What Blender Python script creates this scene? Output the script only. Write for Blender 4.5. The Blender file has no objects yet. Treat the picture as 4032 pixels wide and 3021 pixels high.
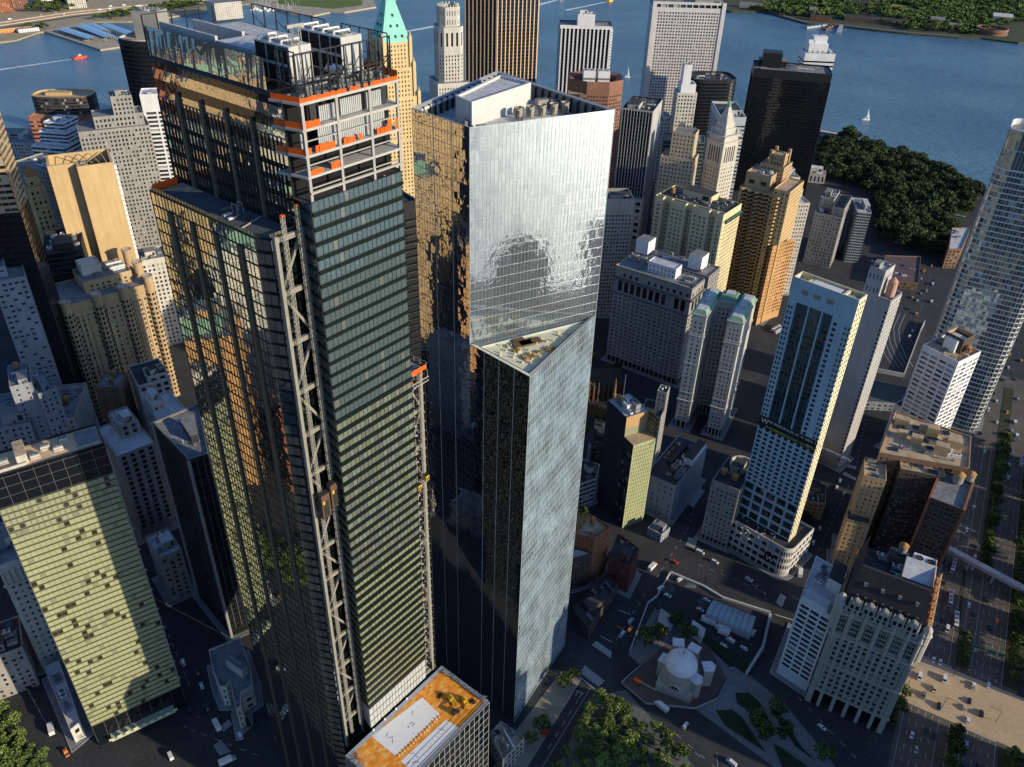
import bpy, math, random
from mathutils import Vector, Matrix
rnd = random.Random(7)
SC = bpy.context.scene
COL = SC.collection
R_ = math.radians

# ------------------------------------------------------------------ helpers
class MB:
    """collects quads and polygons, links them as one mesh object"""
    def __init__(s): s.v = []; s.f = []; s.m = []
    def quad(s, a, b, c, d, m=0):
        n = len(s.v); s.v += (a, b, c, d); s.f.append((n, n+1, n+2, n+3)); s.m.append(m)
    def poly(s, pts, m=0):
        n = len(s.v); s.v += pts; s.f.append(tuple(range(n, n+len(pts)))); s.m.append(m)
    def prism(s, pts, z0, z1, m=0, mt=None, bottom=False):
        n = len(pts)
        for i in range(n):
            a = pts[i]; b = pts[(i+1) % n]
            s.quad((a[0],a[1],z0), (b[0],b[1],z0), (b[0],b[1],z1), (a[0],a[1],z1), m)
        s.poly([(p[0],p[1],z1) for p in pts], m if mt is None else mt)
        if bottom: s.poly([(p[0],p[1],z0) for p in reversed(pts)], m)
    def box(s, c, u, hx, hy, z0, z1, m=0, mt=None, bottom=False):
        """c centre, u unit direction of the local x axis, hx hy half sizes"""
        v = (-u[1], u[0])
        P = [(c[0]+u[0]*a*hx+v[0]*b*hy, c[1]+u[1]*a*hx+v[1]*b*hy) for a, b in ((-1,-1),(1,-1),(1,1),(-1,1))]
        s.prism(P, z0, z1, m, mt, bottom)
    def beam(s, p, q, w, m=0, h=None):
        p = Vector(p); q = Vector(q); d = q-p
        if d.length < 1e-6: return
        d.normalize(); a = Vector((0,0,1)) if abs(d.z) < .9 else Vector((1,0,0))
        x = d.cross(a).normalized()*(w/2); y = x.cross(d).normalized()*((h or w)/2)
        A = [tuple(p+i*x+j*y) for i, j in ((-1,-1),(1,-1),(1,1),(-1,1))]
        B = [tuple(q+i*x+j*y) for i, j in ((-1,-1),(1,-1),(1,1),(-1,1))]
        for i in range(4):
            j = (i+1) % 4; s.quad(A[i], A[j], B[j], B[i], m)
        s.quad(A[3],A[2],A[1],A[0],m); s.quad(*B,m)
    def lathe(s, c, prof, n=16, m=0, cap=True):
        """prof list of (r,z)"""
        rings = [[(c[0]+r*math.cos(2*math.pi*i/n), c[1]+r*math.sin(2*math.pi*i/n), z) for i in range(n)] for r, z in prof]
        for a, b in zip(rings, rings[1:]):
            for i in range(n):
                j = (i+1) % n; s.quad(a[i], a[j], b[j], b[i], m)
        if cap: s.poly(rings[-1], m)
    def build(s, name, mats, parent=None, org=None, smooth=False):
        if not isinstance(mats, (list, tuple)): mats = [mats]
        me = bpy.data.meshes.new(name)
        if org is None: org = (0,0,0)
        ox, oy, oz = org
        me.from_pydata([(x-ox, y-oy, z-oz) for x, y, z in s.v], [], s.f)
        for mm in mats: me.materials.append(mm)
        if len(mats) > 1: me.polygons.foreach_set('material_index', s.m)
        if smooth: me.polygons.foreach_set('use_smooth', [True]*len(me.polygons))
        me.update()
        o = bpy.data.objects.new(name, me); COL.objects.link(o)
        if parent is not None: o.parent = parent
        else: o.location = org
        return o

def tag(o, label=None, cat=None, group=None, kind=None):
    if label: o['label'] = label
    if cat: o['category'] = cat
    if group: o['group'] = group
    if kind: o['kind'] = kind
    return o
def thing(name, label, cat, loc=(0,0,0), group=None, rz=0):
    o = bpy.data.objects.new(name, None); COL.objects.link(o)
    o.location = loc; o.rotation_euler = (0,0,rz); o.empty_display_size = 1
    return tag(o, label, cat, group)
def copy_tree(o, loc, rz=0, label=None, parts=True):
    c = o.copy(); COL.objects.link(c); c.location = loc; c.rotation_euler = (0,0,rz)
    if label: c['label'] = label
    if parts:
        for ch in o.children:
            k = ch.copy(); COL.objects.link(k); k.parent = c
            for g in ch.children:
                q = g.copy(); COL.objects.link(q); q.parent = k
    return c
def sub(a, b): return (a[0]-b[0], a[1]-b[1])
def unit(a):
    l = math.hypot(a[0], a[1]) or 1; return (a[0]/l, a[1]/l)
def cen(P): return (sum(p[0] for p in P)/len(P), sum(p[1] for p in P)/len(P))
def area(P): return sum(P[i][0]*P[(i+1)%len(P)][1]-P[(i+1)%len(P)][0]*P[i][1] for i in range(len(P)))/2
def ccw(P): return list(P) if area(P) > 0 else list(reversed(P))
def rect(A, B, d):
    """rectangle from its near edge A-B (A left, B right as seen from the observatory) and its depth away from it"""
    u = unit(sub(B, A)); n = (-u[1], u[0])
    if n[0]*A[0]+n[1]*A[1] < 0: n = (-n[0], -n[1])
    return ccw([A, B, (B[0]+n[0]*d, B[1]+n[1]*d), (A[0]+n[0]*d, A[1]+n[1]*d)])
def inset(P, t):
    n = len(P); out = []
    for i in range(n):
        a, b, c = P[i-1], P[i], P[(i+1) % n]
        u = unit(sub(b, a)); v = unit(sub(c, b))
        n1 = (-u[1], u[0]); n2 = (-v[1], v[0])
        k = 1+n1[0]*n2[0]+n1[1]*n2[1]
        k = max(k, .25)
        out.append((b[0]+t*(n1[0]+n2[0])/k, b[1]+t*(n1[1]+n2[1])/k))
    return out
def lerp2(P, s, t):
    """point inside a quadrilateral"""
    a = [P[0][i]*(1-s)+P[1][i]*s for i in (0,1)]; b = [P[3][i]*(1-s)+P[2][i]*s for i in (0,1)]
    return (a[0]*(1-t)+b[0]*t, a[1]*(1-t)+b[1]*t)
def subquad(P, s0, s1, t0, t1): return [lerp2(P,s0,t0), lerp2(P,s1,t0), lerp2(P,s1,t1), lerp2(P,s0,t1)]

# ------------------------------------------------------------------ materials
MATS = {}
def newmat(name):
    m = bpy.data.materials.new(name); m.use_nodes = True
    return m, m.node_tree, m.node_tree.nodes['Principled BSDF']
def N(nt, t, **kw):
    n = nt.nodes.new(t)
    for k, v in kw.items():
        if k in n.inputs: n.inputs[k].default_value = v
        else: setattr(n, k, v)
    return n
def masonry(name, col, var=.22, rough=.88, streak=.5, scale=.06, grime=.35):
    """mottled, streaked surface: stone, brick, concrete, roofing"""
    if name in MATS: return MATS[name]
    if min(col) > .1: col = tuple(min(.86, c*1.25) for c in col)
    m, nt, b = newmat(name); L = nt.links.new
    geo = N(nt, 'ShaderNodeNewGeometry')
    n1 = N(nt, 'ShaderNodeTexNoise', Scale=scale, Detail=6.0, Roughness=.62)
    L(geo.outputs['Position'], n1.inputs['Vector'])
    mp = N(nt, 'ShaderNodeMapping'); mp.inputs['Scale'].default_value = (.55,.55,.035)
    L(geo.outputs['Position'], mp.inputs['Vector'])
    n2 = N(nt, 'ShaderNodeTexNoise', Scale=1.0, Detail=4.0, Roughness=.6); L(mp.outputs[0], n2.inputs['Vector'])
    n3 = N(nt, 'ShaderNodeTexNoise', Scale=1.3, Detail=3.0, Roughness=.6); L(geo.outputs['Position'], n3.inputs['Vector'])
    mix = N(nt, 'ShaderNodeMix', data_type='FLOAT'); mix.inputs[0].default_value = streak
    L(n1.outputs['Fac'], mix.inputs[2]); L(n2.outputs['Fac'], mix.inputs[3])
    mix2 = N(nt, 'ShaderNodeMix', data_type='FLOAT'); mix2.inputs[0].default_value = .3
    L(mix.outputs[0], mix2.inputs[2]); L(n3.outputs['Fac'], mix2.inputs[3])
    r = N(nt, 'ShaderNodeMapRange'); r.inputs[1].default_value = .3; r.inputs[2].default_value = .7
    var *= 1.35; r.inputs[3].default_value = max(.25, 1-var-grime*.4); r.inputs[4].default_value = 1+var*.9
    L(mix2.outputs[0], r.inputs[0])
    mul = N(nt, 'ShaderNodeMix', data_type='RGBA', blend_type='MULTIPLY'); mul.inputs[0].default_value = 1
    mul.inputs[6].default_value = (*col, 1); L(r.outputs[0], mul.inputs[7])
    L(mul.outputs[2], b.inputs['Base Color']); b.inputs['Roughness'].default_value = rough
    b.inputs['Specular IOR Level'].default_value = .3
    MATS[name] = m; return m
def glassy(name, col, rough=.05, metal=0.0, spec=.5, wav=0.0, var=0.0, wscale=.35, ior=None):
    """window glass seen from outside: dark body, mirror coat, optional waviness"""
    if name in MATS: return MATS[name]
    m, nt, b = newmat(name); L = nt.links.new
    b.inputs['Base Color'].default_value = (*col, 1); b.inputs['Roughness'].default_value = rough
    b.inputs['Metallic'].default_value = metal; b.inputs['Specular IOR Level'].default_value = spec
    if ior: b.inputs['IOR'].default_value = ior
    geo = N(nt, 'ShaderNodeNewGeometry')
    if wav:
        n = N(nt, 'ShaderNodeTexNoise', Scale=wscale, Detail=2.0); L(geo.outputs['Position'], n.inputs['Vector'])
        bp = N(nt, 'ShaderNodeBump', Strength=1.0, Distance=wav); L(n.outputs['Fac'], bp.inputs['Height'])
        L(bp.outputs[0], b.inputs['Normal'])
    if var:
        n = N(nt, 'ShaderNodeTexNoise', Scale=.09, Detail=3.0); L(geo.outputs['Position'], n.inputs['Vector'])
        r = N(nt, 'ShaderNodeMapRange'); r.inputs[1].default_value=.3; r.inputs[2].default_value=.7
        r.inputs[3].default_value = 1-var; r.inputs[4].default_value = 1+var; L(n.outputs['Fac'], r.inputs[0])
        mul = N(nt, 'ShaderNodeMix', data_type='RGBA', blend_type='MULTIPLY'); mul.inputs[0].default_value = 1
        mul.inputs[6].default_value = (*col, 1); L(r.outputs[0], mul.inputs[7]); L(mul.outputs[2], b.inputs['Base Color'])
    MATS[name] = m; return m
def plain(name, col, rough=.6, metal=0.0):
    if name in MATS: return MATS[name]
    m, nt, b = newmat(name); b.inputs['Base Color'].default_value = (*col, 1)
    b.inputs['Roughness'].default_value = rough; b.inputs['Metallic'].default_value = metal
    b.inputs['Specular IOR Level'].default_value = .35
    geo = N(nt, 'ShaderNodeNewGeometry'); n = N(nt, 'ShaderNodeTexNoise', Scale=.5, Detail=3.0)
    nt.links.new(geo.outputs['Position'], n.inputs['Vector'])
    r = N(nt, 'ShaderNodeMapRange'); r.inputs[3].default_value = .8; r.inputs[4].default_value = 1.2
    nt.links.new(n.outputs['Fac'], r.inputs[0])
    mul = N(nt, 'ShaderNodeMix', data_type='RGBA', blend_type='MULTIPLY'); mul.inputs[0].default_value = 1
    mul.inputs[6].default_value = (*col, 1); nt.links.new(r.outputs[0], mul.inputs[7]); nt.links.new(mul.outputs[2], b.inputs['Base Color'])
    MATS[name] = m; return m

G_DARK = glassy('window_glass_dark', (.012,.016,.022), .06, 0, .6, wav=.02)
G_BLUE = glassy('window_glass_blue', (.03,.055,.08), .05, .25, .6, wav=.02)
G_BLIND = plain('window_blind', (.34,.35,.34), .5)
G_MID = glassy('window_glass_mid', (.06,.075,.085), .08, .2, .6, wav=.02)
G_BLACK = glassy('black_glass', (.008,.01,.014), .04, .0, .7, wav=.03)
STEEL = plain('painted_steel_grey', (.30,.30,.29), .5)
WHITE = plain('white_paint', (.72,.73,.74), .5)
DARK = plain('dark_metal', (.03,.032,.036), .5)
GREYM = plain('grey_metal', (.22,.23,.24), .45, .3)
BLACK = plain('black_recess', (.008,.008,.01), .9)
ORANGE = plain('orange_netting', (.85,.12,.01), .6)
ROOF_D = masonry('roof_membrane_dark', (.060,.062,.068), .5, scale=.16)
ROOF_G = masonry('roof_membrane_grey', (.19,.195,.205), .45, scale=.16)
ROOF_L = masonry('roof_membrane_pale', (.46,.47,.48), .3, scale=.16)
ROOF_T = masonry('roof_paver_tan', (.42,.32,.21), .4, scale=.16)
COPPER = masonry('green_copper', (.19,.31,.23), .35)
WOOD = masonry('tank_wood', (.34,.20,.10), .3)
GLASSES = [G_DARK, G_BLUE, G_BLIND, G_MID]

# ------------------------------------------------------------------ facades
def facade(mb, A, B, z0, z1, st, win=None):
    """wall from A to B (outside on the right hand going A to B); wall faces slot 0, trim slot 1, glass slots 2..5
       win collects window quads instead of writing them into the mesh"""
    d = sub(B, A); Lg = math.hypot(*d)
    if Lg < .5: return
    u = (d[0]/Lg, d[1]/Lg); n = (u[1], -u[0])
    def P(x, z, o=0.0): return (A[0]+u[0]*x+n[0]*o, A[1]+u[1]*x+n[1]*o, z)
    def Q(x0, x1, a, b, o=0.0, m=0): mb.quad(P(x0,a,o), P(x1,a,o), P(x1,b,o), P(x0,b,o), m)
    k = st.get('kind', 'punched')
    if k == 'blank' or Lg < st.get('minlen', 2.0): Q(0, Lg, z0, z1); return
    fl = st.get('fl', 3.8); bay = st.get('bay', 3.6)
    base = st.get('base', 0); top = st.get('top', 1.5)
    zt = z1-top; zb = z0+base
    if zt-zb < fl*.6: Q(0, Lg, z0, z1); return
    nf = max(1, round((zt-zb)/fl)); fh = (zt-zb)/nf
    mg = min(st.get('margin', .6), Lg*.2)
    nb = max(1, round((Lg-2*mg)/bay)); bw = (Lg-2*mg)/nb
    rec = st.get('rec', .35); ww = bw*st.get('ww', .5); wh = fh*st.get('wh', .55)
    blind = st.get('blind', .12)*1.5+.03 if st.get('kind','punched') == 'punched' and 'glass' not in st else st.get('blind', .12)
    rr = rnd.random
    def gm():
        r = rr()
        return 4 if r < blind else (3 if r < blind+st.get('blue', .2) else (5 if r < blind+st.get('blue',.2)+.25 else 2))
    if k == 'punched':
        Q(0, Lg, zt, z1)
        if base:
            if st.get('shop', 0) and base > 3:
                Q(0, Lg, zb-1, zb); Q(0, Lg, z0, z0+.6)
                for i in range(nb+1):
                    Q(max(0, mg+i*bw-.5), min(Lg, mg+i*bw+.5), z0+.6, zb-1)
                Q(0, Lg, z0+.6, zb-1, -rec*1.6, 2)
            else: Q(0, Lg, z0, zb)
        sill = (fh-wh)*.45
        grp = st.get('group', 1)
        xs = []
        for i in range(nb):
            x0 = mg+i*bw+(bw-ww)/2
            if grp == 2:
                h = (ww-.3)/2; xs += [(x0, x0+h), (x0+ww-h, x0+ww)]
            else: xs.append((x0, x0+ww))
        for j in range(nf):
            a = zb+j*fh; w0 = a+sill; w1 = w0+wh; e = a+fh
            Q(0, Lg, a, w0); Q(0, Lg, w1, e)
            px = 0
            for x0, x1 in xs:
                Q(px, x0, w0, w1); px = x1
                mb.quad(P(x0,w0), P(x1,w0), P(x1,w0,-rec), P(x0,w0,-rec), 1)
                mb.quad(P(x0,w1,-rec), P(x1,w1,-rec), P(x1,w1), P(x0,w1), 0)
                mb.quad(P(x0,w0), P(x0,w0,-rec), P(x0,w1,-rec), P(x0,w1), 0)
                mb.quad(P(x1,w0,-rec), P(x1,w0), P(x1,w1), P(x1,w1,-rec), 0)
                if win is not None: win.append((P(x0,w0,-rec), P(x1,w0,-rec), P(x1,w1,-rec), P(x0,w1,-rec), gm()))
                else: Q(x0, x1, w0, w1, -rec, gm())
            Q(px, Lg, w0, w1)
        sc = st.get('course', 0)
        if sc:
            for j in range(0, nf+1, sc):
                z = zb+j*fh; o = .3
                mb.quad(P(0,z-.35,o), P(Lg,z-.35,o), P(Lg,z+.35,o), P(0,z+.35,o), 1)
                mb.quad(P(0,z+.35,o), P(Lg,z+.35,o), P(Lg,z+.35,0), P(0,z+.35,0), 1)
                mb.quad(P(0,z-.35,0), P(Lg,z-.35,0), P(Lg,z-.35,o), P(0,z-.35,o), 1)
    elif k == 'stripes':
        pr_ = st.get('proud', .5); pw = bw*st.get('pier', .4)
        sp = fh*st.get('span', .35)
        Q(0, Lg, zt, z1)
        if base: Q(0, Lg, z0, zb)
        for j in range(nf):
            a = zb+j*fh
            Q(0, Lg, a, a+sp, 0, 1)
            for i in range(nb):
                Q(mg+i*bw, mg+(i+1)*bw, a+sp, a+fh, 0, gm())
            if mg > .05: Q(0, mg, a+sp, a+fh); Q(Lg-mg, Lg, a+sp, a+fh)
        for i in range(nb+1):
            x = mg+i*bw; x0 = max(0, x-pw/2); x1 = min(Lg, x+pw/2)
            a, b = zb, zt+st.get('over', 0)
            Q(x0, x1, a, b, pr_)
            mb.quad(P(x0,a,0), P(x0,a,pr_), P(x0,b,pr_), P(x0,b,0), 0)
            mb.quad(P(x1,a,pr_), P(x1,a,0), P(x1,b,0), P(x1,b,pr_), 0)
            mb.quad(P(x0,b,pr_), P(x1,b,pr_), P(x1,b,0), P(x0,b,0), 0)
    elif k == 'bands':
        sp = fh*st.get('span', .5); pr_ = st.get('proud', .25)
        Q(0, Lg, zt, z1, pr_); mb.quad(P(0,z1,pr_), P(Lg,z1,pr_), P(Lg,z1,0), P(0,z1,0), 0)
        mb.quad(P(0,zt,0), P(Lg,zt,0), P(Lg,zt,pr_), P(0,zt,pr_), 0)
        if base: Q(0, Lg, z0, zb)
        for j in range(nf):
            a = zb+j*fh
            Q(0, Lg, a, a+sp, pr_)
            mb.quad(P(0,a+sp,pr_), P(Lg,a+sp,pr_), P(Lg,a+sp,0), P(0,a+sp,0), 0)
            mb.quad(P(0,a,0), P(Lg,a,0), P(Lg,a,pr_), P(0,a,pr_), 0)
            for i in range(nb):
                x0 = 0 if i == 0 else mg+i*bw; x1 = Lg if i == nb-1 else mg+(i+1)*bw
                Q(x0, x1, a+sp, a+fh, 0, gm())
                if st.get('mull', 1): Q(x1-.12, x1+.12 if i < nb-1 else x1, a+sp, a+fh, .08, 1)
    elif k == 'curtain':
        jit = st.get('jit', .012); sp = st.get('span', .25)*fh
        if top > .05: Q(0, Lg, zt, z1, 0, 0)
        if base: Q(0, Lg, z0, zb, 0, 0)
        for j in range(nf):
            a = zb+j*fh; b = a+fh; s0 = a+sp
            if sp > .01: Q(0, Lg, a, s0, 0, 0)
            for i in range(nb):
                x0 = 0 if i == 0 else mg+i*bw; x1 = Lg if i == nb-1 else mg+(i+1)*bw
                t = [(rr()-.5)*2*jit for _ in range(3)]
                mb.quad(P(x0,s0,t[0]), P(x1,s0,t[1]), P(x1,b,t[1]+t[2]-t[0]), P(x0,b,t[2]), gm())
        mw = st.get('mw', .1); mo = st.get('mo', .12)
        if mw:
            for i in range(nb+1):
                x = mg+i*bw
                if i == 0: x = mw/2
                if i == nb: x = Lg-mw/2
                Q(x-mw/2, x+mw/2, zb, zt, mo, 1)
                mb.quad(P(x-mw/2,zb,0), P(x-mw/2,zb,mo), P(x-mw/2,zt,mo), P(x-mw/2,zt,0), 1)
                mb.quad(P(x+mw/2,zb,mo), P(x+mw/2,zb,0), P(x+mw/2,zt,0), P(x+mw/2,zt,mo), 1)
        hw = st.get('hw', .12)
        if hw:
            for j in range(nf+1):
                z = zb+j*fh; Q(0, Lg, z-hw/2, z+hw/2, mo+.03, 1)
                mb.quad(P(0,z+hw/2,mo+.03), P(Lg,z+hw/2,mo+.03), P(Lg,z+hw/2,0), P(0,z+hw/2,0), 1)

WINMESH = {}
def window_parts(root, wins, org, lim=100, gl=GLASSES):
    """the windows that show largest become parts of their own, the rest one part"""
    def key(q):
        c = [sum(p[i] for p in q[:4])/4 for i in range(3)]
        u = sub(q[1], q[0]); l = math.hypot(*u) or 1; n = (u[1]/l, -u[0]/l)
        D = math.sqrt(c[0]**2+c[1]**2+(386-c[2])**2)
        f = -(n[0]*c[0]+n[1]*c[1])/D
        return -(f/D/D) if f > 0 else 1
    wins.sort(key=key)
    for q in wins[:lim]:
        w = math.dist(q[0], q[1]); h = q[3][2]-q[0][2]; k = (round(w,2), round(h,2), q[4])
        me = WINMESH.get(k)
        if me is None:
            me = bpy.data.meshes.new('window')
            w, h = k[0], k[1]
            b = min(.12, w*.08)
            V = [(0,0,0),(w,0,0),(w,0,h),(0,0,h),(b,0,b),(w-b,0,b),(w-b,0,h-b),(b,0,h-b)]
            V += [(x,-.05,z) for x,_,z in V[:4]]+[(x,-.05,z) for x,_,z in V[4:8]]
            V += [(b,-.06,h*.48),(w-b,-.06,h*.48),(w-b,-.06,h*.53),(b,-.06,h*.53)]
            F = [(4,5,6,7)]+[(8+i,8+(i+1)%4,12+(i+1)%4,12+i) for i in range(4)]+[(16,17,18,19)]
            me.from_pydata(V, [], F); me.materials.append(gl[q[4]-2]); me.materials.append(GREYM)
            me.polygons.foreach_set('material_index', [0,1,1,1,1,1]); me.update()
            WINMESH[k] = me
        o = bpy.data.objects.new('window', me); COL.objects.link(o); o.parent = root
        o.location = (q[0][0]-org[0], q[0][1]-org[1], q[0][2]-org[2])
        o.rotation_euler = (0,0,math.atan2(q[1][1]-q[0][1], q[1][0]-q[0][0]))
    if len(wins) > lim:
        mb = MB()
        for q in wins[lim:]: mb.quad(q[0], q[1], q[2], q[3], q[4]-2)
        o = mb.build('window', gl, root, org); tag(o, kind='stuff')

def parapet_roof(root, P, z, org, wall, roof, h=1.1, t=.45, name='roof'):
    """flat roof at z inside a parapet of height h"""
    I = inset(P, t); mb = MB()
    mb.poly([(x,y,z) for x,y in I], 1)
    n = len(P)
    for i in range(n):
        j = (i+1) % n
        mb.quad((*P[i],z+h), (*P[j],z+h), (*I[j],z+h), (*I[i],z+h), 0)
        mb.quad((*I[j],z), (*I[i],z), (*I[i],z+h), (*I[j],z+h), 0)
    return mb.build(name, [wall, roof], root, org)

def fan_unit(root, c, u, hx, hy, z, h, org, n=2, body=None):
    """air handler with round fan openings on top"""
    mb = MB(); mb.box(c, u, hx, hy, z, z+h, 0); mb.box(c, u, hx+.08, hy+.08, z+h*.35, z+h*.5, 2)
    o = mb.build('air_handler', [body or STEEL, DARK, GREYM], root, org)
    for i in range(n):
        t = (i+.5)/n*2-1; p = (c[0]+u[0]*t*hx, c[1]+u[1]*t*hx); r = min(hy, hx/n)*.78
        f = MB(); f.lathe(p, [(r, z+h), (r, z+h+.35), (r*.88, z+h+.35), (r*.88, z+h+.05)], 12, 0, False)
        f.poly([(p[0]+r*.88*math.cos(a*math.pi/6), p[1]+r*.88*math.sin(a*math.pi/6), z+h+.06) for a in range(12)], 1)
        for a in range(4):
            f.beam((*p, z+h+.25), (p[0]+r*.85*math.cos(a*1.57), p[1]+r*.85*math.sin(a*1.57), z+h+.25), .3, 0, .08)
        f.build('fan', [GREYM, BLACK], o, (0,0,0) if False else org)
    return o
def water_tank(root, c, z, org, r=2.0, h=4.0, leg=2.2, mat=None):
    mb = MB()
    for a in range(4):
        p = (c[0]+r*.7*math.cos(.78+a*1.571), c[1]+r*.7*math.sin(.78+a*1.571)); mb.beam((*p,z), (*p,z+leg), .3, 1)
    mb.lathe(c, [(r,z+leg),(r*.97,z+leg+h)], 16, 0)
    for k in range(4): mb.lathe(c, [(r*1.02,z+leg+.3+k*h/4),(r*1.02,z+leg+.42+k*h/4)], 16, 1, False)
    o = mb.build('water_tank', [mat or WOOD, DARK], root, org)
    f = MB(); f.lathe(c, [(r*1.08,z+leg+h),(.15,z+leg+h+r*.6)], 16, 0); f.build('tank_roof', masonry('tank_cone', (.42,.22,.08), .2), o, org)
    return o
def clutter(root, P, z, org, n=8, seed=1, tank=0, pent=True, roofmat=None, wall=None, big=1.0):
    """penthouse, ducts, vents, air handlers on a roof quadrilateral"""
    r = random.Random(seed)
    if len(P) != 4: return
    u = unit(sub(P[1], P[0])); lx = math.dist(P[0], P[1]); ly = math.dist(P[1], P[2])
    used = []
    def place(hx, hy, tries=14):
        for _ in range(tries):
            s = r.uniform(.12, .88); t = r.uniform(.15, .88)
            if s*lx < hx+1 or (1-s)*lx < hx+1 or t*ly < hy+1 or (1-t)*ly < hy+1: continue
            if all(abs(s-a)*lx > hx+b+.5 or abs(t-c)*ly > hy+d+.5 for a, b, c, d in used):
                used.append((s, hx, t, hy)); return lerp2(P, s, t)
    if pent:
        hx = lx*r.uniform(.16,.24); hy = ly*r.uniform(.16,.24); p = place(hx, hy)
        if p:
            h = r.uniform(3.5,6)*big; mb = MB(); mb.box(p, u, hx, hy, z, z+h, 0, 1)
            mb.box(p, u, hx+.2, hy+.2, z+h, z+h+.35, 0, 1); v = (-u[1], u[0])
            mb.box((p[0]-v[0]*(hy+.03), p[1]-v[1]*(hy+.03)), u, .6, .03, z, z+2.1, 2)
            mb.box((p[0]-v[0]*(hy+.04)+u[0]*hx*.6, p[1]-v[1]*(hy+.04)+u[1]*hx*.6), u, hx*.22, .04, z+1.2, z+h-.8, 2)
            mb.build('penthouse', [wall or STEEL, roofmat or ROOF_G, DARK], root, org)
    for k in range(tank):
        p = place(2.2, 2.2)
        if p: water_tank(root, p, z, org, r.uniform(1.6,2.1), r.uniform(3,4))
    for k in range(int(n*1.7)):
        typ = r.random()
        if typ < .4:
            hx = r.uniform(1.2,3)*big; hy = r.uniform(.9,1.7)*big; p = place(hx, hy)
            if p: fan_unit(root, p, u, hx, hy, z, r.uniform(1.2,2.4), org, 2 if hx > 1.8 else 1, r.choice([STEEL, WHITE, GREYM]))
        elif typ < .62:
            hx = r.uniform(2.5,6)*big; p = place(hx, .8)
            if p:
                mb = MB(); mb.box(p, u, hx, .45, z+.5, z+1.3, 0, None, True)
                for q in (-.8, 0, .8): mb.box((p[0]+u[0]*hx*q, p[1]+u[1]*hx*q), u, .12, .4, z, z+.5, 1)
                e = (p[0]+u[0]*hx, p[1]+u[1]*hx); mb.box(e, u, .6, .6, z, z+1.5, 0)
                mb.build('duct', [r.choice([STEEL, GREYM, WHITE]), DARK], root, org)
        elif typ < .85:
            p = place(.8, .8)
            if p:
                mb = MB(); rr = r.uniform(.35,.8); h = r.uniform(.8,2)
                mb.lathe(p, [(rr*.7,z),(rr*.7,z+h*.7),(rr,z+h*.72),(rr,z+h),(rr*.4,z+h+.25)], 10, 0)
                mb.build('vent', [r.choice([GREYM, STEEL, WHITE])], root, org)
        else:
            hx = r.uniform(1.2,3.2); hy = r.uniform(1,2.5); p = place(hx, hy)
            if p:
                mb = MB(); h = r.uniform(.4,1.2); mb.box(p, u, hx, hy, z, z+h, 0, 1); mb.box(p, u, hx*.8, hy*.8, z+h, z+h+.15, 1)
                mb.build('skylight', [GREYM, G_BLUE], root, org)

def mk(st): return [st['wall'], st.get('trim', st['wall'])]+st.get('glass', GLASSES)
FOOT = []
def walls(root, P, z0, z1, st, org, near=0, name='wall', skip=(), alt=None):
    """all facades of a footprint; near > 0: that many windows as parts"""
    if z0 <= 0 and math.hypot(*org[:2]) < 900: FOOT.append(ccw(P))
    mb = MB(); win = [] if near else None
    for i in range(len(P)):
        if i in skip: continue
        s = (alt or {}).get(i, st)
        facade(mb, P[i], P[(i+1) % len(P)], z0, z1, s, win)
    o = mb.build(name, mk(st), root, org)
    if near and win: window_parts(root, win, org, near)
    return o
def tower(name, label, cat, P, z, st, group=None, near=0, tiers=(), roof=None, clut=6, seed=1, tank=0, z0=0, alt=None, pent=True, par=1.1, big=1.0):
    """a building: footprint P up to z, then set-back tiers (s0,s1,t0,t1,z[,style]) of the quadrilateral"""
    P = ccw(P) if len(P) != 4 else P
    c = cen(P); org = (c[0], c[1], z0)
    root = thing(name, label, cat, org, group)
    walls(root, P, z0, z+par, st, org, near, alt=alt)
    roof = roof or ROOF_G
    parapet_roof(root, P, z, org, st.get('trim', st['wall']), roof, par)
    cur, cz = P, z
    for k, t in enumerate(tiers):
        Q = subquad(P, *t[:4]); s = t[5] if len(t) > 5 else dict(st, base=0)
        walls(root, Q, cz, t[4]+par, s, org, 0, 'upper_wall'); parapet_roof(root, Q, t[4], org, s.get('trim', s['wall']), roof, par, name='upper_roof')
        cur, cz = Q, t[4]
    if clut: clutter(root, cur, cz, org, clut, seed, tank, pent, roof, st['wall'], big)
    return root, org
# ------------------------------------------------------------------ wall finishes
def ST(wall, kind='punched', **k): return dict(k, wall=wall, kind=kind)
W_GREY = masonry('limestone_grey', (.34,.325,.30), .2)
W_PALE = masonry('limestone_pale', (.47,.45,.41), .18)
W_WHITE = masonry('white_concrete', (.62,.63,.66), .12)
W_TAN = masonry('tan_brick', (.40,.29,.17), .2)
W_GOLD = masonry('buff_brick', (.50,.36,.19), .14)
W_BROWN = masonry('brown_brick', (.24,.15,.10), .22)
W_RED = masonry('red_brick', (.36,.13,.06), .25)
W_ORANGE = masonry('orange_granite', (.50,.19,.10), .15)
W_YEL = masonry('cream_brick', (.56,.49,.31), .15)
W_DKBR = masonry('dark_brick', (.10,.075,.065), .25)
W_DARK = masonry('dark_stone', (.035,.036,.042), .25)
W_BLACK = plain('black_steel', (.015,.016,.02), .45)
W_STONE = masonry('mid_grey_stone', (.27,.26,.245), .2)
W_BLUEG = masonry('blue_grey_concrete', (.25,.275,.32), .2)
W_COPBR = masonry('brown_granite', (.27,.14,.10), .2)

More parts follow.
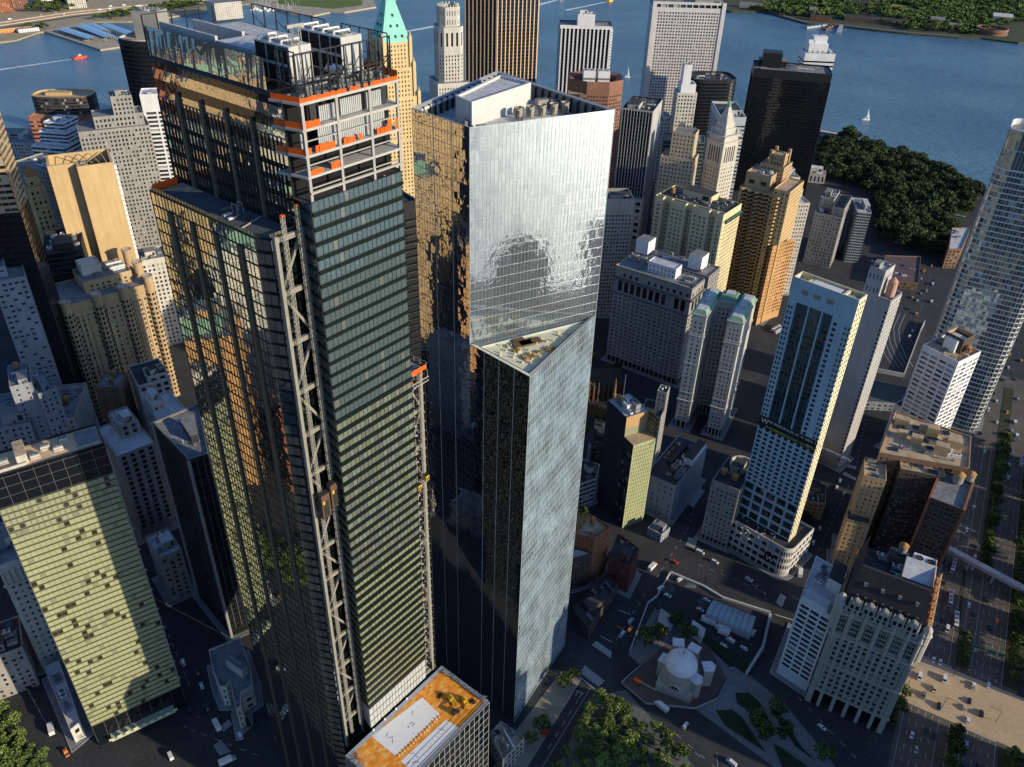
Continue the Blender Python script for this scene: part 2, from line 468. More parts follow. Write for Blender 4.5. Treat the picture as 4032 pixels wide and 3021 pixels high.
# ================================================================== far left
def b_black_curved():
    A, B = (-379.1, 816.5), (-339.9, 811.5); z = 210.9
    R4 = rect(A, B, 34); u = unit(sub(B, A)); n = (u[1], -u[0])
    front = [(A[0]+(B[0]-A[0])*t+n[0]*5*math.sin(math.pi*t), A[1]+(B[1]-A[1])*t+n[1]*5*math.sin(math.pi*t)) for t in [i/7 for i in range(8)]]
    P = front+[R4[2], R4[3]]; c = cen(R4); org = (*c, 0)
    root = thing('office_tower', 'black glass office tower with a curved front and concrete crown rising from the waterfront', 'tower', org)
    walls(root, P, 0, z, ST(W_BLACK, 'bands', bay=2.4, fl=3.9, span=.3, proud=.1, glass=[G_BLACK,G_BLACK,G_DARK,G_BLACK], top=5, minlen=.5, mull=0), org)
    parapet_roof(root, P, z, org, W_PALE, ROOF_T, 1.6, .8)
    Q = subquad(R4, .36, .97, .2, .85); mb = MB(); mb.prism(Q, z, z+24, 0, 1); mb.build('crown', [W_STONE, ROOF_G], root, org)
    clutter(root, Q, z+24, org, 9, 3, 0, False, None, W_PALE)
b_black_curved()
z = 176.0
tower('office_slab', 'white slab with dark window strips and a blank white top, between black tower and construction tower', 'office block',
      rect((-343.1, 756.0), (-310.9, 766.2), 22), z,
      ST(W_WHITE, bay=9.5, fl=3.9, ww=.84, wh=.6, rec=.7, top=15, margin=1.6, blind=.02), clut=2, seed=4, roof=ROOF_L, pent=False)
z = 162.4
tower('office_block', 'broad grey office block with a regular window grid and stepped penthouses', 'office block',
      rect((-370.3, 686.4), (-320.5, 713.0), 30), z,
      ST(W_STONE, bay=3.1, fl=3.6, ww=.5, wh=.55, rec=.5, blind=.08), tiers=[(.25,.95,.25,1,z+9),(.55,.85,.3,.9,z+24)], clut=6, seed=5)
def b_gold():
    f = (.882,.47); b = (-.47,.882); z = 173.8
    P1 = (-297.8, 589.3); P2 = (-319.0, 577.2)
    mv = lambda p, s, t: (p[0]+f[0]*s+b[0]*t, p[1]+f[1]*s+b[1]*t)
    S1 = mv(P2, 0, 9); S2 = mv(S1, -19, 0); S3 = mv(S2, 0, 26); S4 = mv(P1, 0, 35)
    P = ccw([P2, P1, S4, S3, S2, S1]); c = cen(P); org = (*c, 0)
    root = thing('office_slab', 'tall blank buff slab glowing gold, open mechanical crown on top', 'tower', org)
    walls(root, P, 0, z, ST(W_GOLD, 'blank'), org)
    I = inset(P, 1.6); mb = MB(); n = len(P)
    for i in range(n):
        j = (i+1) % n
        mb.quad((*P[i],z), (*P[j],z), (*I[j],z), (*I[i],z), 0); mb.quad((*I[j],z-9), (*I[i],z-9), (*I[i],z), (*I[j],z), 0)
    mb.poly([(x,y,z-9) for x,y in I], 1); mb.build('roof', [W_GOLD, ROOF_D], root, org)
    Q = [P2, P1, S4, S3]; 
    for k, (a, c_) in enumerate(((.3,.35),(.62,.3),(.45,.65))):
        fan_unit(root, lerp2([S1,P1,S4,S3], a, c_), f, 3.2, 2.2, z-9, 4.5, org, 2)
    mb = MB()
    for k in range(5):
        a = lerp2([S1,P1,S4,S3], .12+.18*k, .12); e = lerp2([S1,P1,S4,S3], .12+.18*k, .9)
        mb.beam((*a,z-1), (*e,z-1), .5, 0)
    mb.build('roof_beam', [W_GOLD], root, org)
    mb = MB(); q = (f[0]*.15, f[1]*.15)
    e = [mv(P1,.02,0), mv(P1,1.8,.5), mv(P1,1.8,30), mv(P1,.02,30)]
    for k in range(int(z/4)): mb.prism(e, k*4+.4, k*4+3.6, 0, 0, True)
    mb.prism(inset(e,.3), 0, z-8, 1); mb.build('lit_edge_strip', [W_WHITE, W_GOLD], root, org)  # white strip stands for the sunlit slab edge, light put into colour
b_gold()
def b_old_sky():
    D = 760; z = 155.3; P = rect((-398.3, 632.0), (-360.1, 612.6), 26)
    s = ST(W_STONE, bay=3.2, fl=3.7, ww=.42, wh=.5, blind=.15)
    root, org = tower('skyscraper', 'old grey stone skyscraper stepping up behind a small gold-lit tower', 'skyscraper', P, z, s, clut=7, seed=6, tank=1, pent=False)
    P = rect((-368.8, 591.5), (-359.4, 599.0), 14); z = 150.8; c = cen(P); org = (*c, 0)
    root = thing('skyscraper', 'gold-lit pencil tower with arched top and pyramid cap in front of grey skyscraper', 'skyscraper', org)
    s = ST(W_GOLD, bay=3.4, fl=4, ww=.45, wh=.6, top=3)
    walls(root, P, 0, z, s, org); Q = subquad(P, .15,.85,.15,.85); walls(root, Q, z, z+7, s, org, 0, 'upper_wall')
    mb = MB(); 
    for i in range(4): mb.poly([(*Q[i],z+7), (*Q[(i+1)%4],z+7), (*c,z+15)], 0)
    mb.poly([(x,y,z) for x,y in P], 0); mb.build('roof', [masonry('tank_cone',(.42,.22,.08),.2)], root, org)
b_old_sky()
z = 146.1
tower('office_block', 'blue white banded office block stepping back toward the river', 'office block', rect((-434.1, 721.6), (-403.2, 717.7), 40), z-8,
      ST(W_WHITE, 'bands', fl=3.8, bay=4, span=.5), tiers=[(.1,.95,.25,1,z+2),(.2,.8,.4,.95,z+9)], clut=6, seed=7, roof=ROOF_L)
def b_orange():
    z = 131.6; A, B = (-490.9, 824.8), (-445.3, 829.9)
    P = rect(A, B, 46); c = cen(P); org = (*c, 0)
    root = thing('office_block', 'orange granite banded office block with an oval dark glass top', 'office block', org)
    walls(root, P, 0, z, ST(W_ORANGE, 'bands', fl=4.2, bay=3, span=.55, proud=.3, top=3), org); parapet_roof(root, P, z, org, W_ORANGE, ROOF_T)
    u = unit(sub(B, A)); v = (-u[1], u[0]); c2 = (c[0]+u[0]*6+v[0]*4, c[1]+u[1]*6+v[1]*4); E = []
    for i in range(28):
        a = 2*math.pi*i/28; x = 30*abs(math.cos(a))**.7*(1 if math.cos(a) >= 0 else -1); y = 17*abs(math.sin(a))**.7*(1 if math.sin(a) >= 0 else -1)
        E.append((c2[0]+u[0]*x+v[0]*y, c2[1]+u[1]*x+v[1]*y))
    walls(root, E, z, z+17, ST(W_DKBR, 'bands', fl=3.4, bay=2.4, span=.35, proud=.1, minlen=.5, top=1.5), org, 0, 'oval_top'); parapet_roof(root, E, z+16, org, W_GOLD, ROOF_T, 1.4, 2.2, 'oval_roof')
    mb = MB(); mb.box((c2[0]-u[0]*4, c2[1]-u[1]*4), u, 12, 5, z+16, z+19, 0, 1); mb.build('penthouse', [W_GOLD, ROOF_T], root, org)
b_orange()
z = 238.8
tower('office_tower', 'dark tower with a tan banded top cut by the left picture edge', 'tower', rect((-310.3, 483.2), (-318.9, 509.0), 24), z-62,
      ST(W_BLACK, 'curtain', fl=4, bay=3, glass=[G_BLACK,G_BLACK,G_DARK,G_BLACK]), tiers=[(.02,.98,.02,.98,z,ST(W_TAN, 'bands', fl=3.8, span=.5))], clut=3, seed=9)
z = 119.6
tower('office_block', 'dark boxy office block with pale parapet and a blue tank on its roof', 'office block', rect((-341.4, 541.3), (-317.8, 551.7), 42), z,
      ST(W_DARK, 'curtain', fl=4, bay=3, glass=[G_BLACK,G_DARK,G_DARK,G_BLACK]), clut=12, seed=10, par=1.8, roof=ROOF_D)
z = 141.9
tower('office_block', 'grey banded office block under the tall dark tower at the picture edge', 'office block', rect((-324.2, 455.0), (-308.4, 464.8), 34), z,
      ST(W_BLUEG, bay=3.6, fl=3.7, ww=.62, wh=.42, blind=.3), clut=6, seed=11, tiers=[(.0,.5,.2,.9,z+6)])
z = 106.8
tower('loft_building', 'blank-sided pale loft building with few windows beside the dark street', 'loft building', rect((-300.3, 404.3), (-289.9, 410.4), 26), z-8,
      ST(W_BLUEG, bay=5, fl=3.6, ww=.22, wh=.4), clut=7, seed=12, tank=1)
tower('loft_building', 'low grey loft building with cluttered roof next to the blank-sided one', 'loft building', rect((-286.1, 406.5), (-278.3, 413.9), 26), z-14,
      ST(W_BLUEG, bay=3.4, fl=3.6, ww=.42, wh=.5), clut=9, seed=13)
tower('loft_building', 'dim grey loft building close behind the glass hotel slab', 'loft building', rect((-294.4, 409.2), (-273.9, 414.3), 40), 70,
      ST(W_STONE, bay=3.6, fl=3.8, ww=.4, wh=.5), clut=12, seed=14, tank=1)
tower('loft_building', 'dim loft building at the left picture edge above the glass hotel slab', 'loft building', rect((-317.5, 389.8), (-293.6, 401.2), 40), 75,
      ST(W_BLUEG, bay=3.6, fl=3.8, ww=.4, wh=.5), clut=12, seed=15)
# turreted fortress-like building
def b_fort():
    z = 98.7; A, B = (-313.7, 504.7), (-269.8, 542.5)
    P = rect(A, B, 40); c = cen(P); org = (*c, 0); u = unit(sub(B, A)); v = (-u[1], u[0])
    root = thing('stone_building', 'massive tan stone building with round corner turrets, its right edge lit gold', 'stone building', org)
    s = ST(W_TAN, bay=4.1, fl=4.0, ww=.45, wh=.52, rec=.5, top=9, blind=.12, margin=3)
    walls(root, P, 0, z+1, s, org, 100); parapet_roof(root, P, z, org, W_TAN, ROOF_G)
    mb = MB(); L = math.dist(A, B)
    for i in range(17):
        if i % 4 == 0: continue
        t = 3.5+i*(L-7)/16; p = (A[0]+u[0]*t-v[0]*.25, A[1]+u[1]*t-v[1]*.25); mb.box(p, u, .5, .35, 8, z-10, 0)
    for q in (z-9, z-3): mb.box((A[0]+u[0]*L/2-v[0]*.3, A[1]+u[1]*L/2-v[1]*.3), u, L/2, .4, q, q+.7, 0, None, True)
    mb.build('pilaster', [masonry('tan_brick_light', (.46,.35,.22), .2)], root, org)
    tp = [(A,0),(lerp2(P,.36,0),0),(lerp2(P,.68,0),0),(B,3),(lerp2(P,1,.45),7),(P[2],9),(P[3],0)]
    for p, e in tp:
        mb = MB(); r = 3.4; mb.lathe(p, [(r,0),(r,z+3.2+e),(r+.5,z+3.4+e),(r+.5,z+4.6+e),(r-.4,z+4.6+e),(r-.4,z+4.2+e)], 16, 0, False)
        mb.poly([(p[0]+(r-.4)*math.cos(a*math.pi/8), p[1]+(r-.4)*math.sin(a*math.pi/8), z+4.2+e) for a in range(16)], 1)
        for k in range(int(z/4)-1):
            for a in range(16):
                if a % 2: continue
                t = a*math.pi/8; q = (p[0]+(r+.03)*math.cos(t), p[1]+(r+.03)*math.sin(t)); mb.box(q, (-math.sin(t), math.cos(t)), .7, .06, k*4+3, k*4+5, 2)
        mb.build('turret', [W_TAN, ROOF_L, G_DARK], root, org)
    Q = subquad(P, .3,.88,.3,.95); walls(root, Q, z, z+9, dict(s, base=0, top=3), org, 0, 'upper_wall'); parapet_roof(root, Q, z+8, org, W_TAN, ROOF_G)
    Q2 = subquad(Q, .1,.5,.45,.95); walls(root, Q2, z+8, z+15, ST(W_PALE, 'blank'), org, 0, 'penthouse'); parapet_roof(root, Q2, z+15, org, W_PALE, ROOF_L)
    for k, (a, b) in enumerate(((.72,.4),(.72,.7),(.88,.4),(.88,.7))): fan_unit(root, lerp2(Q, a, b), u, 2.8, 2.2, z+8, 3, org, 2, WHITE)
    clutter(root, Q, z+8, org, 5, 31, 0, False)
b_fort()
z = 80.4
tower('office_block', 'pale old office block with arched top windows squeezed behind the turreted building', 'office block', rect((-308.8, 615.1), (-290.0, 626.2), 24), z,
      ST(W_PALE, bay=3.6, fl=3.9, ww=.5, wh=.55, top=4), clut=6, seed=16)
z = 67.0
tower('brick_building', 'narrow brown brick building carrying two round water tanks', 'brick building', rect((-281.4, 457.9), (-266.4, 458.8), 18), z-4,
      ST(W_BROWN, bay=6, fl=3.6, ww=.16, wh=.4), clut=1, seed=17, tank=2, pent=False)
z = 60.6
tower('stone_building', 'small stone building with ornate arched windows and white parapet', 'stone building', rect((-255.6, 464.3), (-238.3, 476.2), 30), z,
      ST(W_PALE, bay=5.2, fl=5.2, ww=.6, wh=.62, rec=.6, course=2), near=30, clut=4, seed=18, roof=ROOF_D, tiers=[(.35,.98,.05,.5,z+4)])
tower('loft_building', 'pale roofed loft with penthouses between the black steel tower and white parapet building', 'loft building', rect((-221.1, 413.2), (-207.5, 425.4), 26), 72,
      ST(W_PALE, bay=3.6, fl=3.8, ww=.45, wh=.5), clut=9, seed=19, roof=ROOF_L, tiers=[(.05,.5,.3,.95,78)])
tower('stone_building', 'grey stone building with tall vertical window bays and pale blue roof', 'stone building', rect((-233.2, 380.0), (-216.6, 394.9), 36), 68,
      ST(W_STONE, 'stripes', bay=5.2, fl=3.9, pier=.5, span=.4, proud=.6, base=8, top=2, glass=[G_DARK,G_DARK,G_MID,G_BLACK]), clut=10, seed=20, roof=ROOF_L, tiers=[(.4,.9,.45,.95,77)])
def b_blacksteel():
    z = 128; P = [(-154.4, 307.2), (-145.9, 313.0), (-164.8, 354.5), (-182.7, 336.2)]
    P = ccw(P); c = cen(P); org = (*c, 0)
    root = thing('office_tower', 'black steel and glass office tower with pale corner posts beside the glass skyscraper', 'tower', org)
    s = ST(W_BLACK, 'stripes', bay=3.1, fl=3.9, pier=.1, span=.3, proud=.35, glass=[G_BLACK,G_BLACK,G_BLACK,G_DARK], trim=W_BLACK, top=2.5, margin=.3)
    mbs = walls(root, P, 0, z+1, s, org); parapet_roof(root, P, z, org, GREYM, ROOF_G, 1.2, 1.0)
    mb = MB()
    for p in P:
        mb.lathe(p, [(.9,0),(.9,z+.6)], 8, 0)
    a, b = P[0], P[1]
    for i in range(len(P)):
        a, b = P[i], P[(i+1)%4]; u = unit(sub(b,a)); n = (u[1],-u[0]); L = math.dist(a,b); k = int(L/3.1)
        for j in range(1, k):
            p = (a[0]+u[0]*j*L/k+n[0]*.36, a[1]+u[1]*j*L/k+n[1]*.36); mb.box(p, u, .06, .04, 6, z, 0)
    mb.build('post', [STEEL], root, org)
    clutter(root, subquad(P,.1,.9,.1,.9), z, org, 5, 21, 0, True, ROOF_G, W_DARK)
b_blacksteel()
def b_lowblue():
    P = rect((-197.0, 330.7), (-187.0, 339.0), 22); tower('low_building', 'low building with pale blue roof and a blank grey side wall', 'low building', P, 35, ST(W_STONE, bay=4, fl=3.8, ww=.5, wh=.5), clut=7, seed=22, roof=ROOF_L)
b_lowblue()
def b_curvy():
    pts = [(-157.8, 285.5), (-150.6, 271.4), (-144.8, 263.2), (-141.6, 263.3), (-140.8, 267.1), (-137.3, 259.7), (-132.4, 249.7), (-130.7, 252.7), (-133.1, 259.9), (-128.3, 264.6), (-132.3, 275.2), (-143.5, 294.4)]
    P = ccw(pts); c = cen(P); org = (*c, 0)
    root = thing('low_building', 'low pale building with a rounded wing at the foot of the black steel tower', 'low building', org)
    walls(root, P, 0, 16, ST(W_PALE, bay=4, fl=5, ww=.5, wh=.5), org); parapet_roof(root, P, 15, org, W_PALE, ROOF_G)
    q = [(-144.8, 275.5), (-134.3, 268.9), (-132.7, 272.8), (-142.9, 280.3)]
    q = ccw(q); mb = MB(); mb.prism(q, 15, 22, 0, 1); mb.build('penthouse', [W_PALE, ROOF_G], root, org); clutter(root, q, 22, org, 3, 23, 0, False)
b_curvy()
def b_whitestone():
    c0 = (-248.0, 282.0); u = unit(((-272.1, 324.4)[0]-(-281.4, 318.3)[0], (-272.1, 324.4)[1]-(-281.4, 318.3)[1]))
    A = (c0[0]-u[0]*1, c0[1]-u[1]*1); B = (c0[0]+u[0]*11, c0[1]+u[1]*11); P = rect(A, B, 30); z = 78
    root, org = tower('stone_building', 'narrow white stone building with colonnaded top beside the glass hotel slab', 'stone building', P, z,
        ST(W_PALE, bay=2.7, fl=4.2, ww=.42, wh=.45, rec=.5, top=14, base=6, margin=1.4), near=60, clut=4, seed=24)
    mb = MB(); v = (-u[1],u[0])
    for q in (z-13, z-3): mb.box(((A[0]+B[0])/2-v[0]*.4, (A[1]+B[1])/2-v[1]*.4), u, 6.8, .7, q, q+1, 0, None, True)
    for i in range(5):
        t = .8+i*2.6; mb.lathe((A[0]+u[0]*t-v[0]*.5, A[1]+u[1]*t-v[1]*.5), [(.45,z-12),(.4,z-3)], 8, 0)
    mb.build('cornice', [W_PALE], root, org)
    P2 = [(-242.2, 274.7), (-211.9, 239.3), (-209.0, 243.9), (-236.6, 279.7)]
    tower('low_annex', 'low flat white roofed annex in front of the narrow white stone building', 'annex', ccw(P2), 10, ST(W_PALE, bay=4, fl=5, ww=.5, wh=.6), clut=3, seed=25, roof=ROOF_L, pent=False)
b_whitestone()
# glass hotel slab
def b_hotel():
    A, B = (-199.6,238.3), (-164.7,262.7); P = rect(A, B, 16); z = 173; c = cen(P); org = (*c, 0)
    root = thing('hotel_slab', 'slim glass hotel slab with pale green in most panes and a black top', 'hotel', org)
    BL = glassy('pale_green_pane', (.36,.38,.235), .25, 0, .5, wav=.03, var=.08)  # bright mirrored surroundings put into the pale pane colour
    DK = glassy('smoked_pane', (.035,.034,.025), .06, 0, .6, wav=.02); BL2 = glassy('pale_green_pane_dull', (.26,.265,.18), .25, 0, .5, wav=.03)
    gl = [DK, BL2, BL, BL]
    frm = plain('bronze_spandrel', (.16,.16,.085), .45)
    s = ST(frm, 'punched', bay=2.1, fl=3.15, ww=.94, wh=.7, rec=.08, blind=.62, blue=.1, top=15, base=16, margin=.1, glass=gl)
    ls = ST(W_BLACK, 'curtain', bay=2.1, fl=3.15, span=.3, glass=[G_BLACK,G_DARK,G_DARK,G_BLACK], top=15, base=16, trim=GREYM, mw=.1)
    win = []; mb = MB(); facade(mb, P[0], P[1], 0, z, dict(s, blind=.62), win)
    # fewer dark panes high up: runs of pale panes
    mb.build('wall', [frm, frm]+gl, root, org)
    win = [(a,b,c_,d,(2 if rnd.random() < .075 else 3 if rnd.random() < .07 else 5)) for a,b,c_,d,w in win]
    window_parts(root, win, org, 100, gl)
    mb = MB()
    for i in (1,2,3): facade(mb, P[i], P[(i+1)%4], 0, z, ls)
    mb.build('side_wall', mk(ls), root, org)
    u = unit(sub(B,A)); n = (u[1],-u[0]); L = math.dist(A,B); mb = MB()
    for q in (z-14.6, z-10, z-5.5, z-1): mb.box(((A[0]+B[0])/2+n[0]*.05,(A[1]+B[1])/2+n[1]*.05), u, L/2, .08, q, q+.12, 1)
    for k in range(9): mb.box((A[0]+u[0]*L*k/8+n[0]*.05, A[1]+u[1]*L*k/8+n[1]*.05), u, .06, .08, z-15, z, 1); mb.box((A[0]+u[0]*L*k/8+n[0]*.05, A[1]+u[1]*L*k/8+n[1]*.05), u, .06, .08, 3, 16, 1)
    mb.box(((A[0]+B[0])/2+n[0]*.04,(A[1]+B[1])/2+n[1]*.04), u, L/2, .03, z-14.9, z, 0)
    mb.box(((A[0]+B[0])/2+n[0]*.04,(A[1]+B[1])/2+n[1]*.04), u, L/2, .03, 0, 15.9, 0)
    mb.build('dark_band', [G_BLACK, GREYM], root, org)
    mb = MB(); nf = round((z-31)/3.15)
    for j in range(nf+1):
        q = 16+j*(z-31)/nf; mb.box(((A[0]+B[0])/2+n[0]*.12,(A[1]+B[1])/2+n[1]*.12), u, L/2, .12, q-.07, q+.09, 0, None, True)
    mb.build('floor_rail', [plain('rail_olive', (.075,.075,.045), .4)], root, org)
    mb = MB(); mb.box((B[0]+u[0]*.2+n[0]*.1, B[1]+u[1]*.2+n[1]*.1), u, .18, .2, 20, z-2, 0)
    for k in range(11): mb.box((B[0]+u[0]*.6, B[1]+u[1]*.6), u, .7, .2, 22+k*13, 22.4+k*13, 0)
    mb.build('window_cleaning_rail', [STEEL], root, org)
    parapet_roof(root, P, z, org, W_BLACK, masonry('hotel_roof_tan', (.60,.44,.27), .25), .8, .5)
    for k, (a, b) in enumerate(((.05,.45),(.16,.5),(.42,.35),(.52,.6),(.62,.4),(.68,.7))): fan_unit(root, lerp2(P,a,b), u, 1.8, 1.2, z, 1.8, org, 2, W_PALE)
    mb = MB(); mb.prism(subquad(P,.27,.36,.2,.9), z, z+4.5, 0, 1); mb.prism(subquad(P,.05,.34,.12,.16), z, z+1.6, 0, 1); mb.prism(subquad(P,.78,.97,.15,.85), z, z+.9, 0, 2); mb.build('penthouse', [W_PALE, ROOF_T, ROOF_G], root, org)
    mb = MB(); mb.box((P[0][0]*.5+P[1][0]*.5+n[0]*2.2, P[0][1]*.5+P[1][1]*.5+n[1]*2.2), u, L*.36, 2.4, 4.4, 5.2, 0, 0, True)
    for k in range(9): mb.box((A[0]+u[0]*L*(.14+.09*k)+n[0]*4.3, A[1]+u[1]*L*(.14+.09*k)+n[1]*4.3), u, 1.1, .15, 5.2, 6.6, 0)
    mb.build('canopy', [plain('canopy_cream', (.55,.56,.4), .4)], root, org)
    return root
b_hotel()
# ================================================================== far centre
def b_liberty():
    c0 = (-52.1,401.0); u = unit((.80,.60)); 
    A = (c0[0]-u[0]*62, c0[1]-u[1]*62); P = rect(A, c0, 40)
    tower('office_tower', 'massive dark steel tower with deep horizontal spandrels seen between the two glass skyscrapers', 'tower', P, 226,
          ST(W_BLACK, 'bands', bay=4.6, fl=4.1, span=.42, proud=.9, top=9, glass=[G_BLACK,G_BLACK,G_DARK,G_BLACK], blind=.05), clut=5, seed=40, roof=ROOF_D)
b_liberty()
def pyramid(mb, P, z0, P2, z1, m=0):
    for i in range(len(P)):
        j = (i+1) % len(P); mb.quad((*P[i],z0), (*P[j],z0), (*P2[j],z1), (*P2[i],z1), m)
def ngon(c, r, n, a0=0): return [(c[0]+r*math.cos(a0+2*math.pi*i/n), c[1]+r*math.sin(a0+2*math.pi*i/n)) for i in range(n)]
def sq(c, u, h, k=None):
    v = (-u[1], u[0]); k = k or h
    return [(c[0]+u[0]*a*h+v[0]*b*k, c[1]+u[1]*a*h+v[1]*b*k) for a, b in ((-1,-1),(1,-1),(1,1),(-1,1))]
def b_greenspire():
    c = (-116.8, 738.8); c = (c[0]+3, c[1]+14); org = (*c, 0); u = unit((.87,.5))
    root = thing('skyscraper', 'slender cream skyscraper with a steep pale green copper pyramid roof', 'skyscraper', org)
    CR = masonry('cream_stone', (.55,.42,.22), .15)
    s = ST(CR, bay=3.2, fl=3.6, ww=.38, wh=.5, rec=.3, top=2, blind=.05)
    hh = [(0,20,150),(150,17.2,186),(186,14.6,210),(210,12.6,231)]
    for a, h, b in hh:
        P = sq(c, u, h); walls(root, P, a, b+1, dict(s, margin=h*.28), org, 0, 'wall' if a == 0 else 'upper_wall')
        mb = MB(); mb.poly([(x,y,b) for x,y in P], 0)
        for p in P: mb.box(p, u, 1.3, 1.3, a, b+5, 1)
        for p in P: mb.lathe(p, [(1.0,b+5),(.1,b+9)], 4, 1)
        mb.build('setback', [ROOF_T, CR], root, org)
    GC = masonry('verdigris_roof', (.24,.56,.48), .16)
    mb = MB(); P0 = sq(c, u, 13); P1 = sq(c, u, 4.2); pyramid(mb, P0, 231.5, P1, 262); P2 = sq(c,u,3.2); mb.prism(sq(c,u,4.6), 262, 263, 0, None, True); mb.prism(P2, 263, 272, 0)
    pyramid(mb, P2, 272, sq(c,u,.3), 283)
    ro = mb.build('roof', [GC], root, org)
    mb = MB()
    v = (-u[1],u[0])
    for sx in range(4):
        d = ((u[0],u[1]),(v[0],v[1]),(-u[0],-u[1]),(-v[0],-v[1]))[sx]; e = (-d[1], d[0])
        for row, (zz, k) in enumerate(((235,3),(243,2),(251,1))):
            hz = 13-(zz-231.5)*8.8/30.5
            for q in range(k):
                t = (q-(k-1)/2)*6; p = (c[0]+d[0]*(hz-.2)+e[0]*t, c[1]+d[1]*(hz-.2)+e[1]*t); mb.box(p, e, .7, .6, zz, zz+2.2, 0, 1)
    mb.build('dormer', [G_DARK, GC], ro, org)
b_greenspire()
def b_whitedeco():
    A, B = (-90.6, 880.5), (-61.8, 885.4); c = ((A[0]+B[0])/2, (A[1]+B[1])/2+13); org = (*c, 0)
    root = thing('skyscraper', 'slim grey white stone tower with chamfered corners and arched crown before the bay', 'skyscraper', org)
    u = unit((.93,.36)); h = 13; k = 4.5
    def oct_(h, k):
        v = (-u[1],u[0]); L = [(-h+k,-h),(h-k,-h),(h,-h+k),(h,h-k),(h-k,h),(-h+k,h),(-h,h-k),(-h,-h+k)]
        return [(c[0]+u[0]*a+v[0]*b, c[1]+u[1]*a+v[1]*b) for a, b in L]
    z = 226
    s = ST(W_PALE, 'punched', bay=2.9, fl=3.6, ww=.4, wh=.62, rec=.5, top=4, blind=.05, minlen=1)
    walls(root, oct_(13,4.5), 0, 196, s, org)
    walls(root, oct_(13,4.5), 196, 218, ST(W_PALE, bay=5.6, fl=20, ww=.42, wh=.62, rec=1.2, top=1, blind=0, blue=0, minlen=1), org, 0, 'arcade')
    mb = MB(); mb.poly([(x,y,218) for x,y in oct_(13,4.5)], 1); mb.build('setback', [W_PALE, ROOF_G], root, org)
    walls(root, oct_(10.5,4.5), 218, 236, ST(W_PALE, bay=3, fl=8.5, ww=.3, wh=.55, rec=.6, top=1.5, minlen=1), org, 0, 'crown'); parapet_roof(root, oct_(10.5,4.5), 233, org, W_PALE, ROOF_D, 3, .8)
    mb = MB()
    for t in range(20):
        p = ngon(c, 10.3, 20)[t]; mb.box(p, u, .5, .5, 233, 238, 0)
    mb.build('finial', [W_PALE], root, org)
    mb = MB()
    for d in (-4, 4): mb.beam((c[0]+d,c[1],233), (c[0]+d,c[1],252), .7, 0); mb.beam((c[0]+d-1.2,c[1],243), (c[0]+d+1.2,c[1],243), .8, 0)
    mb.build('antenna', [DARK], root, org)
    walls(root, sq(c,u,17), 0, 165, s, org, 0, 'lower_wall'); mb = MB(); mb.poly([(x,y,165) for x,y in sq(c,u,17)]); mb.build('setback', [ROOF_G], root, org)
b_whitedeco()
def b_blackstripe():
    z = 233.2; l, f, r = (-62.0, 956.9), (-28.9, 963.2), (13.1, 971.2)
    # corner tower: dark face to the left, lit pale ribs to the right
    a = unit(sub(l, f)); b = (a[1], -a[0]); 
    if b[0] < 0: b = (-b[0], -b[1])
    f = (f[0], f[1]-0); l = (f[0]-36, f[1]+14); r = (f[0]+45, f[1]+17); k = (l[0]+45, l[1]+17+0)
    P = ccw([l, f, r, (l[0]+r[0]-f[0], l[1]+r[1]-f[1]+20)])
    tower('office_tower', 'tall black tower ribbed with thin pale vertical piers, taller than the picture top', 'tower', P, z+6,
          ST(masonry('pale_rib', (.62,.47,.33), .1), 'stripes', bay=4.6, fl=3.8, pier=.22, span=.45, proud=.7, top=1, trim=W_DARK, glass=[G_BLACK,G_DARK,G_BLACK,G_BLACK], blind=0), clut=0)
b_blackstripe()
z = 173.0
tower('office_tower', 'flat-topped tower with bold white vertical ribs and a white roof box standing against the water', 'tower', rect((47.6, 1152.3), (115.4, 1152.6), 34), z,
      ST(W_WHITE, 'stripes', bay=5.2, fl=3.8, pier=.36, span=.35, proud=1.2, top=4, trim=W_DARK, glass=[G_BLACK,G_DARK,G_BLACK,G_BLACK], blind=.02, margin=2.2), clut=5, seed=42, tiers=[(.33,.66,.15,.7,z+13,ST(W_WHITE,'blank'))])
def b_brownoct():
    z = 161.0; A, B = (52.9, 921.2), (110.8, 923.3); w = math.dist(A,B)
    P = rect(A, B, 40); I = [lerp2(P,.0,.25), lerp2(P,.3,-.05), lerp2(P,.72,-.05), lerp2(P,1,.25), lerp2(P,1,.9), lerp2(P,.8,1.1), lerp2(P,.2,1.1), lerp2(P,0,.9)]; c = cen(P); org = (*c, 0)
    root = thing('office_tower', 'octagonal brown granite tower with recessed roof pit and pale cooling units', 'tower', org)
    s = ST(W_COPBR, bay=3.4, fl=3.9, ww=.6, wh=.42, rec=.4, top=14, blind=.05)
    walls(root, I, 0, z, s, org); J = inset(I, 5); mb = MB(); n = 8
    for i in range(n):
        j = (i+1) % n; mb.quad((*I[i],z), (*I[j],z), (*J[j],z-2), (*J[i],z-2), 0); mb.quad((*J[j],z-7), (*J[i],z-7), (*J[i],z-2), (*J[j],z-2), 0)
    mb.poly([(x,y,z-7) for x,y in J], 1); mb.build('roof', [W_COPBR, ROOF_D], root, org)
    u = unit(sub(B,A))
    for k in (-1, 1): fan_unit(root, (c[0]+u[0]*8*k, c[1]+u[1]*8*k), u, 6.5, 6, z-7, 14, org, 2, WHITE)
    clutter(root, P, z-7, org, 4, 43, 0, False)
    I2 = subquad(P, -.05,.3,-.2,.2); walls(root, I2, 0, z-12, s, org, 0, 'lower_wing'); parapet_roof(root, I2, z-13, org, W_COPBR, ROOF_T)
b_brownoct()

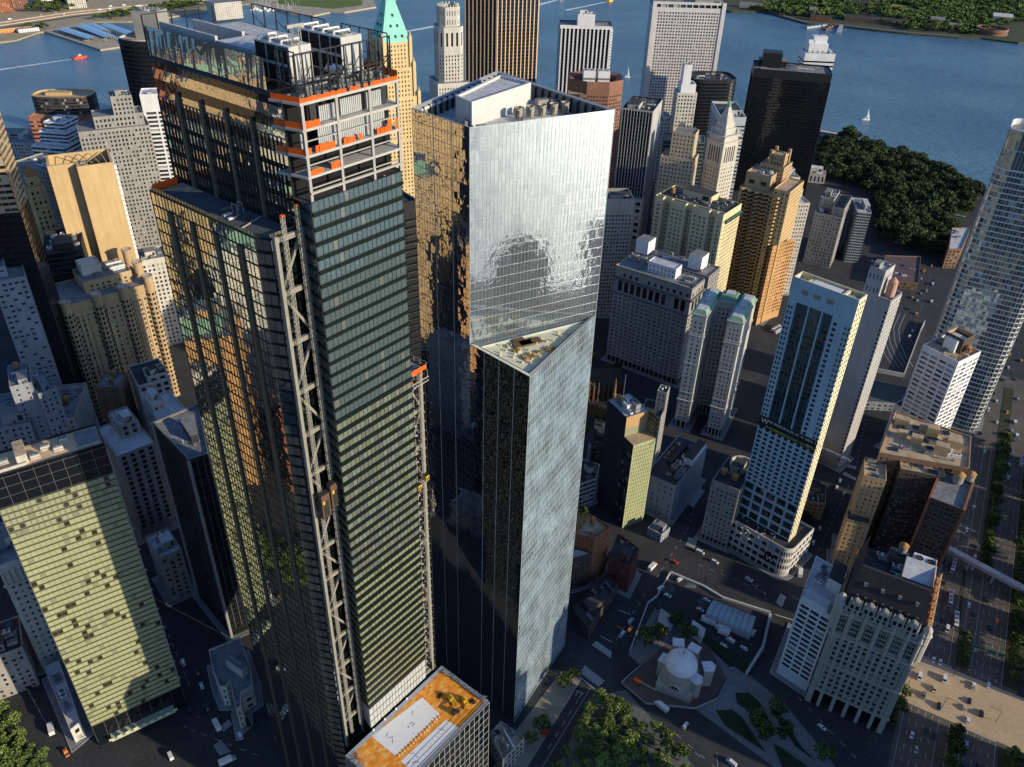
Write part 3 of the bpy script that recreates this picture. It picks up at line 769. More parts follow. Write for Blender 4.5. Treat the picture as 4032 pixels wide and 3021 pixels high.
def b_waffle():
    A, B = (175.6, 1212.2), (269.6, 1215.1); z = 193.5
    P = rect(A, B, 44); c = cen(P); org = (*c, 0)
    root = thing('office_tower', 'huge pale waffle-grid tower with square punched windows at the harbour edge', 'tower', org)
    s = ST(masonry('waffle_concrete', (.50,.49,.49), .08), bay=3.9, fl=3.9, ww=.6, wh=.58, rec=1.1, top=2, base=20, margin=5, blind=.04)
    walls(root, P, 0, z-7, s, org); mb = MB()
    walls(root, P, z-7, z+3, ST(s['wall'], bay=8.5, fl=8, ww=.86, wh=.5, rec=1, top=1, base=1), org, 0, 'crown'); parapet_roof(root, P, z+1, org, s['wall'], ROOF_G, 2)
    u = unit(sub(B,A)); v = (-u[1],u[0])
    for k in range(12):
        t = k/11; p = (A[0]+(B[0]-A[0])*t, A[1]+(B[1]-A[1])*t); mb.box(p, u, .9, .9, 0, 20, 0)
    for p in (A, B): mb.box(p, u, 2.6, 1.2, 0, z+3, 0)
    mb.build('pier', [s['wall']], root, org); clutter(root, P, z+1, org, 6, 44)
b_waffle()
def b_c1():
    z = 168.2; A, B = (95.3, 793.6), (123.4, 784.3); P = rect(A, B, 46)
    root, org = tower('office_tower', 'dark ribbed office tower with a blank grey side wall and a pale stone plinth', 'tower', P, z,
        ST(masonry('rib_grey', (.36,.36,.36), .1), 'stripes', bay=2.9, fl=3.7, pier=.2, span=.4, proud=.5, trim=W_DARK, glass=[G_BLACK,G_DARK,G_BLACK,G_DARK], blind=.03, base=30), clut=10, seed=45, roof=ROOF_D, alt={1: ST(W_STONE, 'blank')})
    Q = subquad(P, -.12, 1.05, -.2, 1.05); walls(root, Q, 0, z-82, ST(W_PALE, bay=7, fl=7, ww=.62, wh=.5, rec=.6), org, 0, 'plinth'); parapet_roof(root, Q, z-83, org, W_PALE, ROOF_G)
b_c1()
z = 155.8
def b_blackround():
    A, B = (191.3, 957.3), (243.7, 964.0); z = 155.8; P = rect(A, B, 40); w = math.dist(A,B)
    pts = [lerp2(P, .5+.5*math.copysign(abs(math.cos(t))**.45, math.cos(t)), .5+.5*math.copysign(abs(math.sin(t))**.45, math.sin(t))) for t in [2*math.pi*i/32 for i in range(32)]]
    P2 = ccw(pts); c = cen(P); org = (*c, 0)
    root = thing('office_tower', 'black rounded-corner tower with fine horizontal lines behind the slim white tower', 'tower', org)
    walls(root, P2, 0, z+1.5, ST(W_BLACK, 'bands', fl=3.7, bay=6, span=.4, proud=.12, minlen=.3, mull=0, top=4, glass=[G_BLACK]*4), org); parapet_roof(root, P2, z, org, W_BLACK, ROOF_D, 1.5, 1); clutter(root, P, z, org, 8, 46, 0, False)
b_blackround()
z = 170.0
tower('office_tower', 'slim white stone tower with checkerboard windows and a stepped white top', 'tower', rect((155.2, 846.0), (174.8, 846.9), 18), z,
      ST(W_PALE, bay=3, fl=3.6, ww=.5, wh=.52, rec=.3, blind=.05), clut=3, seed=47, tiers=[(.15,.9,.1,.9,z+8,ST(W_WHITE,'blank')),(.2,.6,.2,.8,z+26,ST(W_WHITE,'blank'))])
z = 138.8
tower('office_tower', 'boxy silver grey tower with an open steel framed roof well', 'tower', rect((208.4, 875.8), (235.1, 875.2), 58), z,
      ST(masonry('silver_panel', (.42,.46,.5), .1), 'bands', fl=4, bay=2.5, span=.55, top=9), clut=5, seed=48, par=2.5, roof=ROOF_D)
def b_classical():
    z = 149.6; A, B = (181.8, 776.8), (209.7, 779.8); P0 = rect(A, B, 26); c = cen(P0); u = unit((.80,.6)); org = (*c, 0); h = math.dist(A,B)*.37
    root = thing('skyscraper', 'classical pale stone tower with a colonnade and stepped pyramid cap', 'skyscraper', org)
    s = ST(W_PALE, bay=3.4, fl=3.8, ww=.36, wh=.5, rec=.4, top=2, blind=.04, margin=2)
    walls(root, sq(c,u,h), 0, z-28, s, org, 0); 
    walls(root, sq(c,u,h), z-28, z-6, ST(W_PALE, bay=2.9, fl=20, ww=.55, wh=.75, rec=1.2, top=2, margin=3, blind=0, blue=0), org, 0, 'colonnade')
    mb = MB()
    for q in (z-29, z-7, z-1): mb.prism(sq(c,u,h+1.1), q, q+1.2, 0, None, True)
    mb.build('cornice', [W_PALE], root, org)
    mb = MB(); mb.prism(sq(c,u,h-.8), z-6, z, 0, 1); mb.prism(sq(c,u,h-3), z, z+6, 0); mb.prism(sq(c,u,h-4.5), z+6, z+11, 0)
    n = 7
    for k in range(n):
        r = (h-5.5)*(1-k/n*.72); mb.prism(sq(c,u,r), z+11+k*1.9, z+13+k*1.9, 0)
    mb.lathe(c, [(2,z+24.5),(2.2,z+27),(1.2,z+29),(.1,z+31)], 8, 2)
    for p in sq(c,u,h-2): mb.lathe(p, [(1,z),(1.2,z+3),(.2,z+6)], 6, 0)
    mb.build('stepped_cap', [W_PALE, ROOF_G, COPPER], root, org)
    Q = sq((c[0]-u[0]*16, c[1]-u[1]*16), u, 20, 14); walls(root, Q, 0, z-62, s, org, 0, 'lower_wing'); parapet_roof(root, Q, z-63, org, W_PALE, ROOF_G)
b_classical()
z = 128.8
tower('office_block', 'beige stepped office block with a square tower on its roof', 'office block', rect((134.7, 778.5), (164.7, 767.0), 22), z,
      ST(masonry('beige_brick', (.47,.39,.28), .14), bay=3.4, fl=3.9, ww=.4, wh=.48, rec=.35, blind=.04), clut=0, tiers=[(.22,.9,.2,.98,z+23)])
z = 130.6
tower('office_block', 'teal glass office block with horizontal bands tucked behind the beige block', 'office block', rect((143.2, 821.5), (183.1, 815.7), 24), z,
      ST(masonry('teal_panel', (.12,.17,.19), .1), 'bands', fl=4, bay=2, span=.45, glass=[G_DARK,G_BLUE,G_MID,G_BLUE], blue=.5, blind=.02), clut=8, seed=49, roof=ROOF_G, tiers=[(.3,.75,.2,.8,z+9)])
z = 122.3
tower('office_block', 'low pale office block with glass roof boxes in front of the waffle tower', 'office block', rect((157.3, 941.7), (173.9, 943.5), 40), 113.8,
      ST(W_PALE, bay=3.6, fl=3.8, ww=.5, wh=.5), clut=8, seed=50, tank=1)
z = 150.6
def b_mono():
    A, B = (278.6, 1043.2), (367.2, 1024.4); z = 150.6; P = rect(A, B, 46)
    s = ST(W_BLACK, 'curtain', bay=2.4, fl=3.7, span=.3, mw=.5, mo=.5, hw=0, top=10, trim=masonry('near_black', (.02,.022,.028), .2), glass=[G_BLACK,G_BLACK,G_BLACK,G_DARK], blind=0, blue=.05)
    root, org = tower('office_tower', 'monolithic black tower with a fine window grid at the park edge', 'tower', P, z, s, clut=9, seed=51, roof=ROOF_G, par=2, big=1.6)
    mb = MB(); mb.prism(subquad(P,.1,.35,.4,.85), z, z+17, 0); mb.build('penthouse', [W_BLACK], root, org)
b_mono()
def b_curvewhite():
    A, B = (351.4, 1090.5), (388.6, 1088.9); z = 162.2; P = rect(A, B, 30); c = cen(P); org = (*c, 0)
    root = thing('office_tower', 'white banded tower top with dark window strips peeping over the black tower', 'tower', org)
    walls(root, P, 0, z, ST(W_WHITE, 'bands', fl=5, bay=30, span=.6, proud=.2, top=9, glass=[G_BLACK]*4, mull=0), org); mb = MB(); 
    I = inset(P, 1.5); u = unit(sub(B,A))
    mb.poly([(x,y,z-4) for x,y in I], 1)
    for i in range(4): mb.quad((*P[i],z),(*P[(i+1)%4],z),(*I[(i+1)%4],z),(*I[i],z),0); mb.quad((*I[(i+1)%4],z-4),(*I[i],z-4),(*I[i],z),(*I[(i+1)%4],z),0)
    for t in range(7):
        a = lerp2(P, t/6, .05); b = lerp2(P, (t+.5)/6 if t < 6 else .95, .05); mb.beam((*a,z-4),(*b,z+3),.9,2)
    mb.build('roof', [W_WHITE, ROOF_D, DARK], root, org)
    Q = subquad(P,.12,.75,.2,.8); mb = MB(); mb.prism(Q, z-4, z+10, 0); mb.prism(subquad(P,.25,.7,.3,.7), z+10, z+18, 0); mb.prism(subquad(P,.1,.3,.3,.6), z+10, z+14, 0); mb.build('penthouse', [W_WHITE], root, org)
    mb = MB(); q = lerp2(P,.45,.5); mb.beam((*q,z+18),(*q,z+38),.8); mb.build('antenna', [DARK], root, org)
b_curvewhite()
# ================================================================== right middle
z = 111.9
tower('office_tower', 'pale grid office tower with tall louvred top just behind the silver glass skyscraper', 'tower', rect((68.9, 691.9), (101.9, 695.3), 26), z,
      ST(W_STONE, bay=2.9, fl=3.7, ww=.56, wh=.5, rec=.6, top=14, blind=.03), near=100, clut=4, seed=52, par=6, roof=ROOF_D, alt=None)
def b_yellow():
    z = 117.6; A, B, C_ = (124.6, 707.6), (177.0, 667.1), (204.0, 680.6); P = rect(A, B, math.dist(B, C_)); c = cen(P)
    s = ST(W_YEL, bay=4, fl=3.7, ww=.5, wh=.52, rec=.4, top=6, blind=.06, group=2)
    s2 = ST(masonry('pale_blue_white_brick', (.60,.60,.58), .1), bay=2.6, fl=3.7, ww=.46, wh=.5, rec=.35, top=8, blind=.06, course=6)
    root, org = tower('office_building', 'long cream brick office building with a blue-white end wall and dark green cornice', 'office building', P, z, s, near=100, clut=14, seed=53, tank=1, roof=ROOF_D, alt={1: s2})
    u = unit(sub(P[2], P[1])); n = (u[1], -u[0]); L = math.dist(P[1], P[2]); mb = MB()
    mb.box(((P[1][0]+P[2][0])/2+n[0]*.8, (P[1][1]+P[2][1])/2+n[1]*.8), u, L/2+.8, .9, z-7, z-5.4, 0, None, True)
    for k in range(14): p = (P[1][0]+u[0]*L*(k+.5)/14+n[0]*.8, P[1][1]+u[1]*L*(k+.5)/14+n[1]*.8); mb.box(p, u, .4, .7, z-9, z-7, 0, None, True)
    mb.build('cornice', [masonry('dark_green_copper', (.05,.12,.10), .2)], root, org)
    # light courts cut visually by projecting wings
    u = unit(sub(B, A)); n = (u[1], -u[0]); mb = MB()
    for a, b in ((0,.12),(.24,.46),(.56,.8),(.9,1)):
        Q = [(A[0]+u[0]*math.dist(A,B)*t+n[0]*o, A[1]+u[1]*math.dist(A,B)*t+n[1]*o) for t, o in ((a,5),(b,5),(b,0),(a,0))]
        walls(root, Q, 0, z+1, dict(s, margin=1.2), org, 0, 'wing', skip=(2,)); parapet_roof(root, Q, z, org, W_YEL, ROOF_D)
b_yellow()
def b_brownstep():
    z = 123.6; A = (198.8, 718.0); B = (232.0, 695.5); P = rect(A, B, 36); u = unit(sub(B, A)); n = (u[1],-u[0]); L = math.dist(A,B); c = cen(P); org = (*c, 0)
    root = thing('office_tower', 'brown and tan tower with a sawtooth banded front stepping down to the street', 'tower', org)
    BT = masonry('tan_spandrel', (.44,.31,.16), .14); s = ST(BT, 'bands', fl=3.6, bay=1.8, span=.5, proud=.35, minlen=.5, glass=[G_DARK,G_DARK,G_MID,G_BLACK], blind=.1, top=2)
    pts = [P[3]]; k = 6
    pts.append(A)
    for i in range(k):
        t0, t1 = L*i/k, L*(i+1)/k; o = 4*(1+i%3*.3)
        pts.append((A[0]+u[0]*(t0+L/k*.5)+n[0]*o, A[1]+u[1]*(t0+L/k*.5)+n[1]*o)); pts.append((A[0]+u[0]*t1+n[0]*.5, A[1]+u[1]*t1+n[1]*.5))
    pts.append(P[2]); Q = ccw(pts)
    walls(root, Q, 0, z+1, s, org)
    mb = MB(); mb.poly([(x,y,z) for x,y in Q], 0); mb.build('roof', [ROOF_T], root, org)
    T = subquad(P,.05,.62,.1,.8); walls(root, T, z, z+14, ST(W_TAN, bay=12, fl=10, ww=.5, wh=.3, rec=1), org, 0, 'penthouse'); parapet_roof(root, T, z+13, org, W_TAN, ROOF_T)
    T2 = subquad(P,.2,.75,.5,1.1); s3 = ST(W_TAN, bay=3, fl=3.8, ww=.4, wh=.5); walls(root, T2, z, z+19, s3, org, 0, 'upper_wall'); parapet_roof(root, T2, z+18, org, W_TAN, ROOF_T)
    T3 = subquad(T2,.3,.85,.2,.8); walls(root, T3, z+18, z+28, s3, org, 0, 'upper_wall'); mb = MB(); mb.poly([(x,y,z+27) for x,y in T3])
    for p in T3: mb.box(p, u, 1.2, 1.2, z+18, z+31)
    mb.build('turret', [W_TAN], root, org)
    mb = MB(); q = lerp2(P,.5,.35); mb.lathe(q, [(3.2,z+13),(3.2,z+14.5),(2.6,z+15.6),(1,z+16.4)], 14); mb.build('dome_vent', [STEEL], root, org)
    T4 = subquad(P,.78,1.14,-.1,.9); walls(root, T4, 0, z+7, ST(W_GOLD, bay=3, fl=3.7, ww=.42, wh=.5), org, 0, 'side_wing'); parapet_roof(root, T4, z+6, org, W_GOLD, ROOF_T)
    clutter(root, T, z+13, org, 4, 54, 0, False)
    A2, B2 = (228.8, 685.8), (233.8, 692.4); C2 = (254.7, 705.6)
    G2 = [A2, B2, C2, (A2[0]+C2[0]-B2[0], A2[1]+C2[1]-B2[1]+4)]; P2 = ccw(G2); c = cen(P2); org = (*c, 0)
    root = thing('brick_building', 'sunlit orange brick slab with a shaded blank side beside the sawtooth tower', 'brick building', org)
    OB = masonry('orange_brick', (.46,.26,.11), .14)
    walls(root, P2, 0, 81, ST(OB, bay=2.7, fl=3.6, ww=.42, wh=.5, rec=.35, base=7, blind=.05), org, 100); parapet_roof(root, P2, 80, org, OB, ROOF_T); clutter(root, P2, 80, org, 3, 55, 0, False)
    return
b_brownstep()
z = 96.2
tower('office_building', 'white stepped building with narrow terraces between the brown tower and the old grey building', 'office building', rect((262.7, 751.0), (277.3, 752.9), 50), z,
      ST(W_PALE, bay=3, fl=3.8, ww=.5, wh=.45, rec=.3), clut=4, seed=56, tiers=[(.0,.85,.3,1,z+8),(.1,.7,.45,1,z+17)], roof=ROOF_L)
def b_oldgrey():
    A, B, Cc = (312.6, 829.2), (337.4, 816.0), (362.9, 847.4); P = rect(A, B, math.dist(B,Cc)+10)
    root, org = tower('old_office_building', 'large old grey brown building with solar panels on its dark roof at the park corner', 'office building', P, 57, ST(W_STONE, bay=3.3, fl=3.6, ww=.4, wh=.5, rec=.35, course=5, blind=.1), near=60, clut=9, seed=57, roof=ROOF_D, tank=1)
    Q = subquad(P,.55,.98,.1,.95); walls(root, Q, 57, 66, ST(W_STONE, bay=3.3, fl=4, ww=.3, wh=.5), org, 0, 'upper_wall'); parapet_roof(root, Q, 65, org, W_STONE, ROOF_D); u = unit(sub(P[1],P[0])); mb = MB()
    for i in range(4):
        for j in range(9): p = lerp2(Q,.15+.2*i,.1+.09*j); mb.box(p, u, 2.0, 1, 66, 66.4, 0)
    mb.build('solar_panel', [G_BLUE], root, org)
    Q = subquad(P,.02,.5,.3,.95); walls(root, Q, 57, 70, ST(W_STONE, bay=3.3, fl=4, ww=.3, wh=.5), org, 0, 'upper_wall'); parapet_roof(root, Q, 69, org, W_STONE, ROOF_G); clutter(root, Q, 69, org, 8, 58)
    A, B = (359.3, 834.9), (373.4, 832.6)
    tower('glass_building', 'slim blue glass apartment building with pale roof beside the solar panel building', 'apartment building', rect(A, B, 42), 57, ST(W_BLUEG, 'bands', fl=3.2, bay=2, span=.3, glass=[G_BLUE,G_BLUE,G_BLUE,G_MID]), clut=6, seed=59, roof=ROOF_L)
b_oldgrey()
def b_hblock():
    A, B = (81.5,617), (138,578.5); u = unit(sub(B,A)); v = (-u[1],u[0]); L = math.dist(A,B); z = 90
    P = rect(A, B, 24); c = cen(P); org = (*c, 0)
    root = thing('office_building', 'massive grey classical office block with white rooftop house and heavy dark cornice', 'office building', org)
    s = ST(W_STONE, bay=4.1, fl=3.6, ww=.52, wh=.52, rec=.5, group=2, top=0, base=7, shop=1, course=3, blind=.05, margin=1.2)
    walls(root, P, 0, z-22, s, org, 100)
    walls(root, P, z-22, z-9, ST(W_STONE, bay=5.5, fl=12, ww=.7, wh=.8, rec=1, top=.8, blind=0, blue=0, margin=3), org, 0, 'arcade')
    walls(root, P, z-9, z, ST(W_STONE, bay=5.5, fl=6, ww=.4, wh=.45, top=2), org, 0, 'attic'); parapet_roof(root, P, z, org, W_STONE, ROOF_G)
    mb = MB(); m = cen(P); mb.box(m, u, L/2+1.6, 13.6, z-9.8, z-8.2, 0, None, True); mb.box(m, u, L/2+.6, 12.6, z-23, z-22.2, 0, None, True); mb.build('cornice', [masonry('cornice_dark', (.12,.12,.12), .2)], root, org)
    Q = subquad(P,.36,.72,.35,.8); walls(root, Q, z, z+9, ST(W_WHITE, bay=3.4, fl=4, ww=.3, wh=.5), org, 0, 'penthouse'); parapet_roof(root, Q, z+8.4, org, W_WHITE, ROOF_L, .6)
    for k in (.06,.14,.22): fan_unit(root, lerp2(P,.02+k*1.4,.85), u, 2.4, 2.2, z, 5, org, 2)
    clutter(root, subquad(P,.74,1,.05,.95), z, org, 9, 61, 0, False)
    mb = MB()
    for k in (.2,.75): mb.prism(subquad(P,k-.06,k+.06,1.5,2.1), z, z+11, 0)
    P3 = [(p[0]+v[0]*30-u[0]*2, p[1]+v[1]*30-u[1]*2) for p in subquad(P,0,1.04,0,.95)]
    walls(root, P3, 0, z, s, org, 0, 'rear_wing'); parapet_roof(root, P3, z-1, org, W_STONE, ROOF_G)
    for k in (.12,.8): 
        q = subquad(P3,k-.1,k+.06,.2,.8); mb = MB(); mb.prism(q, z, z+12, 0, 1); mb.build('penthouse', [W_WHITE, ROOF_G], root, org)
    clutter(root, P3, z, org, 8, 62, 0, False)
    J = subquad(P,.42,.58,.9,1.4); walls(root, J, 0, z, s, org, 0, 'link_wing')
b_hblock()
def b_copperU():
    z = 101; zr = z
    p1, p2 = (127.3, 521.8), (136.3, 521.5); p3, p4 = (151.0, 513.3), (160.9, 508.6); bR = (183.3, 543.7)
    u = unit(sub(p4, p3)); v = (-u[1], u[0]); c = (150,540); org = (*c, 0); d = math.dist(p4, bR)
    root = thing('office_building', 'pale U-shaped office building with green copper mansard roofs around a deep court', 'office building', org)
    s = ST(W_PALE, bay=3.2, fl=3.7, ww=.36, wh=.5, rec=.4, base=8, shop=1, top=5, course=7, margin=1.4, blind=.05)
    w1 = math.dist(p1,p2); w2 = math.dist(p3,p4)
    R1 = [p1, (p1[0]+u[0]*10.5, p1[1]+u[1]*10.5), (p1[0]+u[0]*10.5+v[0]*d, p1[1]+u[1]*10.5+v[1]*d), (p1[0]+v[0]*d, p1[1]+v[1]*d)]
    R2 = [p3, p4, (p4[0]+v[0]*d, p4[1]+v[1]*d), (p3[0]+v[0]*d, p3[1]+v[1]*d)]
    R3 = [(R1[1][0]+v[0]*d*.68, R1[1][1]+v[1]*d*.68), (R2[0][0]+v[0]*d*.68, R2[0][1]+v[1]*d*.68), (R2[3][0],R2[3][1]), (R1[2][0],R1[2][1])]
    for k, R in enumerate((R1, R2, R3)):
        walls(root, R, 0, z, s, org, 50 if k < 2 else 0, 'wall'); I = inset(R, 1.9); mb = MB(); n = 4
        for i in range(n):
            j = (i+1) % n; mb.quad((*R[i],z), (*R[j],z), (*I[j],z+3.2), (*I[i],z+3.2), 0)
        I2 = inset(I, .1); mb.poly([(x,y,z+3.2) for x,y in I], 1)
        mb.build('roof', [COPPER, ROOF_L if k < 2 else COPPER], root, org)
        mb = MB(); mb.prism(subquad(R,.3,.7,.4,.9), z+3.2, z+3.9, 0, 1); mb.build('skylight', [COPPER, ROOF_L], root, org)
        mb = MB(); 
        for q in (z-.6, z-18, 26): mb.prism(inset(R,-.7), q, q+.7, 0, None, True)
        mb.build('cornice', [W_PALE], root, org)
b_copperU()
# ================================================================== glass skyscraper under construction
def T(a, n): return (a*.617+n*.787, a*.787-n*.617)
UF = (.617,.787); NF = (.787,-.617)
MIR = glassy('dark_mirror_glass', (.74,.73,.67), .015, 1.0, .5, wav=.03, wscale=.28)
MIRB = glassy('dark_mirror_glass_blue', (.52,.58,.58), .015, 1.0, .5, wav=.03, wscale=.3)
MIRG = glassy('green_tint_glass', (.48,.54,.45), .03, .9, .5, wav=.02, wscale=.6)
MIRP = glassy('pale_green_interior', (.26,.30,.19), .10, .5, .5, wav=.02)
FB1 = glassy('bay_glass_olive', (.40,.43,.27), .03, .45, .5, wav=.02); FB1B = glassy('bay_glass_olive_dull', (.27,.30,.20), .03, .5, .5, wav=.02); FB2 = glassy('bay_glass_sage', (.32,.36,.29), .03, .5, .5, wav=.02); FB2B = glassy('bay_glass_grey', (.40,.43,.40), .02, .7, .5, wav=.02); FB3 = glassy('bay_glass_teal', (.20,.28,.30), .02, .65, .5, wav=.02)
SPN = glassy('green_black_spandrel', (.007,.013,.012), .35, 0, .3)
MULL = plain('mullion_dark', (.045,.05,.05), .4)
ALU = plain('aluminium_mullion', (.42,.42,.40), .4)
CONC = masonry('site_concrete', (.40,.39,.37), .15)
STW = plain('steel_grey_white', (.38,.37,.35), .5)
PANEL = plain('corrugated_panel', (.42,.44,.44), .55)
def b_site():
    c = T(140,-195); org = (*c, 0)
    root = thing('skyscraper_under_construction', 'tall dark glass skyscraper under construction with bare steel crown and orange netting', 'skyscraper', org)
    S = lambda **k: ST(SPN, 'curtain', **dict(dict(bay=1.55, fl=4.15, span=.24, trim=MULL, glass=[MIRB, MIR, MIRG, MIR], blind=.06, blue=.35, mw=.09, hw=.1, mo=.14, top=.5, jit=.012), **k))
    # west block with its long left face
    P = [T(117,-180.5), T(119,-176.5), T(128,-176.5), T(128,-231), T(117,-231)]
    mb = MB(); Lf = (P[4], P[0])
    facade(mb, P[4], P[0], 0, 293.5, S(bay=1.7, span=.1, glass=[MIR,MIR,MIRB,MIR], blind=0, blue=.3, jit=.005, hw=.22))
    facade(mb, P[0], P[1], 0, 293.5, S(bay=1.5, glass=[MIRG,MIRP,MIRG,MIRB]))
    facade(mb, P[1], P[2], 60, 293.5, S(bay=1.5)); facade(mb, P[3], P[4], 0, 293.5, S())
    mb.build('lower_block_glass', [SPN, MULL, MIRB, MIR, MIRG, MIR], root, org)
    mb = MB()
    for k in range(4):
        n = -222+k*11.4; p = T(116.75, n)
        for d in (-.36,.36): q = T(116.7, n+d); mb.box(q, UF, .35, .2, 0, 289, 0)
        mb.box(T(116.8,n), UF, .3, .18, 0, 289, 1)
    mb.build('column_cover', [plain('column_bronze_grey', (.13,.115,.085), .45), DARK], root, org)
    mb = MB(); mb.poly([(*p,293) for p in ccw(P)], 0)
    for i in range(34): a = T(117.1,-181-i*1.47); b_ = T(117.1,-181.9-i*1.47); mb.quad((*b_,292.2),(*a,292.2),(*a,294.6),(*b_,294.6),1)
    for i in range(7): a = T(119.2+i*1.3,-176.7); b_ = T(120.3+i*1.3,-176.7); mb.quad((*a,292.2),(*b_,292.2),(*b_,294.6),(*a,294.6),1)
    mb.build('lower_roof', [masonry('roof_slate', (.085,.095,.115), .25), MIRP], root, org)
    mb = MB(); mb.prism([T(117.6,-229), T(119.4,-229), T(127,-219), T(127,-229.5)], 293, 293.3, 0)
    mb.prism([T(118,-230.4), T(126,-230.4), T(126,-230.8), T(118,-230.8)], 293, 295, 1); mb.prism([T(117.3,-230), T(117.6,-230), T(117.6,-224), T(117.3,-224)], 293, 294.6, 1)
    mb.build('edge_protection', [ROOF_T, ORANGE], root, org)
    mb = MB()
    for k, (a, n, m) in enumerate(((121,-196,0),(122.4,-196.5,1),(121.6,-199,0),(124,-203,1))): mb.box(T(a,n), UF, 1.3, .5, 293.05, 293.5, m)
    for a in (-1,1):
        for b_ in (-1,1): q = T(124.5+a,-198+b_*1.2); mb.beam((*q,293),(*q,296),.15,2)
    for a in (-1,1): mb.beam((*T(124.5+a,-199.2),296),(*T(124.5+a,-196.8),296),.2,2)
    mb.beam((*T(118,-188),293.3),(*T(127,-191),293.3),.35,2); mb.build('stored_material', [WHITE, WOOD, STW], root, org)
    # main shaft left face above the west block: louvre bands and mirror screen
    mb = MB(); A, B = T(128,-235), T(128,-176)
    facade(mb, A, B, 293, 318, ST(SPN, 'curtain', bay=1.7, fl=4.15, span=.35, trim=MULL, glass=[MIRB,G_BLACK,MIRB,MIRB], mw=.16, mo=.35, top=0, blind=0, blue=.4))
    for k in range(6):
        z0 = 311+k*3.0; m = 3 if k % 2 else 0
        for i in range(30):
            a = T(127.9,-235+i*1.967); b_ = T(127.9,-235+(i+1)*1.967); t = rnd.uniform(-.02,.02)
            mb.quad((a[0]+t,a[1],z0),(*b_,z0),(*b_,z0+3),(a[0]-t,a[1],z0+3), 3 if (k % 2 == 0) else 6)
    for i in range(37):
        a = T(127.85,-235.4+i*1.46); b_ = T(127.85,-235.4+(i+1)*1.46-.05); t = rnd.uniform(-.03,.03); s = rnd.uniform(-.03,.03)
        mb.quad((a[0]+t,a[1],328.5),(b_[0]+s,b_[1],328.5),(b_[0]+s,b_[1]+t,337.2),(a[0]-t,a[1]+s,337.2), 3)
    facade(mb, T(160,-235), T(128,-235), 0, 329, S()); facade(mb, T(160,-176), T(160,-235), 0, 329, S())
    facade(mb, T(128,-176.4), T(128,-180), 293, 329, S(bay=1.2))
    mb.build('tower_glass', [SPN, MULL, MIRB, MIR, MIRB, MIRB, G_BLACK], root, org)
    mb = MB()
    for k in range(4): mb.box(T(127.6,-224+k*11.4), UF, .4, .5, 293, 321, 0)
    mb.build('column_cover', [plain('column_bronze_grey', (.13,.115,.085), .45)], root, org)
    # front bay with dark floor bands
    Fp = [T(129.2,-176.3), T(127,-167.7), T(159.6,-167.7), T(161,-176)]
    fb = S(bay=1.72, fl=4.15, span=.27, glass=[MIRB, MIR, MIRG, MIRP], blind=.05, blue=.3, mw=.08, hw=0, jit=.012)
    mb = MB()
    for k, (z0, z1, g) in enumerate(((75,88,[4,4]),(88,160,0),(160,232,1),(232,304,2))):
        st = dict(fb)
        if k == 0: st = dict(fb, span=.12, glass=[PANEL]*4)
        else: st['glass'] = [[FB1,FB1,FB1B,FB1],[FB2,FB2B,FB2,FB1B],[FB3,FB3,FB2B,FB3]][k-1]  # mirrored olive-to-teal change with height put into the pane colours
        m2 = MB()
        for a, b_ in ((0,1),(1,2),(2,3)): facade(m2, Fp[a], Fp[b_], z0, z1, st)
        m2.build('front_bay_glass', mk(st), root, org)
    mb = MB()
    for k in range(52): z = 92+k*4.15; 
    for k in range(51):
        z = 90.3+k*4.2
        if z > 302: break
        a, b_ = T(126.9,-167.3), T(159.7,-167.3); mb.beam((*a,z),(*b_,z),.5,0,.85); mb.beam((*T(129,-176),z),(*T(126.8,-167.6),z),.5,0,.85)
    mb.build('floor_band', [SPN], root, org)
    # open steel floors above the glass
    for k, z in enumerate((329,322.6,316,310.6)):
        mb = MB(); Q = [T(124.3,-176.4), T(126.6,-167.2), T(159.9,-167.2), T(161.2,-176.4)]; mb.prism(Q, z-.65, z, 0, None, True)
        if k == 0: mb.prism([T(127,-235), T(127,-176.3), T(161,-176.3), T(161,-235)][::-1], z-.6, z-.03, 1)
        mb.build('floor_slab', [CONC, ROOF_D], root, org)
    mb = MB()
    mb.quad((*T(125,-172.5),304),(*T(160.5,-172.5),304),(*T(160.5,-172.5),329),(*T(125,-172.5),329),0)
    mb.quad((*T(125,-168),304),(*T(160,-168),304),(*T(160,-173),304.2),(*T(125,-173),304.2),1); mb.build('dark_interior', [BLACK, ROOF_D], root, org)
    for a in (127.2,138,149.2,159.2):
        mb = MB(); mb.box(T(a,-167.6), UF, .26, .3, 304, 328.4, 0); mb.box(T(a,-167.25), UF, .4, .08, 304, 328.4, 0); mb.build('column', [STW], root, org)
    mb = MB()
    for z in (319.4,313.3,307.2): mb.beam((*T(127,-167.7),z),(*T(159.5,-167.7),z),.3,0)
    mb.beam((*T(126.8,-167.2),306.2),(*T(159.8,-167.2),306.2),.7,0,.6); mb.build('edge_beam', [STW], root, org)
    mb = MB()
    for z0, z1, a0, a1 in ((316.1,322,133,155.5),(322.9,326.6,134,139.5),(322.9,327,141,148),(322.9,327,150,155),(316.1,321,127.4,127.6)):
        x = a0
        while x < a1: mb.box(T(x,-169.4), UF, .24, .22, z0, z1, 0); x += .66
        mb.quad((*T(a0,-169.7),z0),(*T(a1,-169.7),z0),(*T(a1,-169.7),z1),(*T(a0,-169.7),z1),1)
    for a0, a1 in ((131,133),(139.7,140.8),(148.2,149.8),(155.2,157)): mb.quad((*T(a0,-169.3),322.9),(*T(a1,-169.3),322.9),(*T(a1,-169.3),328),(*T(a0,-169.3),328),2)
    mb.build('ribbed_wall_panel', [PANEL, GREYM, DARK], root, org)
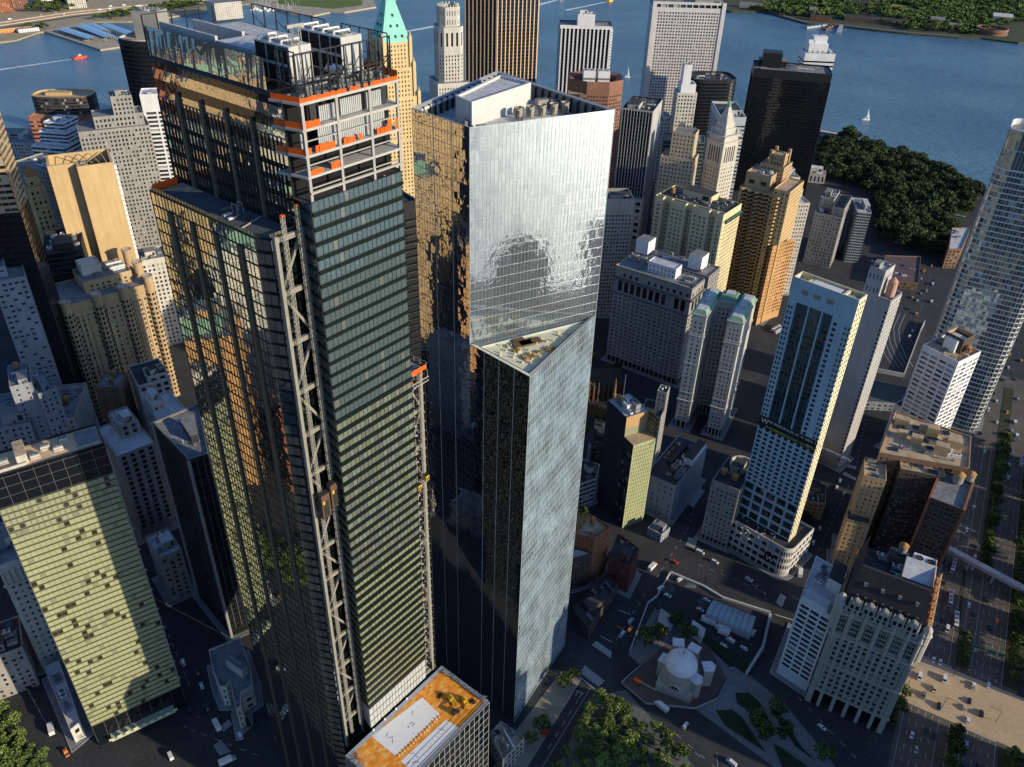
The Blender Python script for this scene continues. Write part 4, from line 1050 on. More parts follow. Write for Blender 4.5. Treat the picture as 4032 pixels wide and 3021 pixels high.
    def net(z0, segs):
        mb = MB()
        for a0, a1, h in segs:
            k = max(1, int((a1-a0)/1.2)); 
            for i in range(k):
                if rnd.random() < .12: continue
                x0, x1 = a0+(a1-a0)*i/k, a0+(a1-a0)*(i+1)/k; h0, h1 = h*rnd.uniform(.75,1.05), h*rnd.uniform(.75,1.05); o0, o1 = rnd.uniform(-.25,.1), rnd.uniform(-.25,.1)
                mb.quad((*T(x0,-167.4+o0),z0),(*T(x1,-167.4+o1),z0),(*T(x1,-167.3+o1),z0+h1),(*T(x0,-167.3+o0),z0+h0),0)
        mb.build('safety_netting', [ORANGE], root, org)
    net(329, ((127,159.6,1.15),)); net(322.6, ((127.2,132.5,2.0),)); net(316, ((127.5,136.5,2.1),(139.5,146,1.9),(151,155,1.8),(155,159.4,3.2))); net(310.6, ((127.2,132,1.6),(133.5,138.5,2.0)))
    mb = MB()
    for i in range(5): mb.quad((*T(124.6+i*.46,-175.8+i*1.65),329),(*T(125.06+i*.46,-174.15+i*1.65),329),(*T(125.06+i*.46,-174.15+i*1.65),330.4),(*T(124.6+i*.46,-175.8+i*1.65),330.5),0)
    for z in (322.6,316): mb.quad((*T(124.6,-175.8),z),(*T(126.8,-167.5),z),(*T(126.8,-167.5),z+1.7),(*T(124.6,-175.8),z+1.5),0)
    for i in range(9): mb.quad((*T(160.6,-168.5-i*2),329),(*T(160.6,-170.5-i*2),329),(*T(160.6,-170.5-i*2),331+rnd.random()),(*T(160.6,-168.5-i*2),331),0)
    mb.build('safety_netting', [ORANGE], root, org)
    # bracing bays either side of the front bay
    BEAM = plain('brace_steel', (.27,.255,.22), .5)
    zs = [294,278,262,245,229,213,197,180,165,149,132.5,116,99,83]
    def brace(a0, a1, n, ztop, flip):
        for a in (a0, a1):
            mb = MB(); mb.box(T(a,n), UF, .55, .6, 66, ztop+.6, 0); mb.box(T(a,n-.95), UF, .2, .3, 66, ztop, 1); mb.build('brace_column', [BEAM, DARK], root, org)
        zz = [z for z in zs if z <= ztop+1]
        for i, z in enumerate(zz):
            mb = MB(); mb.beam((*T(a0+.5,n),z-.5),(*T(a1-.5,n),z-.5),.9,0,1.5); mb.build('brace_beam', [BEAM], root, org)
            if i+1 < len(zz):
                p, q = ((a0,z),(a1,zz[i+1])) if (i % 2 == flip) else ((a1,z),(a0,zz[i+1]))
                mb = MB(); mb.beam((*T(p[0],n-.5),p[1]-1),(*T(q[0],n-.5),q[1]),.8,0); mb.build('brace_diagonal', [BEAM], root, org)
    brace(119.2,127.9,-174.4,294,1); brace(161.9,169.4,-173.6,229,0)
    mb = MB(); mb.quad((*T(118.8,-176.6),66),(*T(129,-176.6),66),(*T(129,-176.6),293),(*T(118.8,-176.6),293),0); mb.build('bay_glass', [MIRG], root, org)
    # right block, still open behind its bracing
    P = [T(160.6,-176.6), T(172,-176.6), T(172,-226), T(160.6,-226)]
    mb = MB(); facade(mb, T(171.2,-173.2), T(171.2,-226), 60, 229.5, S()); mb.quad((*T(160.6,-176.5),60),(*T(171.2,-176.5),60),(*T(171.2,-176.5),229),(*T(160.6,-176.5),229),6)
    for k in range(40): z = 63+k*4.15; mb.beam((*T(160.6,-175.8),z),(*T(171,-175.8),z),1.2,7,.5)
    for i in range(10): z = 180+i*4.6; mb.box(T(163.5+(i%2)*3,-174.9), UF, 1.5, .6, z, z+.35, 7)
    mb.poly([(*p,229) for p in ccw([T(160.6,-172.6), T(171.4,-172.6), T(171.4,-226), T(160.6,-226)])], 7)
    mb.build('right_block', [SPN, MULL, MIRB, MIR, MIRG, MIRB, BLACK, CONC], root, org)
    mb = MB()
    for i in range(8): a0 = 161+i*1.28; mb.quad((*T(a0,-172.4),229),(*T(a0+1.28,-172.4),229),(*T(a0+1.28,-172.4),230.6+rnd.random()*.4),(*T(a0,-172.4),230.8),0)
    for i in range(6): n0 = -173-i*1.8; mb.quad((*T(161,n0),229),(*T(161,n0-1.8),229),(*T(161,n0-1.8),230.8),(*T(161,n0),230.5),0)
    mb.build('safety_netting', [ORANGE], root, org)
    mb = MB()
    for i in range(12):
        n0 = -172.6-i*3; mb.beam((*T(171.5,n0),228),(*T(171.5,n0),231.5),.15,0)
        if i: mb.beam((*T(171.5,n0+3),231.4),(*T(171.5,n0),231.4),.12,0); mb.beam((*T(171.5,n0+3),230.2),(*T(171.5,n0),230.2),.12,0)
    for i in range(5): mb.beam((*T(161+i*2.5,-171.6),226),(*T(161+i*2.5,-171.6),229),.15,0); 
    for z in (226,224.5): mb.beam((*T(160.8,-171.6),z),(*T(171.5,-171.6),z),.3,0)
    mb.build('guard_rail', [STW], root, org)
    # roof works
    def ctower(P, z0, z1, rows, fans):
        P = ccw(P); mb = MB(); mb.prism(P, z0, z1, 0, 1); c2 = cen(P)
        o = mb.build('cooling_tower', [masonry('galvanised_panel', (.44,.44,.42), .1), ROOF_L], root, org)
        # louvre side faces the lower a side
        S_ = sorted(P, key=lambda p: p[0]*.617+p[1]*.787)[:2]; S_.sort(key=lambda p: p[0]*.787-p[1]*.617); a, b_ = S_
        L = math.dist(a,b_); d = unit(sub(b_,a)); q = (d[1],-d[0]); m2 = MB()
        if (q[0]*UF[0]+q[1]*UF[1]) > 0: q = (-q[0],-q[1])
        k = rows
        for i in range(k):
            for j in range(2):
                x0, x1 = L*(i+.06)/k, L*(i+.94)/k; y0, y1 = z0+(z1-z0)*(j*.5+.04), z0+(z1-z0)*(j*.5+.46)
                m2.quad(*[(a[0]+d[0]*x+q[0]*.1, a[1]+d[1]*x+q[1]*.1, y) for x, y in ((x0,y0),(x1,y0),(x1,y1),(x0,y1))], 0)
        m2.build('louvre', [BLACK], o, org)
        for i in range(fans):
            t = (i+.5)/fans; p = (a[0]+d[0]*L*t+UF[0]*3.4, a[1]+d[1]*L*t+UF[1]*3.4); f = MB()
            f.lathe(p, [(1.75,z1),(1.75,z1+.5),(1.5,z1+.5),(1.5,z1+.05)], 16, 0, False); f.poly([(p[0]+1.5*math.cos(x*.3927), p[1]+1.5*math.sin(x*.3927), z1+.06) for x in range(16)], 1)
            for x in range(5): f.beam((*p,z1+.3),(p[0]+1.45*math.cos(x*1.257),p[1]+1.45*math.sin(x*1.257),z1+.3),.45,0,.06)
            f.build('fan', [STEEL, DARK], o, org)
        m2 = MB()
        for i in range(fans):
            t = (i+.15)/fans; p0 = (a[0]+d[0]*L*t+UF[0]*1, a[1]+d[1]*L*t+UF[1]*1); p1 = (p0[0]+UF[0]*5.2, p0[1]+UF[1]*5.2)
            m2.beam((*p0,z1+.8),(*p1,z1+.8),.4); m2.beam((*p0,z1),(*p0,z1+.9),.4); m2.beam((*p1,z1),(*p1,z1+.9),.4)
        m2.build('pipe', [WHITE], o, org)
    ctower([T(131.2,-188.8), T(131.2,-175.2), T(138,-175.2), T(138,-188.8)], 331, 340, 3, 3)
    ctower([T(147.7,-192), T(147.7,-175.2), T(154.8,-175.2), T(154.8,-192)], 331, 340, 4, 4)
    mb = MB(); mb.prism(ccw([T(131.5,-189.5), T(146.5,-189.5), T(146.5,-206), T(131.5,-206)]), 329, 337, 0, 1); mb.prism(ccw([T(148,-196), T(157,-196), T(157,-232), T(148,-232)]), 329, 335, 0, 1); mb.prism(ccw([T(129,-210), T(146,-210), T(146,-233), T(129,-233)]), 329, 334, 0, 1)
    mb.prism(ccw([T(131.5,-206.5), T(132.3,-206.5), T(132.3,-233), T(131.5,-233)]), 329, 338, 0, 1); mb.prism(ccw([T(140,-206.5), T(140.8,-206.5), T(140.8,-230), T(140,-230)]), 334, 338, 0, 1); mb.build('concrete_core', [CONC, ROOF_L], root, org)
    mb = MB(); 
    for k in (0,1):
        q = T(143.2+k*2.2,-173.2); v = 8
        for i in range(v):
            t0, t1 = math.pi*i/v, math.pi*(i+1)/v
            p = [(T(143.2+k*2.2+.85*math.cos(t),n),331+1.5+1.5*math.sin(t)) for t in (t0,t1) for n in (-176,-172)]
            mb.quad((*p[0][0],p[0][1]),(*p[2][0],p[2][1]),(*p[3][0],p[3][1]),(*p[1][0],p[1][1]),0)
    mb.build('duct_elbow', [plain('shiny_duct', (.7,.7,.72), .25, .9)], root, org)
    def frame(pts, z0=329, z1=340, w=.32, lean=.9):
        for i, p in enumerate(pts):
            mb = MB(); q = T(*p); r = T(p[0]+lean*.0, p[1]); b_ = T(p[0]+.9, p[1]-1.6); mb.beam((*q,z0),(*r,z1),w); mb.beam((*b_,z0),(*r,z1-.4),w*.8)
            if i:
                o = T(*pts[i-1]); mb.beam((*o,z1),(*r,z1),w*.8); mb.beam((*o,z0+5),(*r,z0+5),w*.6); mb.beam((*o,z0+5),(*r,z0+1 if i % 2 else z1-3),w*.5)
                if i % 2: mb.beam((*o,z0+.5),(*r,z0+5),w*.5)
            mb.build('steel_frame', [DARK], root, org)
    frame([(127+i*2.6,-168.3) for i in range(13)])
    frame([(160,-171-i*3.6) for i in range(6)]); frame([(160,-196-i*5.5) for i in range(7)]); frame([(150-i*4.5,-234.5) for i in range(6)]); frame([(128.6,-170-i*2.4) for i in range(4)], lean=0)
    mb = MB()
    for i in range(26):
        a = rnd.uniform(129,158); n = rnd.uniform(-174.5,-169.5); b_ = a+rnd.uniform(2,8); z = rnd.uniform(329.4,333); mb.beam((*T(a,n),z),(*T(min(b_,159),n+rnd.uniform(-1,1)),z+rnd.uniform(-.5,.5)),rnd.uniform(.2,.6))
    for i in range(10): mb.box(T(rnd.uniform(130,158),rnd.uniform(-174,-170)), UF, rnd.uniform(.6,1.6), rnd.uniform(.5,1.2), 329, 329+rnd.uniform(.6,2.4))
    mb.build('pipework', [GREYM], root, org)
    mb = MB(); q = T(134.6,-176.2); 
    for z in range(8):
        for a, b_ in ((-1,-1),(1,-1),(1,1),(-1,1)):
            mb.beam((q[0]+a,q[1]+b_,331+z*1.7),(q[0]+a,q[1]+b_,332.7+z*1.7),.16); mb.beam((q[0]+a,q[1]+b_,331+z*1.7),(q[0]-b_,q[1]+a,332.7+z*1.7),.1)
    mb.box(q, UF, 2.6, .4, 344, 344.8); mb.build('crane_mast', [STW], root, org)
    # podium
    P = [T(112,-166.5), T(112,-138.6), T(168.2,-138.6), T(168.2,-166.5)]; P = ccw(P)
    mb = MB()
    for i in range(4): facade(mb, P[i], P[(i+1)%4], 0, 75.4, S(bay=3, fl=5, span=.1, glass=[MIRB,MIR,MIRB,G_DARK], trim=ALU, mw=.2, hw=.2))
    mb.build('podium_glass', [SPN, ALU, MIRB, MIR, MIRB, G_DARK], root, org)
    mb = MB(); mb.poly([(*p,74.6) for p in P], 0); I = inset(P, 1.6)
    for i in range(4): j=(i+1)%4; mb.quad((*P[i],75.5),(*P[j],75.5),(*I[j],75.2),(*I[i],75.2),1)
    mb.build('podium_roof', [CONC, plain('steel_trim_blue', (.30,.33,.40), .4)], root, org)
    mb = MB(); tones = []
    x = 114.2
    while x < 166.2:
        n = -165.2
        while n < -139.8:
            w = 1.9; mb.quad((*T(x,n+1.27),74.66),(*T(x,n),74.66),(*T(x+w,n),74.66),(*T(x+w,n+1.27),74.66), rnd.choice([0,0,0,1,1,2])); n += 1.27
        x += 1.9
    mb.build('sheathing_board', [plain('sheathing_a', (.90,.36,.05), .7), plain('sheathing_b', (.80,.28,.03), .7), plain('sheathing_c', (.92,.50,.14), .7)], root, org)
    WM = masonry('white_membrane', (.97,.96,.92), .06, grime=.05)
    for q in ([T(125,-165.4), T(125.2,-151.6), T(150.4,-151), T(151.6,-162.2)], [T(125,-148.2), T(124.8,-139.4), T(151,-139.4), T(150.2,-147.2)]):
        mb = MB(); mb.poly([(*p,74.72) for p in ccw(q)], 0)
        for i in range(9):
            a = rnd.uniform(127,147); n = rnd.uniform(-161,-153) if q[0][1] > T(125,-150)[1] else rnd.uniform(-147,-141); mb.beam((*T(a,n),74.74),(*T(a+rnd.uniform(-2,2),n+rnd.uniform(-1.5,1.5)),74.74),.14,1)
        mb.build('white_membrane', [WM, GREYM], root, org)
    mb = MB()
    for i in range(16): mb.box(T(126+i*1.55,-150+rnd.uniform(-.3,.3)), UF, .22, .22, 74.7, 75.2)
    for i in range(16): mb.box(T(127+i*1.6,-166.1), UF, .35, .2, 74.7, 76.4 if i % 4 == 0 else 75.2)
    mb.build('membrane_weight', [WHITE], root, org)
    mb = MB()
    for i in range(30):
        a = 113+i*1.88; mb.beam((*T(a,-139.2),75.4),(*T(a,-139.2),76.8),.1); 
    for z in (76,76.7): mb.beam((*T(112.5,-139.2),z),(*T(167.8,-139.2),z),.1); mb.beam((*T(167.6,-139.2),z),(*T(167.6,-165.5),z),.1); mb.beam((*T(112.6,-139.2),z),(*T(112.6,-165.5),z),.1)
    for i in range(26): a = T(166.8+rnd.random()*1.2,-141-rnd.random()*24); mb.beam((*a,75.6),(a[0]+rnd.uniform(-1.6,1.6),a[1]+rnd.uniform(-1.6,1.6),75.8+rnd.random()*.8),.22)
    for i in range(16): a = T(113+rnd.random()*3,-158-rnd.random()*7); mb.beam((*a,75.2),(a[0]+rnd.uniform(-2,2),a[1]+rnd.uniform(-2,2),75.4+rnd.random()*2),.2)
    mb.build('guard_rail', [STEEL], root, org)
    return root
b_site()
def hoist(a, n, z0, z1, label):
    p = T(a, n); mb = MB(); h = .42
    cs = [(p[0]+UF[0]*s*h+NF[0]*t*h, p[1]+UF[1]*s*h+NF[1]*t*h) for s, t in ((-1,-1),(1,-1),(1,1),(-1,1))]
    for c in cs: mb.beam((*c,z0),(*c,z1),.11)
    z = z0
    while z < z1-1.4:
        for i in range(4): j=(i+1)%4; mb.beam((*cs[i],z),(*cs[j],z),.08); mb.beam((*cs[i],z),(*cs[j],z+1.5),.06)
        z += 1.5
    for i in range(4): mb.beam((*cs[i],z1),(*cs[(i+1)%4],z1),.3,1)
    o = mb.build('hoist_mast', [plain('hoist_zinc', (.50,.47,.39), .5), ORANGE], None, (*p,z0)); tag(o, label, 'hoist mast', 'lattice hoist masts on the bracing bays')
hoist(121.1,-172.6,75,300.5,'pale lattice hoist mast, left one of the pair on the left bracing bay')
hoist(126.1,-172.8,75,302,'pale lattice hoist mast beside the front glass bay, right one of the left pair')
hoist(163.4,-171.9,75,227,'pale lattice hoist mast next to the front bay on the short right bracing bay')
hoist(167.6,-171.9,75,229,'pale lattice hoist mast at the outer edge of the short right bracing bay')
def hoistcar(a, n, z, w, h, label, mats):
    p = T(a,n); t = thing('hoist_car', label, 'hoist car', (*p,z), 'hoist cars on the masts'); mb = MB(); org = (*p,z)
    mb.box(p, UF, w/2, .9, z, z+h, 0, None, True); mb.box(p, UF, w/2+.1, 1.0, z+h, z+h+.3, 1); mb.box(p, UF, w/2+.1, 1.0, z-.2, z, 1)
    mb.build('cabin', mats, t, org); mb = MB(); q = T(a, n+.93); mb.box(q, UF, w*.36, .05, z+.3, z+h*.72, 0); mb.build('gate', [mats[1]], t, org)
    mb = MB(); mb.box(T(a-w*.25,n+.98), UF, .35, .05, z+h*.6, z+h*.75); mb.build('sign_plate', [plain('sign_yellow', (.7,.42,.05), .5)], t, org)
BRN = masonry('hoist_brown', (.14,.075,.05), .3)
hoistcar(121.4,-171.2,196,3.3,9.5,'rust brown hoist car halfway up the left bracing bay, nearer the outer column',[BRN,DARK]); hoistcar(125.6,-171.2,198,3.6,9.5,'rust brown hoist car halfway up the left bracing bay, nearer the glass bay',[BRN,DARK])
YEL = plain('machine_yellow', (.80,.50,.04), .5)
hoistcar(163.4,-170.8,180,1.6,2.2,'small yellow hoist cage on the inner mast of the right bracing bay',[YEL,DARK]); hoistcar(167.6,-170.8,182,1.6,2.2,'small yellow hoist cage on the outer mast of the right bracing bay',[YEL,DARK])
def lift(a, n, ang, label, col, z=74.75, s=1.0):
    p = T(a,n); t = thing('boom_lift', label, 'boom lift', (*p,z), 'machines on the orange podium roof'); org = (*p,z); u = (math.cos(ang), math.sin(ang)); v = (-u[1],u[0])
    mb = MB(); mb.box(p, u, 1.7*s, .95*s, z+.5, z+1.1, 0, None, True); mb.box((p[0]-u[0]*.6*s,p[1]-u[1]*.6*s), u, .9*s, .8*s, z+1.1, z+1.9, 0); mb.build('chassis', [col], t, org)
    for a_, b_ in ((-1.2,-1),(1.2,-1),(1.2,1),(-1.2,1)):
        c = (p[0]+u[0]*a_*s+v[0]*b_*.95*s, p[1]+u[1]*a_*s+v[1]*b_*.95*s); m2 = MB(); m2.box(c, u, .42*s, .18, z+.05, z+.85); m2.build('wheel', [DARK], t, org)
    mb = MB(); mb.beam((p[0]-u[0]*1.5*s,p[1]-u[1]*1.5*s,z+2),(p[0]+u[0]*3.2*s,p[1]+u[1]*3.2*s,z+2.6),.35*s); e = (p[0]+u[0]*3.6*s,p[1]+u[1]*3.6*s)
    mb.build('boom', [col], t, org); mb = MB(); mb.box(e, u, .5*s, .9*s, z+1.6, z+1.75)
    for a_, b_ in ((-1,-1),(1,-1),(1,1),(-1,1)): c = (e[0]+u[0]*.5*a_*s+v[0]*.9*b_*s, e[1]+u[1]*.5*a_*s+v[1]*.9*b_*s); mb.beam((*c,z+1.7),(*c,z+2.8),.09)
    mb.build('basket', [col], t, org)
lift(158.5,-151.5,-.9,'yellow boom lift with raised basket on orange podium roof, first of the row',YEL,s=1.15); lift(161.5,-146.5,-1.0,'yellow boom lift close to the podium corner railing, second of the row',YEL,s=1.1)
lift(155.2,-146.2,.5,'dark grey scissor machine standing apart by the white membrane',DARK,s=.9)
for a, n, k in ((156.5,-157.5,0),(163.6,-144.6,1)):
    p = T(a,n); mb = MB()
    for i in range(5): mb.lathe((p[0]+rnd.uniform(-1.2,1.2),p[1]+rnd.uniform(-1,1)), [(.7,74.72),(.75,74.95),(.5,74.97)], 10, 0, False)
    o = mb.build('hose_coil', [DARK], None, (*p,74.7)); tag(o, ('dark hose coils lying near the back of the orange podium roof','dark hose coils lying at the front corner of the orange podium roof')[k], 'hose coil', 'hose coils on the podium roof')
# ================================================================== silver glass skyscraper with the cut corner
def b_silver():
    F, Rr, Bk, LL, L = (6.7,258.9), (34.5,308.6), (-10.3,361), (-39.4,302.2), (-17.2,281.2)
    c = (2,305); org = (*c,0)
    root = thing('glass_skyscraper', 'sharp-edged mirror glass skyscraper with a triangular roof terrace cut into its corner', 'skyscraper', org)
    GM = glassy('silver_mirror_glass', (.50,.57,.64), .02, .86, .5, wav=.03, wscale=.6); GS = glassy('silver_blue_glass', (.30,.43,.54), .05, .5, .5, wav=.012, wscale=.6, var=.5); GS2 = glassy('silver_blue_glass_b', (.24,.36,.45), .05, .55, .5, wav=.012, wscale=.6, var=.5); GM2 = glassy('silver_mirror_glass_b', (.45,.53,.60), .02, .86, .5, wav=.03, wscale=.6)
    GD = glassy('side_mirror_glass', (.62,.62,.62), .015, 1.0, .5, wav=.035, wscale=.22)
    WM_ = plain('silver_mullion', (.60,.62,.62), .35, .3)
    g = [GM,GM2,GM2,GM]
    def sty(**k): return ST(GM2, 'curtain', **dict(dict(bay=1.52, fl=4.1, span=0, trim=WM_, glass=g, mw=.09, hw=.11, mo=.05, top=.2, jit=.010), **k))
    mb = MB(); facade(mb, F, Rr, 5, 215, sty(bay=1.5, mw=.2, hw=.2)); facade(mb, F, Rr, 0, 5, sty(fl=5))
    mb.build('street_face_glass', mk(sty(glass=[GS,GS2,GS,GS2])), root, org)
    mb = MB(); facade(mb, L, Rr, 213, 301, sty(bay=1.5, mw=.055, hw=.07)); mb.build('upper_face_glass', mk(sty()), root, org)
    d = sty(trim=plain('dark_mullion_thin',(.10,.10,.10),.4), glass=[GD]*4, mw=.07, hw=.09, jit=.005); mb = MB(); facade(mb, LL, L, 0, 301, d); facade(mb, L, F, 0, 215, d); mb.build('side_face_glass', mk(d), root, org)
    mb = MB(); facade(mb, Rr, Bk, 0, 301, sty(bay=3)); facade(mb, Bk, LL, 0, 301, sty(bay=3)); mb.build('rear_face_glass', mk(sty()), root, org)
    mb = MB()
    for t in (.25,.5,.75):
        p = (L[0]+(F[0]-L[0])*t, L[1]+(F[1]-L[1])*t); mb.lathe(p, [(.16,0),(.16,215)], 6)
    for t in (.3,.62): p = (L[0]+(LL[0]-L[0])*t, L[1]+(LL[1]-L[1])*t); mb.lathe(p, [(.14,0),(.14,301)], 6)
    for p, z in ((F,215.2),(Rr,301),(L,301)): mb.lathe(p, [(.14,0 if p is not L else 215),(.14,z)], 6)
    mb.build('edge_fin', [WM_], root, org)
    CREAM = masonry('terrace_stone', (.80,.73,.58), .1)
    tri = ccw([F, Rr, L]); I = inset(tri, 1.5); mb = MB()
    for i in range(3):
        j = (i+1) % 3
        a, b_ = tri[i], tri[j]
        if {a, b_} == {Rr, L}: continue
        mb.quad((*a,215.2),(*b_,215.2),(*I[j],215),(*I[i],215),0); mb.quad((*I[j],213.6),(*I[i],213.6),(*I[i],215),(*I[j],215),1)
    mb.poly([(x,y,213.6) for x,y in tri], 2); mb.build('terrace', [CREAM, plain('terrace_wall', (.58,.54,.46), .6), masonry('terrace_pavers', (.80,.70,.52), .12)], root, org)
    J = inset(tri, 2.6); mb = MB()
    for i in range(3):
        a, b_ = J[i], J[(i+1)%3]
        mb.quad((*a,213.6),(*b_,213.6),(*b_,214.5),(*a,214.5),0)
    mb.build('glass_rail', [glassy('rail_glass', (.5,.55,.5), .1, .0, .5)], root, org)
    K = inset(tri, 4.2); mb = MB()
    ks = list(K); r2 = random.Random(5)
    def inside(p): return all((K[(i+1)%3][0]-K[i][0])*(p[1]-K[i][1])-(K[(i+1)%3][1]-K[i][1])*(p[0]-K[i][0]) > 0 for i in range(3))
    uu = unit(sub(Rr, L))
    n_ = 0
    while n_ < 40:
        p = (r2.uniform(-17,34), r2.uniform(259,309))
        if inside(p):
            mb.lathe(p, [(r2.uniform(.3,.55),213.6),(r2.uniform(.25,.5),214.35),(.1,214.5)], 6, 0); n_ += 1
    mb.build('planting_tuft', [plain('grass_tuft', (.60,.55,.34), .8)], root, org)
    mb = MB(); ce = cen(K)
    for k, (dx, dy, w, h) in enumerate(((-4,2,4.2,1.8),(-1,3.6,4.6,2.0),(-6,5,2.5,1.1))): mb.box((ce[0]+dx,ce[1]+dy), uu, w, h, 213.6, 214.4, 0)
    mb.build('sun_lounger', [plain('cushion_brown', (.14,.09,.06), .8)], root, org)
    mb = MB()
    for (dx, dy, w, h) in ((-1.5,-7.5,2.8,1.6),(7,-1,2.2,1.2),(-6.5,-3,1.6,.8),(2.5,-3.5,1.2,.7)):
        for i in range(6): mb.box((ce[0]+dx+uu[0]*(i-2.5)*w/3,ce[1]+dy+uu[1]*(i-2.5)*w/3), uu, w/9, h, 213.6, 214.3, 0)
    mb.build('slatted_bench', [masonry('bench_wood', (.42,.26,.08), .2)], root, org)
    # roof: parapet screens, plant room, cooling drums
    P = [L, Rr, Bk, LL]; mb = MB(); mb.poly([(*p,295) for p in ccw(P)], 0); mb.build('roof', [ROOF_L], root, org)
    I = inset(ccw(P), 1.2); Pc = ccw(P); mb = MB()
    for i in range(4):
        j = (i+1)%4; mb.quad((*Pc[i],301),(*Pc[j],301),(*I[j],300.6),(*I[i],300.6),0); mb.quad((*I[j],295),(*I[i],295),(*I[i],300.6),(*I[j],300.6),1)
        Ls = math.dist(I[i],I[j]); k = int(Ls/4); d_ = unit(sub(I[j],I[i])); q = (-d_[1],d_[0])
        for m in range(1,k): p = (I[i][0]+d_[0]*Ls*m/k+q[0]*.5, I[i][1]+d_[1]*Ls*m/k+q[1]*.5); mb.box(p, d_, .18, .5, 295, 300.4, 2)
    mb.build('parapet_screen', [plain('screen_silver', (.42,.43,.44), .4), plain('screen_inner', (.24,.235,.22), .6), DARK], root, org)
    Q = ccw([(-5.4,318), (-17.6,301), (-24,309), (-8.7,342), (3.6,331)]); mb = MB(); mb.prism(Q, 295, 303, 0)
    I2 = inset(Q, .8)
    for i in range(5): j=(i+1)%5; mb.quad((*Q[i],304),(*Q[j],304),(*I2[j],304),(*I2[i],304),0); mb.quad((*I2[j],303),(*I2[i],303),(*I2[i],304),(*I2[j],304),0); mb.quad((*Q[i],303),(*Q[j],303),(*Q[j],304),(*Q[i],304),0)
    mb.poly([(x,y,303.05) for x,y in I2], 1); mb.build('plant_room', [masonry('plant_panel', (.50,.50,.49), .1), ROOF_L], root, org)
    for k in range(6):
        p = (-2.4+4.45*k+1.5, 313.4+2.25*k); f = MB(); f.lathe(p, [(1.3,295.5),(1.7,299.2),(1.75,299.4),(1.55,299.4),(1.3,297)], 18, 0, False); f.poly([(p[0]+1.3*math.cos(a*.349),p[1]+1.3*math.sin(a*.349),297) for a in range(18)],1)
        for a in range(9): f.beam((p[0]+1.36*math.cos(a*.7),p[1]+1.36*math.sin(a*.7),295.5),(p[0]+1.76*math.cos(a*.7),p[1]+1.76*math.sin(a*.7),299.3),.12,2)
        f.build('cooling_drum', [masonry('drum_tan', (.36,.32,.25), .1), BLACK, DARK], root, org)
        m2 = MB(); q = (p[0]+1.2, p[1]-2.3); m2.beam((*q,296),(*q,298.6),.25); m2.beam((*q,298.6),(q[0]-1.4,q[1]+.2,298.8),.25); m2.build('pipe', [WHITE], root, org)
    for k in range(2): fan_unit(root, (8+k*5,329+k*1.5), uu, 2.3, 1.6, 295, 3.4, org, 3)
    for p in ((-14,298),(-19,303),(2,309)): mb = MB(); mb.box(p, uu, 1.8, 1, 295, 297); mb.build('air_handler', [GREYM], root, org)
    mb = MB(); 
    a, b_ = (LL[0]+3,LL[1]+3), (Bk[0]-1,Bk[1]-6); mb.beam((*a,299.5),(*b_,299.5),.9); 
    for t in (.2,.5,.8): q = (a[0]+(b_[0]-a[0])*t, a[1]+(b_[1]-a[1])*t); mb.beam((*q,295),(*q,299.5),.4)
    mb.build('window_cleaning_track', [WHITE], root, org)
    # retail base canopy
    return root
b_silver()
